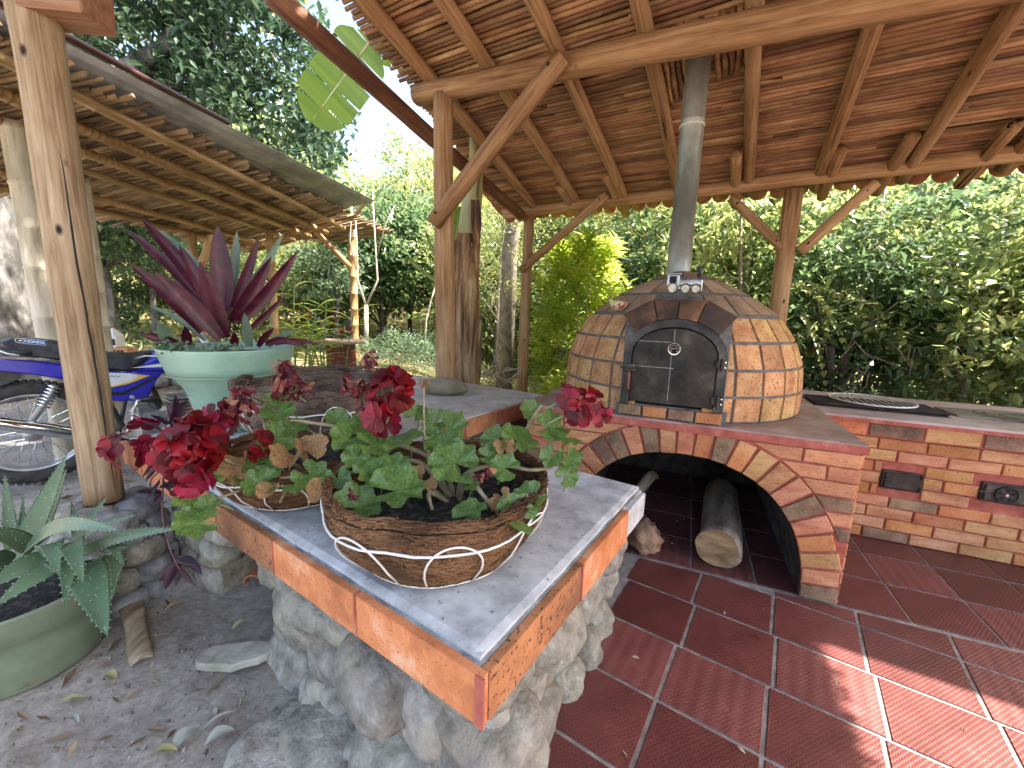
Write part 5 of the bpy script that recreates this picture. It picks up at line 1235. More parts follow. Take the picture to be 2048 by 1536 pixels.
for x, y, r, wy in [(1500, 790, 34, 1.0), (1110, 675, 30, 1.06), (1500, 565, 38, 1.1), (670, 770, 48, 1.08), (1160, 740, 30, 1.04), (1440, 830, 30, .97)]: px_leaf(x, y, r, wy, ger, GD_M, 'dry_leaf')
for (x, y, wy, R_, n, fr, mat, sd, wi, base) in [((785), 788, 1.12, 40, 13, 30, PETAL, 1, 0, (760, 880, 1.15)), (770, 830, 1.12, 30, 5, 32, PETALP, 31, 0, None), (705, 768, 1.16, 34, 16, 24, PETALD, 2, 1, (740, 860, 1.2)), (735, 715, 1.18, 20, 6, 24, PETALD, 3, 1, None), (735, 818, 1.15, 24, 10, 24, PETALD, 33, 1, None),
    (1140, 795, 1.10, 16, 3, 26, PETALP, 4, 0, (1090, 820, 1.14)), (1170, 818, 1.10, 30, 7, 26, PETAL, 5, 0, (1090, 850, 1.12)), (1195, 825, 1.10, 16, 3, 24, PETALP, 6, 0, None), (1160, 845, 1.10, 16, 3, 26, PETALP, 61, 0, None),
    (975, 938, 1.02, 10, 3, 22, PETALD, 7, 1, None), (957, 953, 1.0, 10, 3, 22, PETALD, 8, 1, None), (700, 985, 1.0, 16, 6, 18, PETALD, 9, 1, None)]:
    o, p = head(ger, x, y, wy, R_ * (1 if wi else 1.1), n if wi else max(2, int(n * .7)), fr, mat, sd, wi)
    if base: b_ = at_y(*base); stem(ger, [tuple(b_), tuple((b_ + p) / 2 + V((.01, 0, .01))), tuple(p)], .003, .0025, GERSTG, 'flower_stalk')
q = MB(); stem(ger, [(850, 880, 1.1), (848, 830, 1.1), (848, 775, 1.1)], .0025, .0022, GERST, 'bare_stalk'); head(ger, 850, 762, 1.1, 14, 5, 14, GERDRY, 15, 1, 'seed_head')

ger2 = thing('trailing_geranium', 'leggy red geranium spilling left over the bench edge from the second basket', 'geranium', (BB.x, BB.y, BZ + .1))
C1 = (-.72, 1.42, BZ + .08)
for pts in [[C1, (560, 955, 1.28), (500, 935, 1.25), (440, 945, 1.2)], [C1, (550, 900, 1.3), (530, 850, 1.3), (500, 800, 1.32)], [C1, (575, 860, 1.35), (590, 800, 1.38)], [C1, (520, 960, 1.25), (470, 985, 1.16), (420, 1000, 1.12)], [C1, (480, 930, 1.2), (430, 905, 1.15), (390, 900, 1.12)], [(430, 905, 1.15), (340, 890, 1.2), (280, 895, 1.2)], [C1, (580, 975, 1.2), (560, 1005, 1.14)]]: stem(ger2, pts, .007, .0035)
for x, y, r, wy in [(460, 512, 72, 1.26), (470, 400, 62, 1.28), (440, 360, 48, 1.3), (505, 320, 50, 1.32), (392, 722, 64, 1.16), (370, 640, 46, 1.2), (430, 662, 50, 1.2), (620, 690, 70, 1.14), (560, 735, 52, 1.14), (240, 690, 50, 1.16), (200, 655, 38, 1.18), (70, 832, 64, 1.1), (100, 905, 74, 1.08), (150, 825, 42, 1.1), (420, 570, 46, 1.24), (545, 470, 46, 1.28)]:
    o, p, n_ = px_leaf(x, y, r, wy, ger2, GL_M); a = p + V((.045, .04, -.03)); stem(ger2, [tuple(a), tuple((a + p) / 2 + V((.0, .004, .008))), tuple(p - n_ * .002)], .0022, .0016, GERSTG, 'leaf_stalk')
for x, y, r, wy in [(310, 660, 56, 1.2), (520, 645, 62, 1.18), (600, 575, 56, 1.22), (440, 772, 42, 1.14), (285, 700, 40, 1.18)]: px_leaf(x, y, r, wy, ger2, GD_M, 'dry_leaf')
for (x, y, wy, R_, n, fr, mat, sd, wi) in [(372, 905, 1.1, 46, 16, 34, PETAL, 21, 0), (350, 925, 1.09, 34, 8, 33, PETAL, 22, 0), (410, 900, 1.1, 30, 8, 34, PETAL, 23, 0), (245, 898, 1.18, 26, 8, 28, PETAL, 24, 0), (285, 870, 1.2, 22, 6, 26, PETALP, 25, 0), (378, 958, 1.08, 26, 6, 26, PETALP, 26, 0), (385, 855, 1.15, 18, 5, 30, PETAL, 127, 0), (470, 818, 1.26, 42, 18, 26, PETALD, 27, 1), (435, 835, 1.24, 22, 6, 26, PETALP, 28, 0), (490, 790, 1.27, 24, 8, 24, PETALD, 29, 1), (580, 765, 1.36, 42, 20, 26, PETALD, 30, 1), (570, 730, 1.38, 18, 6, 22, PETALD, 32, 1), (526, 880, 1.22, 7, 2, 18, PETAL, 34, 0), (515, 908, 1.2, 9, 2, 18, PETAL, 35, 0)]: head(ger2, x, y, wy, R_ * (1 if wi else 1.28), n if wi else max(2, int(n * .62)), fr, mat, sd, wi)

# ---- dark purple trailing plant among the flowers
wan = thing('purple_trailing_plant', 'dark purple trailing plant hanging from the bench edge behind the red flowers', 'plant', tuple(at_z(330, 930, BZ)))
for pts in [[(430, 920, 1.3), (360, 880, 1.28), (330, 850, 1.3), (345, 810, 1.32)], [(430, 920, 1.3), (340, 930, 1.26), (325, 990, 1.22), (328, 1050, 1.22), (345, 1110, 1.2), (365, 1150, 1.2)], [(360, 880, 1.28), (300, 850, 1.3), (278, 828, 1.32)], [(340, 930, 1.26), (305, 955, 1.24), (300, 985, 1.24)]]: stem(wan, pts, .0032, .0018, flat('purple_stem%d' % len(bpy.data.materials), (.13, .045, .05), .6), 'vine')
rw = random.Random(4)
for (x, y, x2, y2, w_) in [(345, 850, 330, 805, .045), (350, 855, 375, 800, .045), (335, 850, 300, 830, .04), (345, 845, 385, 830, .04), (355, 850, 350, 790, .042), (330, 870, 285, 845, .035), (325, 930, 290, 965, .045), (325, 935, 300, 920, .04), (328, 960, 345, 985, .04), (325, 985, 270, 985, .045), (326, 990, 305, 1010, .03), (327, 975, 355, 955, .045), (320, 960, 290, 1000, .04), (310, 915, 265, 945, .025), (312, 920, 285, 955, .025), (350, 1120, 405, 1150, .05), (352, 1128, 330, 1180, .055), (355, 1130, 395, 1175, .05), (350, 1125, 318, 1165, .05), (356, 1120, 400, 1130, .04), (350, 1100, 345, 1125, .03)]:
    wy = rw.uniform(1.2, 1.28); leafobj('leaf', WANDER, wan, at_y(x, y, wy), at_y(x2, y2, wy - rw.uniform(0, .05)), w_ * .8, lift=rw.uniform(-.05, .15), fold=.3, seg=8, side=V((rw.uniform(-1, 1), .2, rw.uniform(-.6, 1))))

# ---- green tub with purple strap-leaved plant
PC = V((-1.60, 2.30, BZ + .004))
pot = thing('green_plant_tub', 'big sage green plastic tub standing on the bench slab', 'plant pot', PC)
q = MB(); q.lathe([(.02, 0), (.165, 0), (.172, .01), (.188, .09), (.205, .185), (.222, .24), (.252, .285), (.276, .315), (.280, .318), (.286, .318), (.298, .36), (.318, .43), (.324, .455), (.324, .462), (.312, .462), (.296, .40)], 64, PC); q.obj('tub', POTG, pot, True)
q = MB(); q.lathe([(.30, .415), (.2, .425), (.02, .43)], 40, PC); q.obj('soil', SOIL, pot, True)
for zz, r in ((.318, .2875), (.19, .207)):
    q = MB(); q.tube([PC + V((cos(a) * r, sin(a) * r, zz)) for a in [2 * pi * k / 64 for k in range(64)]], .0025, 6, closed=True); q.obj('moulded_rib', POTG, pot, True)
pur = thing('purple_strap_plant', 'tall plant with long maroon strap leaves growing in the green tub', 'plant', PC + V((0, 0, .43)))
def cr6(x, y): return 200 + x / 3.414, 400 + y / 3.414
PB = PC + V((0.02, 0, .43))
# tip in crop, base in crop, width px, depth offset of tip, material
for (tx, ty, bx, by, w_, dy, mat, lf) in [(280, 120, 800, 760, 105, -.05, PURP, .05), (165, 188, 740, 740, 80, .02, PURP, .06), (205, 432, 700, 900, 100, -.25, PURP, .07), (372, 486, 830, 950, 125, -.30, PURP, .05), (538, 298, 830, 860, 105, -.05, PURP, .02), (680, 415, 850, 940, 130, -.22, PURP, -.02), (802, 175, 850, 760, 165, .02, PURP, .0), (1082, 258, 910, 740, 85, .06, PURP, -.05), (1172, 385, 900, 830, 115, -.08, PURP, -.06), (1352, 345, 950, 830, 100, -.10, PURP, -.06), (1268, 648, 1000, 900, 50, -.05, PURP, -.03), (400, 200, 790, 640, 100, .12, PURPG, .05), (935, 212, 905, 640, 75, .12, PURPG, .0), (1252, 222, 930, 700, 75, .10, PURPG, -.08), (985, 768, 1020, 1000, 75, -.24, PURPG, .0), (400, 830, 470, 980, 90, -.2, PURPG, .02), (275, 918, 560, 1000, 80, -.18, PURP, .05), (580, 860, 600, 990, 70, -.15, PURP, .02), (1190, 872, 1080, 1000, 50, -.15, PURP, .05), (1345, 880, 1150, 1000, 50, -.05, PURPG, .08), (1390, 1000, 1130, 985, 60, -.1, PURP, .12), (640, 690, 800, 860, 80, -.1, PURPG, .05), (330, 720, 720, 960, 45, -.1, PURPG, .1), (920, 900, 915, 1000, 60, -.2, PURP, 0), (1500, 985, 1200, 985, 45, .05, PURP, .1)]:
    X, Y = cr6(tx, ty); bX, bY = cr6(bx, by); yb = PC.y + dy * .45; p0 = at_y(bX, bY, yb); p0.z = max(p0.z, PC.z + .40); p1 = at_y(X, Y, PC.y + dy); toc = (CAM - (p0 + p1) / 2).normalized(); sd = (p1 - p0).cross(toc)
    o = leafobj('leaf', mat, pur, p0, p1, w_ / 3.414 / FPX * 1.95, lift=lf, fold=.22, seg=16, side=sd * (1 if random.random() < .5 else 1), wbase=.55)
q = MB(); rr = random.Random(8)
for _ in range(260):
    a = rr.uniform(pi * .95, pi * 1.75); r = rr.uniform(.2, .32); c = PC + V((cos(a) * r, sin(a) * r, .44 + rr.uniform(0, .05))); d = V((rr.uniform(-1, 1), rr.uniform(-1, .3), rr.uniform(-.2, .8))).normalized() * .022; s_ = d.orthogonal().normalized() * .007; q.cur = rr.random(); q.add([c - s_, c + d * .5 - s_ * 1.5, c + d, c + d * .5 + s_ * 1.5], [(0, 1, 2, 3)])
f = q.obj('fern_weeds', G_BLUE, pur); f['kind'] = 'stuff'

# ---- aloe in a low pot at the left front
AP = V((-1.97, 1.46, terr(-1.97, 1.46) - .01)); ar = .30
apot = thing('aloe_pot', 'low grey green plastic pot half cut by the left frame edge', 'plant pot', AP)
q = MB(); q.lathe([(.02, 0), (.225, 0), (.238, .015), (.268, .17), (.280, .235), (.290, .24), (.300, .335), (.304, .345), (.292, .345), (.278, .29)], 56, AP); q.obj('pot', POTA, apot, True)
q = MB(); q.lathe([(.284, .305), (.15, .312), (.02, .315)], 32, AP); q.obj('soil', SOIL, apot, True)
aloe = thing('aloe_plant', 'spotted aloe with toothed fleshy leaves spilling from the low pot', 'aloe', AP + V((0, 0, .31)))
def aloe_leaf(p0, p1, w, lift, sd=None):
    p0, p1 = V(p0), V(p1); d = p1 - p0; L_ = d.length; t = d.normalized(); up = V((0, 0, 1)); s0 = (sd or t.cross(up)); s0.normalize(); n0 = s0.cross(t).normalized()
    if n0.z < 0: n0 = -n0
    q = MB(); seg = 14; vs = []; ring = 10
    def C(u): return p0 + d * u + up * (lift * L_ * sin(pi * u) * (1 - .3 * u))
    def W_(u): return w * .5 * (1 - u ** 1.7) ** .9 * (.85 + .15 * sin(min(1, u * 3) * pi / 2)) if u < 1 else .0006
    for i in range(seg + 1):
        u = i / seg; hw = max(.0008, W_(u)); c = C(u)
        for k in range(ring):
            a = 2 * pi * k / ring; x = cos(a) * hw; th = hw * (.34 if sin(a) < 0 else .10); z = sin(a) * th + .30 * hw * (x / hw) ** 2; vs.append(c + s0 * x + n0 * z)
    fs = []
    for i in range(seg):
        for k in range(ring): fs.append((i * ring + k, i * ring + (k + 1) % ring, (i + 1) * ring + (k + 1) % ring, (i + 1) * ring + k))
    fs.append(tuple(range(ring)))
    q.add(vs, fs); c0 = p0
    q.v = [tuple(V(p) - c0) for p in q.v]; lo = q.obj('leaf', ALOE, aloe, True, Matrix.Translation(c0))
    q = MB()
    nT = int(L_ / .020)
    for k in range(2, nT):
        u = k / nT; c = C(u); hw = W_(u)
        for s_ in (-1, 1):
            b_ = c + s0 * (s_ * hw) + n0 * .3 * hw; tt = t * .004; q.add([b_ - tt, b_ + tt, b_ + s0 * s_ * .0045 + t * .002, b_ + n0 * .003], [(0, 1, 2), (0, 2, 3), (1, 3, 2)])
    if q.v: q.v = [tuple(V(p) - c0) for p in q.v]; o = q.obj('teeth', TEETH, lo, mw=Matrix.Translation(c0)); o['kind'] = 'stuff'
TEETH = flat('aloe_teeth', (.24, .28, .17), .5)
def cg(x, y): return x / 2.416, 900 + y / 2.416
for (bx, by, tx, ty, w_, y0, y1, lf) in [(60, 480, 22, 118, 62, 1.45, 1.5, .0), (100, 470, 112, 228, 38, 1.5, 1.55, .0), (130, 450, 325, 18, 120, 1.42, 1.5, -.03), (170, 440, 322, 92, 100, 1.5, 1.55, -.05), (120, 500, 578, 388, 105, 1.30, 1.12, .12), (330, 540, 872, 378, 85, 1.32, 1.2, .06), (330, 480, 660, 312, 70, 1.4, 1.35, .08), (400, 560, 520, 902, 150, 1.22, 1.05, .10), (560, 500, 530, 745, 90, 1.3, 1.2, .15), (360, 480, 315, 762, 75, 1.25, 1.08, .15), (330, 470, 402, 642, 110, 1.28, 1.08, .2), (250, 480, 285, 610, 95, 1.25, 1.1, .25), (150, 480, -120, 385, 110, 1.35, 1.25, .1), (230, 530, -80, 680, 110, 1.25, 1.1, .1), (250, 570, -30, 760, 85, 1.22, 1.08, .05), (360, 450, 522, 225, 55, 1.45, 1.5, .05), (380, 430, 345, 250, 50, 1.5, 1.55, 0), (440, 470, 690, 470, 60, 1.35, 1.3, .08), (500, 480, 600, 560, 60, 1.35, 1.2, .2), (60, 560, -90, 520, 120, 1.3, 1.2, .05)]:
    p0 = at_y(*cg(bx, by), y0); p1 = at_y(*cg(tx, ty), y1); aloe_leaf(p0, p1, w_ / 2.416 / FPX * 1.45, lf, (p1 - p0).cross(CAM - p0).normalized() * .7 + (p1 - p0).cross(V((0, 0, 1))).normalized() * .5)
q = MB(); rr = random.Random(2)

# ================================================================ things lying on the dirt
p = at_z(275, 1270, .02); pa = at_z(262, 1205, .0); pb = at_z(285, 1330, .0); d = (pb - pa).normalized(); s_ = V((-d.y, d.x, 0)); q = MB()
for i in range(15):
    u = i / 14; c = pa.lerp(pb, u); wv = .050 * (1 - .25 * u + .1 * sin(u * 9))
    for k in range(7): a = rad(-70 + 140 * k / 6 ) * .8; q.v.append(tuple(c + s_ * (sin(a) * wv) + V((0, 0, .006 + cos(a) * .03 + .01 * sin(u * 5)))))
for i in range(14):
    for k in range(6): a = i * 7 + k; q.f.append((a, a + 1, a + 8, a + 7))
o = tag(q.obj('bark_sheath', BROWNL, None, True), 'curled pale strip of dry bark lying on the dirt by the aloe pot', 'bark')
md = o.modifiers.new('thick', 'SOLIDIFY'); md.thickness = .006
pa = at_z(470, 1312, .03); q = MB(); outl = []
for k in range(18):
    a = 2 * pi * k / 18; r = 1 + .18 * noise.noise(V((cos(a) * 2, sin(a) * 2, 7))); outl.append(pa + V((cos(a) * .155 * r, sin(a) * .065 * r, -.01 + .02 * cos(a))))
q.prism(outl, (0, 0, .028), .006); tag(q.obj('flat_stone', FLATST), 'flat pale slab of stone lying on the dirt beside the bench footing', 'stone')
p = at_z(505, 1158, .03); q = MB(); vs = []; fs = []
for i in range(2):
    for r in (.055, .045):
        for k in range(9): a = pi * k / 8; vs.append(p + V((cos(a) * r, i * .22, sin(a) * r - .03)))
for k in range(8): fs += [(k, k + 1, 18 + k + 1, 18 + k), (9 + k + 1, 9 + k, 27 + k, 27 + k + 1), (k + 1, k, 9 + k, 9 + k + 1), (18 + k, 19 + k, 28 + k, 27 + k)]
q.add(vs, fs); tag(q.obj('broken_roof_tile', CLAYT), 'broken clay roof tile half buried beside the bench stones', 'tile')
# pebbles, crumbs and dead leaves: uncountable litter
rr = random.Random(21); q = MB()
def on_dirt():
    while True:
        x = rr.uniform(-3.4, -.35); y = rr.uniform(.85, 4.2); m = V((x, y, 0)).dot(GM); l = V((x, y, 0)).dot(GL)
        if l < LN + .05 or m < ML: return x, y
for _ in range(4200):
    x, y = on_dirt(); r = .003 + .011 * rr.random() ** 3.5; z = terr(x, y) - .012 + .012 * noise.noise(V((x * 3, y * 3, 0))) + .010 * noise.noise(V((x * 11, y * 11, 3)))
    c = V((x, y, z + r * .4)); a = [V((rr.uniform(-1, 1), rr.uniform(-1, 1), rr.uniform(-1, 1))).normalized() for _ in range(1)][0]; b_ = a.orthogonal().normalized(); e_ = a.cross(b_)
    k1, k2, k3 = r * rr.uniform(.7, 1.3), r * rr.uniform(.5, 1), r * rr.uniform(.5, 1); q.add([c + a * k1, c - a * k1, c + b_ * k2, c - b_ * k2, c + e_ * k3, c - e_ * k3], [(0, 2, 4), (0, 4, 3), (0, 3, 5), (0, 5, 2), (1, 4, 2), (1, 3, 4), (1, 5, 3), (1, 2, 5)])
stuff(q.obj('pebbles', pm('pebble', [(.3, (.12, .105, .09)), (.7, (.36, .33, .29))], nscale=30, rough=.9, bump=.2)), 'pebbles and crumbs of earth scattered over the dirt ground', 'pebbles')
q = MB()
for _ in range(900):
    x, y = on_dirt(); z = terr(x, y) + .012 * noise.noise(V((x * 3, y * 3, 0))) + .010 * noise.noise(V((x * 11, y * 11, 3))); L_ = .010 + .035 * rr.random() ** 2.2; a = rr.uniform(0, 6); d = V((cos(a), sin(a), rr.uniform(-.2, .35))).normalized() * L_; s_ = V((-sin(a), cos(a), rr.uniform(-.4, .4))).normalized() * L_ * rr.uniform(.15, .42); c = V((x, y, z + .002))
    q.cur = rr.random(); cu = V((0, 0, L_ * rr.uniform(0, .45))); q.add([c - d, c - s_ + cu * .6, c - cu * .2, c + s_ + cu, c + d + cu * .5], [(0, 1, 2), (0, 2, 3), (1, 4, 2), (2, 4, 3)])
stuff(q.obj('leaf_litter', DRYL), 'dead brown leaves and chips scattered over the dirt ground', 'leaf litter')
def fallen(px, py, L_, w_, ang, label, mat):
    p = at_z(px, py, terr(-1.3, 1.5) + .012); d = V((cos(ang), sin(ang), .08)); q = MB(); strap(q, p - d * L_ / 2, p + d * L_ / 2, w_, lift=.18, fold=.35, seg=8, wbase=.15); o = tag(q.obj('fallen_leaf', mat, None, True), label, 'leaf', 'fallen leaves on the dirt'); return o
FL_Y = leafmat('yellow_fallen_leaf', [(.3, (.24, .22, .09)), (.7, (.40, .35, .16))], .1, .8, nscale=10); FL_G = leafmat('grey_fallen_leaf', [(.3, (.24, .25, .20)), (.7, (.42, .42, .34))], .1, .8, nscale=10); FL_B = leafmat('brown_fallen_leaf', [(.3, (.20, .13, .07)), (.7, (.38, .26, .15))], .1, .8, nscale=10)
for a in [(145, 1402, .075, .026, .3, 'curled yellow green leaf lying on open dirt below the aloe pot', FL_Y), (372, 1478, .085, .055, 1.1, 'pale grey dead leaf lying flat near the bottom centre of the dirt', FL_G), (440, 1475, .085, .05, .6, 'pale grey leaf shard beside the footing boulders', FL_G), (220, 1355, .07, .04, -.2, 'yellowish crumpled leaf just below the bark strip', FL_Y), (265, 1392, .05, .02, 1.0, 'small rust brown curled leaf on the open dirt', FL_B), (350, 1215, .09, .035, .7, 'brown curled leaf near the trailing purple plant', FL_B), (60, 1375, .07, .02, .5, 'long dry leaf at the foot of the aloe pot', FL_B), (330, 1505, .08, .03, .1, 'yellowish leaf at the bottom edge of the dirt', FL_Y), (440, 1440, .10, .014, .7, 'narrow curved grey leaf near the footing boulders', FL_G), (150, 1440, .06, .02, -.4, 'short pale leaf lying low on the left dirt', FL_G), (480, 1250, .06, .03, .9, 'dull green leaf lying above the flat stone', FL_Y)]: fallen(*a)

# bits of leaf and ash on the tiles
q = MB(); rr = random.Random(66)
for _ in range(170):
    if rr.random() < .45: p = o2w(rr.uniform(-1.3, -.25), rr.uniform(.05, .9), .004)
    else: p = g2w(rr.uniform(-.4, 2.6), rr.uniform(.9, 2.6), .004)
    if (p - OO).dot(ON) > 0 and not (-1.35 < (p - OO).dot(OU) < -.2): continue
    L_ = .004 + .016 * rr.random() ** 2.5; a = rr.uniform(0, 6); d = V((cos(a), sin(a), rr.uniform(0, .25))) * L_; s_ = V((-sin(a), cos(a), .1)) * L_ * rr.uniform(.2, .45); q.cur = rr.random(); q.add([p - d, p - s_ + V((0, 0, L_ * .3)), p + d, p + s_], [(0, 1, 2, 3)])
stuff(q.obj('floor_litter', DRYL), 'crumbs of dry leaf and bark scattered on the red tiles', 'litter')
# ================================================================ motorbike under the carport
MA = rad(52); MD = V((cos(MA), sin(MA), 0)); MN = V((sin(MA), -cos(MA), 0))     # along the bike, towards the camera
W0 = at_y(66, 864, 2.50)
def bk(px, py, off=0.0): return on_vplane(px, py, W0 + MN * off, MA)
bike = thing('motorbike', 'blue motorbike with white side panel parked behind the left post', 'motorbike', (W0.x, W0.y, terr(W0.x, W0.y)))
def bpoly(q, pts, off0, off1, inset=0):
    """outline in photograph pixels on the bike's near side, extruded across the bike"""
    P_ = [bk(x, y, off0) for x, y in pts]; q.prism(P_, MN * (off1 - off0), inset)
def bpart(name, pts, off0, off1, mat, parent=bike, inset=.0):
    q = MB(); bpoly(q, pts, off0, off1, inset); return q.obj(name, mat, parent)
Mw = basis((0, 0, 0), MD, V((0, 0, 1)), MN).to_3x3()
rwz = W0.z - terr(W0.x, W0.y) + .02; TR = min(.33, max(.29, rwz))
def wheel(c, label):
    q = MB(); prof = []
    for k in range(16): a = 2 * pi * k / 16; prof.append((TR - .047 + .047 * cos(a), .05 * sin(a)))
    q.lathe(prof, 56, c, Mw, close=True); ty = q.obj('tyre', RUBBER, bike, True)
    q = MB()
    for k in range(64):
        a = 2 * pi * k / 64
        for s_ in (-.022, .022): q.box(c + Mw @ V((cos(a + s_ * .6) * (TR - .001), sin(a + s_ * .6) * (TR - .001), s_)), (.020, .013, .030), Mw @ Matrix.Rotation(a + .0, 3, 'Z') @ Matrix.Rotation(pi / 2, 3, 'Z'))
    o = q.obj('tread', RUBBER, ty); o['kind'] = 'stuff'
    ri = TR - .092; q = MB(); q.lathe([(ri, -.028), (ri + .012, -.030), (ri + .012, .030), (ri, .028), (ri - .012, .012), (ri - .012, -.012)], 56, c, Mw, close=True); rim = q.obj('rim', ALU, bike, True)
    q = MB(); q.lathe([(.045, -.05), (.05, -.03), (.03, -.02), (.03, .02), (.05, .03), (.045, .05)], 24, c, Mw); q.obj('hub', ALU, bike, True)
    for k in range(32):
        a = 2 * pi * k / 32; b_ = a + (.55 if k % 2 else -.55); s_ = .03 if k % 4 < 2 else -.03; q = MB(); q.tube([c + Mw @ V((cos(b_) * .045, sin(b_) * .045, s_)), c + Mw @ V((cos(a) * (ri - .006), sin(a) * (ri - .006), s_ * .2))], .0017, 4); q.obj('spoke', CHROME, rim)
Wc = V((W0.x, W0.y, W0.z)); wheel(Wc, 'rear'); FWc = Wc + MD * 1.24; wheel(FWc, 'front')
bpart('tail_cowl', [(-60, 700), (0, 712), (60, 715), (120, 722), (215, 735), (240, 742), (240, 752), (200, 757), (120, 752), (60, 742), (-60, 728)], -.11, .11, BLUE, inset=.015)
bpart('rear_mudguard', [(-60, 730), (40, 742), (38, 752), (-60, 790)], -.07, .07, BLKM)
st = bpart('seat', [(0, 680), (20, 674), (60, 674), (110, 680), (200, 702), (260, 705), (290, 701), (282, 712), (262, 733), (246, 738), (210, 734), (120, 716), (60, 708), (20, 700)], -.12, .12, BLACKV, inset=.03)
sp = bpart('side_panel', [(196, 741), (250, 744), (285, 742), (325, 742), (312, 760), (296, 790), (284, 801), (240, 801), (212, 800), (200, 785)], .085, .115, BLUE, inset=.006)
bpart('white_decal', [(196, 745), (250, 746), (297, 751), (256, 766), (204, 778), (200, 770)], .1155, .117, WHITEP, sp)
bpart('yellow_stripe', [(272, 749), (300, 751), (256, 768), (206, 778), (228, 771), (262, 762), (276, 754)], .1175, .1185, YELLOW, sp)
bpart('black_stripe', [(203, 784), (246, 784), (312, 752), (314, 755), (248, 790), (204, 790)], .1155, .1172, DARK, sp)
q = MB(); q.lathe([(.014, 0), (.014, .004), (.004, .006)], 16, bk(264, 794, .117), Mw); q.obj('panel_bolt', ALU, sp)
q = MB(); pts = [bk(200 + i * 2.6, 752 + 1.9 * sin(i * 1.9) + i * .07, .1185) for i in range(17)]; q.tube(pts, .0016, 5); q.obj('script_mark', DARK, sp)
tank = bpart('tank', [(246, 738), (262, 732), (290, 702), (310, 699), (340, 696), (372, 700), (392, 720), (380, 742), (325, 741), (285, 740)], -.12, .12, BLUE, inset=.035)
bpart('tank_stripe', [(268, 717), (290, 710), (330, 711), (330, 714), (292, 713)], .121, .1225, WHITEP, tank); bpart('tank_stripe', [(262, 736), (320, 727), (340, 733), (320, 734)], .121, .1225, WHITEP, tank)
# lettering on the seat tail
def text_obj(txt, size, M, mat, parent, name='lettering', bold=0.0):
    cu = bpy.data.curves.new('txt', 'FONT'); cu.body = txt; cu.size = size; cu.extrude = .0006; cu.align_x = 'CENTER'; cu.align_y = 'CENTER'; cu.offset = bold
    tmp = bpy.data.objects.new('txt_tmp', cu); COL.objects.link(tmp); bpy.context.view_layer.update()
    me = bpy.data.meshes.new_from_object(tmp.evaluated_get(bpy.context.evaluated_depsgraph_get())); bpy.data.objects.remove(tmp); bpy.data.curves.remove(cu)
    me.name = name; me.materials.clear(); me.materials.append(mat); return new(name, me, parent, M)
c = bk(70, 684, .1235); tdir = (bk(93, 686, .1235) - bk(48, 682, .1235)).normalized(); tup = MN.cross(tdir).normalized()
wbox = (bk(93, 686, .123) - bk(48, 682, .123)).length
text_obj('HONDA', wbox * .235, basis(c, tdir, tup, MN), BLUETXT, st, bold=.0012)
q = MB(); hh = wbox * .16; q.tube([c + tdir * a + tup * b_ for a, b_ in ((-wbox * .5, -hh), (wbox * .5, -hh), (wbox * .5, hh), (-wbox * .5, hh))], .0016, 5, closed=True); q.obj('badge_frame', BLUETXT, st)
q = MB(); e0 = bk(40, 681, .1235); q.tube([e0 + tdir * (cos(a) * hh * 1.3) + tup * (sin(a) * hh) for a in [2 * pi * k / 20 for k in range(20)]], .0014, 5, closed=True); q.prism([e0 - tdir * hh * .7 - tup * hh * .5, e0 + tdir * hh * .4 - tup * hh * .1, e0 + tdir * hh * .8 + tup * hh * .6, e0 - tdir * hh * .1 + tup * hh * .2], MN * .0008); q.obj('wing_emblem', WHITEP, st)
q = MB(); q.tube([bk(-20, 690, .13), bk(10, 702, .14), bk(40, 706, .14), bk(62, 704, .13)], .014, 10); q.obj('cargo_strap', BLACKV, bike, True)
q = MB(); q.tube([bk(-14, 697, .145), bk(14, 707, .156), bk(38, 711, .156)], .005, 8); q.obj('reflective_strip', WHITEP, bike, True)
# frame, engine, exhaust
q = MB(); q.tube([bk(214, 800, .03), bk(245, 850, .03), bk(222, 872, .03)], .017, 8); q.tube([bk(222, 872, .03), bk(70, 864, .05)], .02, 8); q.tube([bk(290, 742, 0), bk(330, 830, 0), bk(300, 890, 0), bk(222, 876, 0)], .018, 8); q.tube([bk(250, 800, .02), bk(235, 880, .02)], .014, 8); q.obj('frame', BLKM, bike)
q = MB(); c = bk(318, 835); q.box(c + V((0, 0, -.02)), (.30, .20, .24), Matrix.Rotation(MA, 3, 'Z'), .03)
for k in range(7): q.box(c + MD * .16 + V((0, 0, -.02 + k * .028)), (.20, .20, .009), Matrix.Rotation(MA, 3, 'Z'))
q.lathe([(.10, .09), (.095, .115), (.05, .125)], 24, bk(345, 860), Mw); q.obj('engine', ALU, bike)
q = MB(); q.tube([bk(275, 800, .10), bk(320, 796, .12)], .022, 10); q.tube([bk(300, 800, .08), bk(345, 850, .02)], .03, 10); q.obj('intake', BLKM, bike, True)
q = MB(); q.tube([bk(-70, 843, .17), bk(0, 847, .17), bk(100, 860, .17), bk(150, 868, .16), bk(230, 884, .14), bk(290, 905, .10), bk(345, 890, .06)], [.036, .036, .042, .036, .020, .018, .018], 16); ex = q.obj('exhaust', CHROME, bike, True)
q = MB(); q.tube([bk(108, 770, .09), bk(100, 790, .09), bk(55, 855, .09)], [.022, .017, .015], 10); shk = q.obj('shock_absorber', ALU, bike, True)
q = MB(); pts = []
for k in range(120):
    t = k / 119; c = bk(108, 772, .09).lerp(bk(83, 815, .09), t); a = 2 * pi * 7 * t; ax = (bk(83, 815, .09) - bk(108, 772, .09)).normalized(); x = ax.cross(MN).normalized(); pts.append(c + (x * cos(a) + MN * sin(a)) * .032)
q.tube(pts, .006, 6); q.obj('spring', CHROME, shk, True)
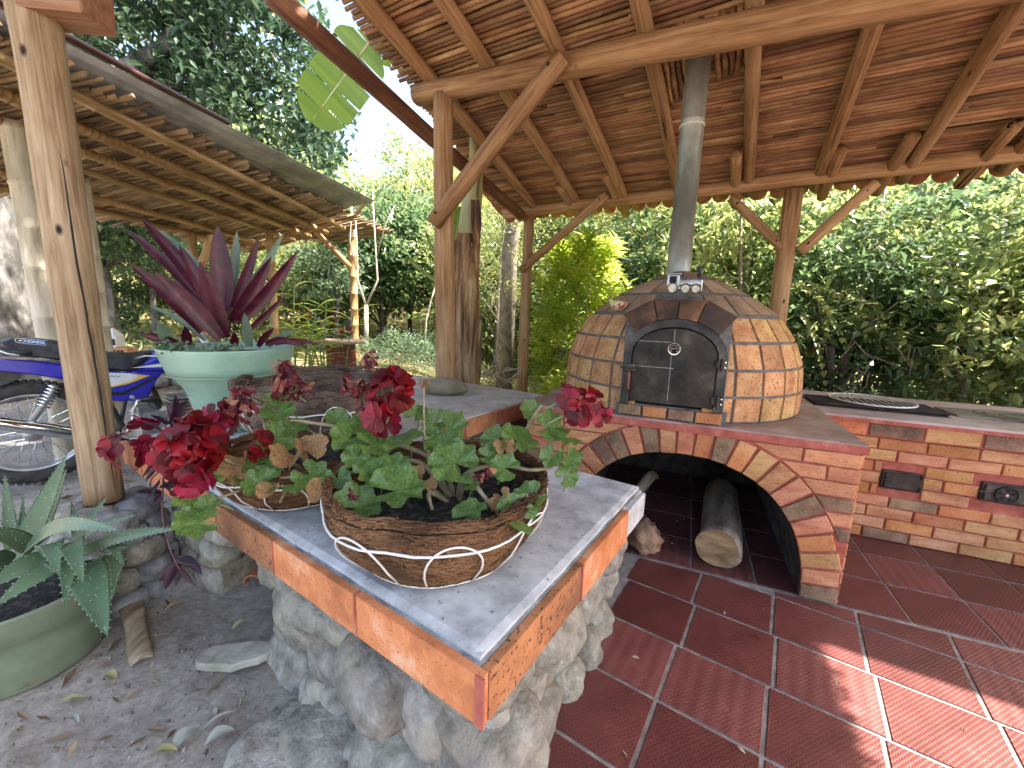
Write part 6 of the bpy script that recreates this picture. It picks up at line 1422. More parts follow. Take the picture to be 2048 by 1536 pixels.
q = MB(); q.tube([bk(273, 803, .16), bk(262, 850, .17), bk(250, 872, .18)], .009, 8); q.tube([bk(273, 803, .16), bk(284, 801, .10)], .012, 8); q.obj('kick_starter', CHROME, bike, True)
q = MB(); q.tube([bk(222, 862, .06), bk(240, 858, .22)], .013, 8); q.obj('foot_peg', RUBBER, bike, True)
bpart('swingarm_plate', [(212, 862), (236, 856), (240, 866), (226, 880), (210, 886)], .06, .075, WHITEP)
q = MB(); hd = FWc + MD * -.32 + V((0, 0, .62)); q.tube([hd, FWc + MN * .07], .024, 10); q.tube([hd, FWc - MN * .07], .024, 10); q.obj('fork', ALU, bike, True)
q = MB(); q.tube([hd + MN * .34 + V((0, 0, .14)) - MD * .12, hd + MN * .12 + V((0, 0, .16)), hd - MN * .12 + V((0, 0, .16)), hd - MN * .34 + V((0, 0, .14)) - MD * .12], .012, 8); hb = q.obj('handlebar', BLKM, bike, True)
for s_ in (-1, 1):
    q = MB(); a = hd + MN * .34 * s_ + V((0, 0, .14)) - MD * .12; q.tube([a, a - MD * .05 + MN * .08 * s_], .019, 10); q.obj('grip', RUBBER, hb, True)
    q = MB(); b_ = hd + MN * .26 * s_ + V((0, 0, .17)); q.tube([b_, b_ + V((0, 0, .16)) + MN * .06 * s_], .005, 6); q.ell(b_ + V((0, 0, .20)) + MN * .08 * s_, (.06, .02, .04), None, 14, 0); mr_ = q.obj('mirror', BLACKV, bike, True)
q = MB(); q.tube([FWc + MD * .02 + V((cos(a) * 0, 0, 0)) + Mw @ V((cos(a) * (TR + .03), sin(a) * (TR + .03), 0)) for a in [rad(30 + 120 * k / 12) for k in range(13)]], .045, 8); q.obj('front_mudguard', BLUE, bike, True)
q = MB(); q.ell(hd + MD * .12 + V((0, 0, .06)), (.09, .09, .09), None, 16, 0); q.obj('headlamp', CHROME, bike, True)

# hollow brick with a little white lantern behind the bike
bz = at_y(238, 706, 4.6); hb_ = thing('hollow_brick', 'orange hollow clay brick on the rubble behind the motorbike seat', 'brick', bz)
q = MB(); q.box(bz, (.30, .14, .13), None, .006); bb = q.obj('brick_body', HOLLOW, hb_)
for i in range(4):
    for j in range(2):
        q = MB(); q.box(bz + V((-.03 + i * .045, -.0705, -.025 + j * .05)), (.03, .003, .032)); q.obj('cell', DARK, bb)
lb = bz + V((-.03, 0, .067)); ln = thing('white_lantern', 'tiny white house shaped lantern standing on the hollow brick', 'lantern', lb)
q = MB(); q.box(lb + V((0, 0, .065)), (.13, .11, .13), None, .004); q.obj('box', PAPERW, ln); q = MB(); q.lathe([(.085, .13), (.03, .19), (.006, .215)], 4, lb, Matrix.Rotation(pi / 4, 3, 'Z')); q.obj('roof', PAPERW, ln); q = MB(); q.box(lb + V((.035, -.0555, .06)), (.045, .003, .07)); q.obj('opening', DARK, ln)
rr = random.Random(31)
for k in range(26):
    p = V((bz.x + rr.uniform(-.6, 1.5), bz.y + rr.uniform(.05, 1.0), 0)); p.z = terr(p.x, p.y) + rr.uniform(.0, .12); r = rr.uniform(.05, .14); q = MB(); q.ell((0, 0, 0), (r * 1.3, r, r * .8), None, 12, .25, 1.6, k)
    if k == 0: rub = thing('rubble_heap', 'heap of pale stones and rubble behind the motorbike', 'rubble', (bz.x, bz.y, terr(bz.x, bz.y)))
    q.obj('stone', STONEB if k % 2 else STONE, rub, True, Matrix.Translation(p))
# small round table with red ribbed drum
tp_ = at_y(678, 683, 5.4); stl = thing('drum_table', 'small wooden table on a red ribbed drum beside the bamboo post', 'table', (tp_.x, tp_.y, terr(tp_.x, tp_.y)))
q = MB(); q.box(tp_, (.56, .46, .035), None, .008); q.obj('table_top', woodmat('grey_table_wood', [(.3, (.25, .16, .12)), (.7, (.46, .35, .28))]), stl)
n_ = 60; q = MB(); vs = []; fs = []; zt = tp_.z - .02; z0 = terr(tp_.x, tp_.y) - .02
for z, s_ in ((z0, 1.12), (zt, 1)):
    for k in range(n_): a = 2 * pi * k / n_; r = (.165 + (.012 if k % 3 == 0 else 0)) * s_; vs.append((tp_.x + .02 + cos(a) * r, tp_.y + sin(a) * r, z))
for k in range(n_): fs.append((k, (k + 1) % n_, n_ + (k + 1) % n_, n_ + k))
q.add(vs, fs); q.obj('ribbed_drum', flat('drum_red', (.20, .045, .035), .6, var=.4), stl)

# ================================================================ vegetation
rv = random.Random(77)
def leafquad(q, c, d, nrm, L_, w):
    s_ = d.cross(nrm).normalized() * (w * .5); u = nrm * (w * .12)
    q.add([c, c + d * (L_ * .42) - s_ + u, c + d * L_ - u, c + d * (L_ * .42) + s_ + u, c + d * (L_ * .5) - u * .6], [(0, 1, 4), (1, 2, 4), (2, 3, 4), (3, 0, 4)])
def rdir(rr, up=0.0):
    while True:
        v = V((rr.uniform(-1, 1), rr.uniform(-1, 1), rr.uniform(-1, 1)))
        if .05 < v.length < 1: v.normalize(); v.z += up; return v.normalized()
def crown_mesh(name, mat, seed, radii, nclump, per, L_, w, clump_r=.28, droop=.15, shell=.55, cz=0.0, tintv=.35):
    """leaf sprays on clumps spread through an ellipsoid"""
    rr = random.Random(seed); q = MB()
    for _ in range(nclump):
        d = rdir(rr); f = shell + (1 - shell) * rr.random(); f *= 1 + .22 * noise.noise(d * 2.3 + V((seed, 0, 0)))
        c = V((d.x * radii[0] * f, d.y * radii[1] * f, d.z * radii[2] * f + cz)); tb = rr.random() * (1 - tintv); cr_ = clump_r * rr.uniform(.6, 1.3)
        od = (d + rdir(rr) * .6 + V((0, 0, .1))).normalized()
        for k in range(per):
            o = rdir(rr) * cr_ * rr.random() ** .6; o.z *= .65; ld = (od * .6 + rdir(rr) * .9 + V((0, 0, -droop))).normalized(); nn = (V((0, 0, 1)) + rdir(rr) * .75).normalized()
            if abs(ld.dot(nn)) > .9: nn = ld.orthogonal()
            q.cur = min(1, max(0, tb + tintv * rr.random())); s_ = rr.uniform(.65, 1.2); leafquad(q, c + o, ld, nn, L_ * s_, w * s_)
    return q.mesh(name, mat, False)
def trunk_mesh(name, mat, seed, h, r, nb, spread, lean=.05, fork=.45, bh=.9):
    rr = random.Random(seed); q = MB(); pts = [V((0, 0, -.2))]; N_ = 8
    for k in range(1, N_ + 1): pts.append(V((lean * h * sin(k / N_ * 2 + seed), lean * h * cos(k / N_ * 1.7 + seed) - lean * h, h * k / N_)))
    q.tube(pts, [r * (1.25 if k == 0 else 1 - .6 * k / N_) for k in range(N_ + 1)], 9)
    for b_ in range(nb):
        i = rr.randint(int(N_ * fork), N_ - 1); p = pts[i]; a = rr.uniform(0, 2 * pi); e = p + V((cos(a) * spread * rr.uniform(.5, 1), sin(a) * spread * rr.uniform(.5, 1), bh * rr.uniform(.3, 1))); mid = p.lerp(e, .5) + V((0, 0, .1 * spread)) + rdir(rr) * .08
        rb_ = r * (1 - .6 * i / N_) * .55; q.tube([p, mid, e], [rb_, rb_ * .7, rb_ * .25], 6)
        for s_ in range(2): f = mid.lerp(e, rr.random()); g_ = f + rdir(rr, .3) * spread * .5; q.tube([f, g_], [rb_ * .4, rb_ * .12], 5)
    return q.mesh(name, mat, True)
KINDS = {}
def kind(key, tmesh, cmesh): KINDS[key] = (tmesh, cmesh)
def tree(key, label, cat, x, y, s=1.0, sz=None, rz=None, group=None, name='tree', z=None, cdz=0):
    t = thing(name, label, cat, (x, y, terr(x, y) if z is None else z), group); tm, cm = KINDS[key]; rz = rv.uniform(0, 6.28) if rz is None else rz
    M = Matrix.Translation(V((x, y, terr(x, y) if z is None else z))) @ Matrix.Rotation(rz, 4, 'Z') @ Matrix.Diagonal((s, s, sz or s, 1))
    new('trunk', tm, t, M); new('crown', cm, t, M @ Matrix.Translation(V((0, 0, cdz)))); return t
# kinds
kind('shrub', trunk_mesh('trunk', TWIG, 1, 1.9, .035, 9, .8, .04, .2, .9), crown_mesh('crown', G_MID, 11, (1.15, 1.15, 1.35), 230, 26, .105, .05, .26, cz=1.45, shell=.35))
kind('shrub_dark', trunk_mesh('trunk', TWIG, 2, 1.9, .04, 9, .8, .05, .2, .9), crown_mesh('crown', G_DARK, 12, (1.2, 1.2, 1.45), 250, 26, .11, .055, .26, cz=1.5, shell=.35))
kind('shrub_light', trunk_mesh('trunk', TWIG, 3, 2.1, .03, 9, .8, .05, .2, .9), crown_mesh('crown', G_LIGHT, 13, (1.1, 1.1, 1.5), 210, 26, .10, .042, .26, cz=1.6, shell=.35))
kind('tree_mid', trunk_mesh('trunk', TWIG, 4, 3.4, .075, 12, 1.2, .05, .45, 1.2), crown_mesh('crown', G_MID, 14, (1.7, 1.7, 1.5), 330, 26, .12, .055, .34, cz=3.9, shell=.4))
kind('tree_light', trunk_mesh('trunk', TWIG, 5, 3.6, .07, 12, 1.2, .06, .45, 1.2), crown_mesh('crown', G_LIGHT, 15, (1.6, 1.6, 1.7), 300, 26, .115, .045, .34, cz=4.0, shell=.4))
kind('tree_dark', trunk_mesh('trunk', BARK, 6, 2.4, .07, 10, 1.0, .03, .5, 1.0), crown_mesh('crown', G_DARK, 16, (1.25, 1.25, 1.25), 330, 26, .11, .065, .26, cz=2.7, shell=.45))
kind('feathery', trunk_mesh('trunk', TWIG, 7, 2.8, .04, 12, .9, .04, .3, 1.1), crown_mesh('crown', G_LIGHT, 17, (1.0, 1.0, 1.7), 300, 40, .055, .013, .26, cz=2.5, shell=.3))
# right-hand thicket close behind the counter
lab = {'shrub': 'mid green leafy shrub', 'shrub_dark': 'dark glossy leaved shrub', 'shrub_light': 'pale yellow green shrub', 'tree_mid': 'mid green tree', 'tree_light': 'pale green sunlit tree'}
where = ['behind the right pavilion post', 'behind the barbecue counter', 'at the right frame edge behind the counter', 'in the thicket right of the flue', 'deep in the right thicket', 'in the second row of the right thicket', 'behind the hotplate end of the counter', 'in the back row of the right thicket']
spots = [('shrub', 2.9, 5.4, 1.05), ('shrub_dark', 4.0, 5.0, 1.05), ('shrub', 5.0, 4.3, 1.1), ('shrub_light', 6.0, 4.2, 1.1), ('shrub_dark', 6.9, 3.6, 1.1), ('shrub', 3.4, 6.6, 1.35), ('shrub_light', 4.8, 6.2, 1.35), ('shrub_dark', 6.2, 5.6, 1.4), ('shrub', 7.6, 5.0, 1.4), ('shrub_dark', 2.3, 7.2, 1.3), ('shrub_light', 3.9, 8.0, 1.6), ('shrub', 5.6, 7.8, 1.7), ('shrub_dark', 7.4, 7.2, 1.7), ('shrub_light', 8.9, 6.2, 1.7), ('shrub', 8.2, 3.2, 1.3), ('shrub_light', 9.6, 4.0, 1.6)]
ORD = ['first', 'second', 'third', 'fourth', 'fifth', 'sixth', 'seventh', 'eighth', 'ninth', 'tenth', 'eleventh', 'twelfth', 'thirteenth']
SHL = ['mid green shrub just right of the right pavilion post', 'dark glossy shrub behind the left end of the grill', 'mid green shrub behind the round wire rack', 'pale shrub behind the gap between grill and hotplate', 'dark shrub at the right frame edge behind the hotplate', 'taller mid green shrub rising behind the right post braces', 'taller pale shrub high above the grill', 'tall dark shrub high above the hotplate', 'tall green shrub at the right frame edge under the eave', 'dark shrub in the gap between flue and right post', 'pale shrub far back right of the right post top', 'green shrub far back above the middle of the counter', 'dark shrub far back near the right frame edge', 'pale shrub far back at the extreme right under the eave', 'green shrub beyond the right end of the counter', 'pale shrub farthest right beyond the counter']
for i, (k, x, y, s) in enumerate(spots): tree(k, SHL[i], 'shrub', x, y, s, s * rv.uniform(.95, 1.2), name='leafy_shrub', group='shrubs of the right thicket')
UPT = [('tree_light', 2.6, 9.5, 1.0), ('tree_mid', 4.6, 10.2, 1.1), ('tree_light', 6.8, 9.6, 1.15), ('tree_mid', 9.0, 8.6, 1.2), ('tree_mid', 1.0, 10.6, .95), ('tree_light', 11.4, 6.8, 1.3), ('tree_light', 3.4, 13, 1.2), ('tree_mid', 6.6, 13, 1.3), ('tree_light', 10, 12, 1.4)]
for i, (k, x, y, s) in enumerate(UPT):
    tree(k, lab[k] + ' above the right thicket, %s from the left' % ORD[sorted(q_[1] / q_[2] for q_ in UPT).index(x / y)], 'tree', x, y, s, group='trees above the right thicket')
# thin pale trunks standing in the thicket
for i, (px, py, y, h_, lab_) in enumerate([(1700, 700, 5.0, 3.4, 'pale slim trunk leaning in the thicket right of the pavilion post'), (1478, 560, 5.6, 3.0, 'thin dark stemmed sapling between the flue and the right post'), (1768, 600, 5.6, 3.2, 'slim grey trunk in the thicket above the grill')]):
    b_ = at_y(px, py, y); t = thing('sapling', lab_, 'sapling', (b_.x, b_.y, terr(b_.x, b_.y))); q = MB(); q.tube([V((b_.x - .08, b_.y, terr(b_.x, b_.y) - .1)), V((b_.x - .02, b_.y, 1.2)), V((b_.x + .06, b_.y, 2.2)), V((b_.x + .14, b_.y + .05, h_))], [.045, .04, .034, .015], 8); q.obj('trunk', TWIG, t, True)
    q = MB(); rr = random.Random(i + 50)
    for k in range(9):
        s0 = V((b_.x + .05, b_.y, rr.uniform(1.3, h_))); e = s0 + rdir(rr, .2) * rr.uniform(.4, .8)
        q.cur = .5
        for j in range(30):
            c = s0.lerp(e, j / 30); ld = (rdir(rr) + (e - s0) * .6).normalized(); q.cur = rr.random(); leafquad(q, c, ld, (V((0, 0, 1)) + rdir(rr) * .5).normalized(), .12, .05)
    q.obj('crown', G_MID, t)
# drooping compound fronds near the right post
def frond(q, p0, p1, n, L_, w, droop=.15):
    p0, p1 = V(p0), V(p1); d = p1 - p0
    for i in range(1, n + 1):
        u = i / n; c = p0 + d * u + V((0, 0, droop * sin(u * pi) * d.length)); t = d.normalized(); s_ = t.cross(V((0, 0, 1))).normalized()
        for sg in (-1, 1): q.cur = rv.random(); ld = (s_ * sg + t * .55 + V((0, 0, -.25))).normalized(); leafquad(q, c, ld, V((0, 0, 1)), L_ * (1 - .4 * u), w)
fr = thing('frond_plant', 'feathery compound fronds reaching out around the right pavilion post', 'plant', (2.3, 4.9, 0))
for (a, b_, y0, y1, n, L_, w) in [((1590, 560), (1690, 690), 4.6, 4.2, 14, .17, .05), ((1560, 560), (1660, 620), 4.7, 4.3, 12, .16, .05), ((1480, 400), (1620, 440), 4.9, 4.5, 14, .20, .06), ((1470, 390), (1350, 430), 4.9, 4.6, 12, .18, .05), ((1500, 450), (1650, 400), 5, 4.6, 14, .2, .055), ((1480, 420), (1420, 500), 5, 4.6, 12, .17, .05), ((1340, 450), (1280, 490), 5, 4.7, 8, .14, .045), ((1480, 560), (1400, 590), 4.8, 4.4, 10, .15, .045), ((1600, 620), (1650, 760), 4.4, 4.2, 12, .15, .05)]:
    q = MB(); frond(q, at_y(*a, y0), at_y(*b_, y1), n, L_, w); q.obj('frond', G_LIGHT, fr)
q = MB(); q.tube([V((2.35, 4.95, -.1)), at_y(1480, 600, 4.95), at_y(1482, 400, 4.95)], [.03, .025, .012], 7); q.obj('stem', TWIG, fr, True)
# bright bush between rear post and oven
q = MB(); rr = random.Random(5); bc = at_y(1160, 640, 5.7)
bush = thing('bright_bush', 'bright yellow green bush with whorled pointed leaves left of the oven dome', 'bush', (bc.x, bc.y, terr(bc.x, bc.y)))
zt = at_y(1160, 500, 5.7).z; zb = .15; hw_ = (at_y(1285, 640, 5.7).x - at_y(1045, 640, 5.7).x) / 2
for k in range(330):
    d = rdir(rr); f = .5 + .55 * rr.random(); h_ = zb + (zt - zb) * rr.random() ** .75; wv = hw_ * (.9 if h_ < zt * .8 else .75) * sqrt(max(.05, 1 - ((h_ - zt * .5) / (zt * .62)) ** 2)); c = V((bc.x + d.x * wv * f, bc.y + d.y * wv * f, h_)); ax = V((d.x * .5, d.y * .5, 1)).normalized(); tb = rr.random() * .6
    for j in range(15):
        a = j * 2.4; x = ax.orthogonal().normalized(); y_ = ax.cross(x); o = (x * cos(a) + y_ * sin(a)); q.cur = tb + .4 * rr.random(); ld = (o + ax * rr.uniform(.1, .8)).normalized(); leafquad(q, c + ax * (j * .014), ld, (ax - o * .4).normalized(), rr.uniform(.13, .20), .048)
q.obj('foliage', G_BUSH, bush)
q = MB()
for k in range(12): a = rr.uniform(0, 6); q.tube([V((bc.x, bc.y, -.1)), V((bc.x + cos(a) * hw_ * .6, bc.y + sin(a) * hw_ * .6, zt * .8))], [.02, .008], 5)
q.obj('stem', TWIG, bush, True)
# behind the rear bench: feathery trees, dark round tree, pale trees up the slope
p = at_y(1010, 520, 7.6); tree('feathery', 'fine leaved feathery tree between the banana trunk and the rear post', 'tree', p.x, p.y, 1.15)
p = at_y(1290, 480, 8.2); tree('feathery', 'fine leaved feathery tree left of the flue', 'tree', p.x, p.y, 1.2)
p = at_y(760, 560, 9.6); tree('tree_dark', 'dark round leaved tree left of the middle post', 'tree', p.x, p.y, 1.15, z=terr(p.x, p.y) - .9)
p = at_y(820, 560, 10.4); tree('tree_dark', 'dark leaved tree just behind the middle post', 'tree', p.x, p.y, 1.1, z=terr(p.x, p.y) - .7)
p = at_y(930, 560, 9.4); tree('shrub', 'mid green shrub behind the banana trunk', 'shrub', p.x, p.y, 1.2, name='leafy_shrub')
p = at_y(1090, 560, 9.8); tree('shrub_dark', 'dark shrub seen behind the rear corner post', 'shrub', p.x, p.y, 1.4, name='leafy_shrub')
p = at_y(900, 420, 12.5); tree('tree_light', 'pale tree rising behind the middle post top', 'tree', p.x, p.y, 1.1, z=terr(p.x, p.y) - 1.2)
p = at_y(770, 380, 12.0); tree('tree_light', 'yellowish sunlit tree left of the middle post under the sky gap', 'tree', p.x, p.y, .95, z=terr(p.x, p.y) - 1.3)
p = at_y(690, 400, 15); tree('tree_mid', 'mid green tree on the slope right of the zinc sheet', 'tree', p.x, p.y, 1.1, z=terr(p.x, p.y) - 1.4)
p = at_y(620, 600, 10.5); tree('shrub_light', 'pale shrub seen under the carport beside the bamboo post', 'shrub', p.x, p.y, 1.15, name='leafy_shrub')
p = at_y(700, 620, 11.5); tree('shrub_light', 'thin yellowish shrub right of the bamboo carport post', 'shrub', p.x, p.y, 1.1, name='leafy_shrub')
p = at_y(560, 600, 12.5); tree('tree_mid', 'mid green tree far behind the purple plant', 'tree', p.x, p.y, .9)
p = at_y(440, 600, 12.5); tree('tree_light', 'pale tree far behind the left of the purple plant', 'tree', p.x, p.y, .9)
p = at_y(215, 600, 7.2); tree('tree_dark', 'dark round leaved tree with thin trunk under the carport eave', 'tree', p.x, p.y, 1.0)
p = at_y(120, 600, 8.4); tree('tree_dark', 'dark leaved tree hidden behind the left front post', 'tree', p.x, p.y, 1.1)
p = at_y(300, 560, 8.6); tree('tree_dark', 'dark leaved tree left of the purple plant', 'tree', p.x, p.y, 1.0)
HIL = [(330, 16, 'tree_light', 1.2), (480, 17, 'tree_mid', 1.2), (620, 18, 'tree_light', 1.2), (860, 16, 'tree_mid', 1.25), (1000, 15, 'tree_light', 1.3), (1150, 14, 'tree_mid', 1.25), (1320, 15, 'tree_light', 1.35), (200, 14, 'tree_mid', 1.2), (60, 12, 'tree_mid', 1.2), (-80, 10, 'tree_mid', 1.2), (1060, 11.5, 'shrub_light', 1.6), (1220, 11, 'shrub', 1.6), (960, 12.5, 'shrub', 1.5)]
for i, (px, y, k, s) in enumerate(HIL):
    p = at_y(px, 600, y); tree(k, lab[k] + ' on the hillside, %s from the left' % ORD[sorted(q_[0] for q_ in HIL).index(px)], 'tree', p.x, p.y, s, group='trees on the hillside', z=terr(p.x, p.y) - (1.0 if 500 < px < 1000 else .3))
for (px, y, k, s, lb_) in [(250, 9.5, 'shrub_dark', 1.0, 'dark shrub seen between the left post and the purple plant'), (360, 10.5, 'shrub', 1.0, 'green shrub behind the left leaves of the purple plant'), (470, 9.8, 'shrub_dark', .9, 'dark shrub hidden behind the purple plant'), (560, 9.2, 'shrub', .9, 'green shrub right of the purple plant under the carport'), (660, 9.6, 'shrub_dark', .8, 'dark shrub behind the drum table'), (160, 10.5, 'shrub_light', 1.1, 'pale shrub far behind the left post')]:
    p = at_y(px, 600, y); tree(k, lb_, 'shrub', p.x, p.y, s, name='leafy_shrub')
# low bluish ground bush
p = at_y(800, 705, 6.6); bb_ = thing('low_bush', 'low bluish green bush behind the flower heads', 'bush', (p.x, p.y, terr(p.x, p.y)))
new('foliage', crown_mesh('foliage', G_BLUE, 33, (1.1, .6, .38), 170, 26, .06, .018, .2, cz=.42, shell=.3), bb_, Matrix.Translation(V((p.x, p.y, terr(p.x, p.y)))))
# forked pale dead sapling
t = thing('dead_sapling', 'bare pale forked sapling standing left of the middle post', 'sapling', tuple(at_z(735, 800, .2).xy) + (0,)); y = 6.9
def tb(pts, rs_): q = MB(); q.tube([at_y(*p, y) for p in pts], rs_, 7); q.obj('branch', TWIG, t, True)
TW = pm('pale_bark', [(.3, (.36, .32, .24)), (.7, (.58, .53, .43))], nscale=8, rough=.8, bump=.3)
q = MB(); q.tube([at_y(830 - 92, 790, y), at_y(733, 700, y), at_y(832 - 100, 610, y)], [.05, .04, .034], 8); q.obj('trunk', TW, t, True)
for pts, r in (([(732, 612), (715, 560), (808 - 95, 480), (810 - 100, 420)], .022), ([(732, 612), (755, 560), (750, 480), (745, 380)], .022), ([(712, 540), (700, 480), (705, 400)], .01), ([(752, 520), (770, 450), (790, 410)], .01)): q = MB(); q.tube([at_y(*p, y) for p in pts], [r * (1 - .6 * k / 3) for k in range(len(pts))], 6); q.obj('branch', TW, t, True)
q = MB(); q.tube([at_y(848, 720, 6.8), at_y(852, 640, 6.8), at_y(862, 600, 6.8), at_y(875, 560, 6.8)], [.022, .018, .015, .01], 6); tag(q.obj('bare_stick', TW, None, True), 'thin bare stick rising beside the middle post', 'stick')
# dark twisting stems right of the purple plant
t = thing('twisted_tree', 'small tree with dark twisting stems behind the bamboo brace', 'tree', tuple(at_z(672, 790, .2).xy) + (.2,))
for pts in ([(676, 740), (672, 640), (676, 600), (662, 560), (664, 520)], [(668, 740), (660, 680), (640, 640), (620, 620)], [(690, 700), (700, 640), (712, 600)]): q = MB(); q.tube([at_y(*p, 7.6) for p in pts], [.05, .045, .04, .03, .02][:len(pts)], 7); q.obj('stem', BLKM, t, True)
p = at_y(655, 545, 7.6); new('crown', crown_mesh('crown', G_BLUE, 36, (.75, .6, .55), 60, 24, .10, .045, .22, cz=0, shell=.3), t, Matrix.Translation(p))
# heliconia-like plant right of the purple plant
hc = at_y(600, 690, 5.0); hel = thing('red_ginger_plant', 'bright green ginger plant with small red flowers behind the green tub', 'plant', (hc.x, hc.y, terr(hc.x, hc.y)))
rr = random.Random(9)
for k in range(11):
    bx = hc.x + rr.uniform(-.25, .45); by = hc.y + rr.uniform(-.2, .3); h_ = rr.uniform(1.15, 1.75); le = rr.uniform(-.25, .35); q = MB()
    b0 = V((bx, by, terr(bx, by) - .05)); b1 = V((bx + le, by - .1, h_)); q.tube([b0, b0.lerp(b1, .5) + V((-.03, 0, .05)), b1], [.012, .010, .006], 6); s_ = q.obj('cane', GERSTG, hel, True); q = MB()
    for j in range(9):
        u = .42 + .58 * j / 8; c = b0.lerp(b1, u); a = (j % 2) * pi + rr.uniform(-.5, .5); L_ = rr.uniform(.26, .36); e = c + V((cos(a) * L_, sin(a) * .5 * L_, rr.uniform(-.05, .16))); q.cur = None; strap(q, c, e, .062, lift=.12, fold=.15, seg=7, wbase=.2)
    q.t = [rr.random()] * len(q.v); q.obj('leaf_spray', G_BUSH, hel, True)
for (px, py) in [(618, 630), (700, 665), (668, 640), (682, 668)]:
    q = MB(); p = at_y(px, py, 4.9); rr2 = random.Random(px)
    for j in range(16): q.cur = rr2.random(); leafquad(q, p + V((0, 0, j * .007 - .05)), (rdir(rr2) * .8 + V((0, 0, .4))).normalized(), rdir(rr2), .05, .02)
    q.obj('red_flower', PETAL, hel)
# banana plant beside the middle post
bp_ = at_y(925, 740, 4.35); ban = thing('banana_plant', 'banana plant with peeling dry trunk beside the middle post', 'banana plant', (bp_.x, bp_.y, terr(bp_.x, bp_.y)))
def bt(px, py, y=4.35): return at_y(px, py, y)
def rough_tube(pts, rs_, mat, name, parent, n=22, seed=0, amp=.12):
    q = MB(); m_ = 40; P_ = []
    for i in range(m_ + 1):
        t = i / m_ * (len(pts) - 1); k = min(int(t), len(pts) - 2); f = t - k; c = pts[k].lerp(pts[k + 1], f); r = lerp(rs_[k], rs_[k + 1], f)
        for j in range(n): a = 2 * pi * j / n; rr_ = r * (1 + amp * noise.noise(V((cos(a) * 2.2, sin(a) * 2.2 + seed, i * .22))) + amp * .7 * noise.noise(V((cos(a) * 5, sin(a) * 5 + seed, i * .12)))); q.v.append((c.x + cos(a) * rr_, c.y + sin(a) * rr_, c.z))
    for i in range(m_):
        for j in range(n): q.f.append((i * n + j, i * n + (j + 1) % n, (i + 1) * n + (j + 1) % n, (i + 1) * n + j))
    return q.obj(name, mat, parent, True)
tb0 = bt(925, 800); tb0.z = terr(tb0.x, tb0.y) - .1
rough_tube([tb0, bt(928, 700), bt(936, 470)], [.175, .15, .118], BANTR, 'dry_trunk', ban)
rough_tube([bt(936, 500), bt(938, 460), bt(944, 400), bt(950, 330)], [.112, .11, .10, .085], BANGR, 'green_trunk', ban, seed=5, amp=.05)
for (a, b_, r) in [((950, 400), (952, 500), .05), ((905, 560), (900, 730), .035), ((958, 640), (955, 800), .03), ((938, 560), (930, 740), .04), ((912, 480), (905, 640), .03)]:
    q = MB(); pa = at_y(*a, 4.22); pb = at_y(*b_, 4.22); strap(q, pa, pb, r * 2.2, lift=-.03, fold=-.4, seg=12, side=V((1, .2, 0)), wbase=.7, twist=.4); q.obj('hanging_sheath', BANTR, ban, True)
def banana_leaf(pa, pb, w, mat=BANL, sag=.08, tears=(), side=None, n=26):
    d = pb - pa; t = d.normalized(); s_ = side or t.cross(V((0, 0, 1))); s_.normalize(); nn = s_.cross(t).normalized(); q = MB()
    def C(u): return pa + d * u + nn * (sag * d.length * sin(pi * u))
    def W_(u): return w * .5 * min(1, (u * 6) ** .6) * (1 - max(0, u - .72) ** 2 / .28 ** 2 * .92) ** .6 if u > 0 else .004
    for sg in (-1, 1):
        for i in range(n):
            u0, u1 = i / n, (i + 1) / n; gap = .0
            if (i * 7 + (3 if sg > 0 else 0)) % 5 == 0 and tears: gap = .45
            u1b = u1 - gap / n; a, b_ = C(u0), C(u1); off = .10 * d.length / n * 4
            q.cur = .3 + .7 * random.random() * .6
            vs = []
            for f in (0, .33, .66, 1): vs.append(a + s_ * (sg * W_(u0) * f) + t * (off * f) + nn * (.05 * f * f * w)); vs.append(a.lerp(b_, 1 - gap * f if gap else 1) + s_ * (sg * W_(u1b) * f) + t * (off * f) + nn * (.05 * f * f * w))
            q.add(vs, [(0, 2, 3, 1), (2, 4, 5, 3), (4, 6, 7, 5)])
    lf = q.obj('leaf_blade', mat, ban, True); q = MB(); q.tube([C(k / 12) for k in range(13)], [.014 * (1 - .7 * k / 12) for k in range(13)], 6); q.obj('midrib', BANGR, lf, True)
pa = at_y(790, 60, 4.6); pa = at_y(745, 75, 4.7); pb = at_y(622, 244, 4.5); banana_leaf(pa, pb, .54, sag=.05, tears=(1,), side=(pb - pa).cross(CAM - pa))
pa2 = at_y(850, 110, 4.9); banana_leaf(pa2, pa, .4, sag=-.02, tears=(1,), side=(pa - pa2).cross(CAM - pa))
q = MB(); q.tube([bt(948, 340), at_y(945, 200, 4.6), at_y(900, 110, 4.8), pa2, pa], [.05, .04, .03, .02, .016], 8); q.obj('leaf_stalk', BANGR, ban, True)
pa = at_y(893, 640, 4.6); pb = at_y(918, 415, 4.6); banana_leaf(pa, pb, .20, sag=.03, side=V((1, .3, 0)))
for (a, b_, w_) in [((880, 570), (818, 520), .05), ((872, 520), (852, 465), .04)]: pa = at_y(*a, 4.7); pb = at_y(*b_, 4.7); banana_leaf(pa, pb, w_, sag=.0, side=(pb - pa).cross(CAM - pa), n=8)
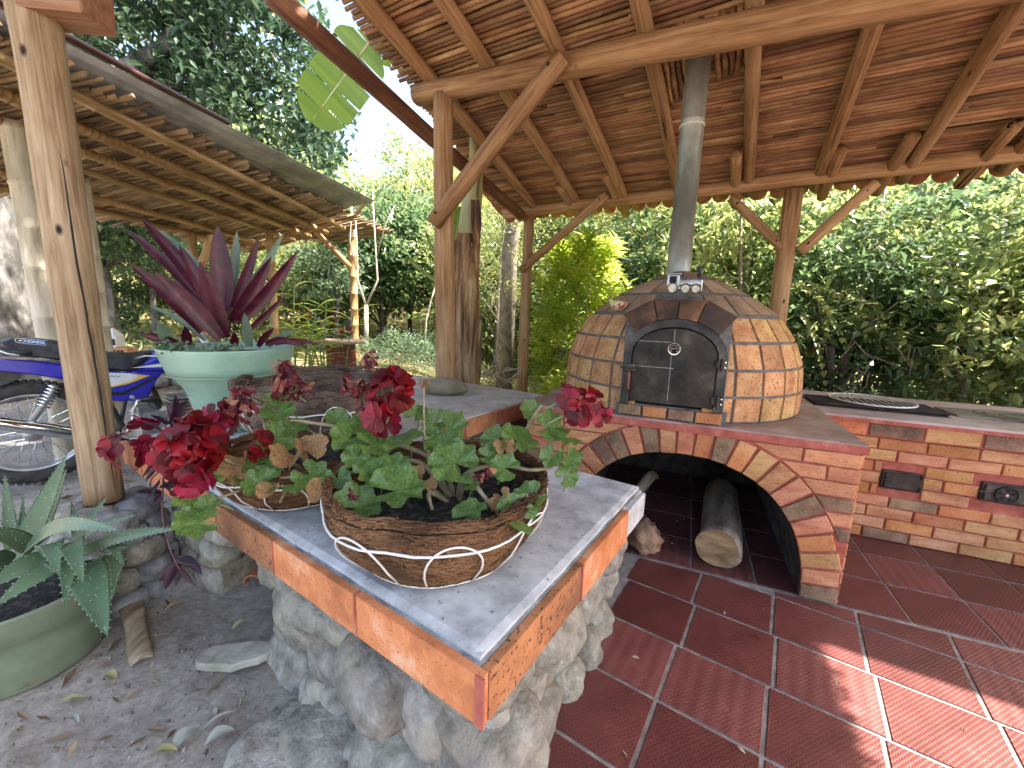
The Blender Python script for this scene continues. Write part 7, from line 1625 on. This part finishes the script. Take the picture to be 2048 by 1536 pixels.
# dry sticks behind the rear bench
sk = thing('dry_branch_pile', 'tangle of pale dry branches on the ground behind the rear bench', 'branches', tuple(at_z(1000, 800, .2).xy) + (.2,))
for (a, b_, c_) in [((950, 755), (1000, 745), (1040, 735)), ((960, 770), (990, 720), (985, 700)), ((965, 740), (1010, 760), (1035, 770)), ((1000, 775), (1030, 750), (1042, 740)), ((950, 730), (975, 745), (1000, 775)), ((955, 715), (962, 745), (985, 765)), ((975, 765), (1015, 735), (1038, 742)), ((990, 700), (1000, 740), (1020, 765)), ((945, 765), (980, 735), (1010, 725))]:
    y = rv.uniform(4.6, 5.0); q = MB(); q.tube([at_y(*a, y), at_y(*b_, y + .05), at_y(*c_, y + .1)], [.009, .008, .005], 5); q.obj('branch', TW, sk, True)
# thicket stems and vines low behind the counter
vn = thing('pale_vines', 'pale looping vines hanging low in front of the right thicket', 'vine', (4.2, 4.2, 0))
for k in range(9):
    px = rv.uniform(1660, 2040); py = rv.uniform(690, 770); y = rv.uniform(3.95, 4.3); q = MB(); pts = [at_y(px + i * rv.uniform(8, 26) * (1 if k % 3 else -.4), py + 26 * sin(i * 1.1 + k) + i * 5, y + .04 * sin(i)) for i in range(6)]; q.tube(pts, [.004, .005, .0045, .004, .0035, .002], 5); q.obj('vine', TWIG, vn, True)

# ---- big tree at the left: trunk at the frame edge, crown over the carport
bt0 = at_y(5, 640, 4.9); big = thing('big_shade_tree', 'big old tree at the left edge with dark leafy crown over the carport', 'tree', (bt0.x, bt0.y, terr(bt0.x, bt0.y)))
tx, ty_ = bt0.x - .12, bt0.y; rough_tube([V((tx, ty_, -.2)), V((tx + .02, ty_, 1.2)), V((tx - .02, ty_, 2.6)), V((tx + .1, ty_ + .2, 4.2))], [.62, .46, .40, .32], BARK, 'trunk', big, 30, 3, .2)
def limb(pts, r0, r1): q = MB(); n_ = len(pts); q.tube(pts, [lerp(r0, r1, k / (n_ - 1)) for k in range(n_)], 9); q.obj('limb', BARK, big, True)
limb([V((tx + .1, ty_ + .2, 3.6)), at_y(180, 200, 6.0), at_y(255, 140, 6.3), at_y(330, 92, 6.6), at_y(400, -10, 6.8)], .2, .05)
limb([at_y(200, 180, 6.1), at_y(300, 130, 6.6), at_y(390, 105, 7.0), at_y(470, 60, 7.2)], .12, .03)
limb([at_y(250, 150, 6.4), at_y(380, 215, 6.9), at_y(440, 190, 7.2), at_y(500, 145, 7.4)], .07, .02)
limb([V((tx + .1, ty_ + .2, 4.0)), V((tx + .8, ty_ + .8, 6.0)), V((tx + 1.8, ty_ + 1.2, 7.8))], .25, .06)
rr = random.Random(41); q = MB()
def spray(px, py, y, R_, n, L_=.17, w_=.08):
    c = at_y(px, py, y); tb = rr.random() * .65
    for _ in range(n):
        o = rdir(rr) * R_ * rr.random() ** .5; o.z *= .75; ld = (rdir(rr) + V((.1, -.2, -.35))).normalized(); q.cur = min(1, tb + .35 * rr.random()); s_ = rr.uniform(.6, 1.15); leafquad(q, c + o, ld, (V((0, 0, 1)) + rdir(rr) * .7).normalized(), L_ * s_, w_ * s_)
cnt = 0
while cnt < 430:
    px, py = rr.uniform(90, 700), rr.uniform(-260, 350)
    # lower outline of the crown in the photograph, gaps where sky shows
    lim = 60 + (px - 120) * .47 if px < 640 else 330 - (px - 640) * 2.2
    if py > lim + 25: continue
    if px > 560 and py < (px - 560) * 1.5 - 60: continue
    if noise.noise(V((px * .012, py * .014, 3))) < -.22 and py > -100: continue
    spray(px, py, rr.uniform(6.2, 9.2), rr.uniform(.3, .55), 46); cnt += 1
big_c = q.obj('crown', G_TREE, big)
q = MB(); cnt = 0
while cnt < 60:
    px, py = rr.uniform(150, 600), rr.uniform(-100, 250); lim = 60 + (px - 120) * .47
    if py > lim: continue
    spray(px, py, rr.uniform(9.4, 10.5), .5, 36); cnt += 1
q.obj('rear_crown', G_LIGHT, big)

# ---- added tall tree: its crown, unseen above the roof, blocks sun from the yard
tl = thing('added_shade_tree', 'tall tree added behind the pavilion, its unseen crown shading the yard', 'tree', (-.15, 7.4, terr(-.15, 7.4)))
q = MB(); q.tube([V((-.15, 7.4, -.1)), V((-.1, 7.2, 2.5)), V((.2, 6.4, 4.6)), V((.6, 5.2, 5.8)), V((.6, 4.2, 6.4))], [.16, .13, .11, .08, .04], 10); q.obj('trunk', TWIG, tl, True)
new('crown', crown_mesh('crown', G_MID, 61, (2.6, 2.1, .9), 420, 26, .16, .075, .34, shell=.2), tl, Matrix.Translation(V((.3, 4.0, 6.2))))
# ---- wooded hillside as one far mass
q = MB(); rr = random.Random(90)
for _ in range(1500):
    y = rr.uniform(15, 40); x = rr.uniform(-1.7, 1.9) * y + rr.uniform(-2, 2); z = terr(x, y) + rr.random() ** 1.3 * 4.2
    gap = abs(x / y + .22) < .16
    if gap and z > 1.45 + y * .30: continue
    tb = rr.random() * .7; R_ = rr.uniform(.5, 1.1)
    for _ in range(40):
        o = rdir(rr) * R_ * rr.random() ** .5; q.cur = min(1, tb + .3 * rr.random()); leafquad(q, V((x, y, z)) + o, (rdir(rr) + V((0, 0, -.2))).normalized(), (V((0, 0, 1)) + rdir(rr) * .7).normalized(), rr.uniform(.16, .30), rr.uniform(.08, .13))
stuff(q.obj('hillside_wood', G_LIGHT), 'sunlit wooded hillside far behind the pavilion', 'woodland')
# undergrowth along the foot of the trees
q = MB()
for _ in range(800):
    y = rr.uniform(5.6, 14); x = rr.uniform(-1.0, 1.2) * y
    if -4.6 < x < -1.9 and y < 8: continue
    if x < 1 and rr.random() < .45: continue
    if x > 1 and y < 6.0 - .25 * (x - 1): continue
    z = terr(x, y); tb = rr.random() * .6
    for _ in range(16):
        o = rdir(rr) * .3 * rr.random(); o.z = abs(o.z) * 1.3; q.cur = min(1, tb + .4 * rr.random()); leafquad(q, V((x, y, z)) + o, (rdir(rr) + V((0, 0, .6))).normalized(), rdir(rr, .8), rr.uniform(.10, .24), rr.uniform(.02, .06))
stuff(q.obj('undergrowth', G_MID), 'low weeds and undergrowth between the trees', 'undergrowth')
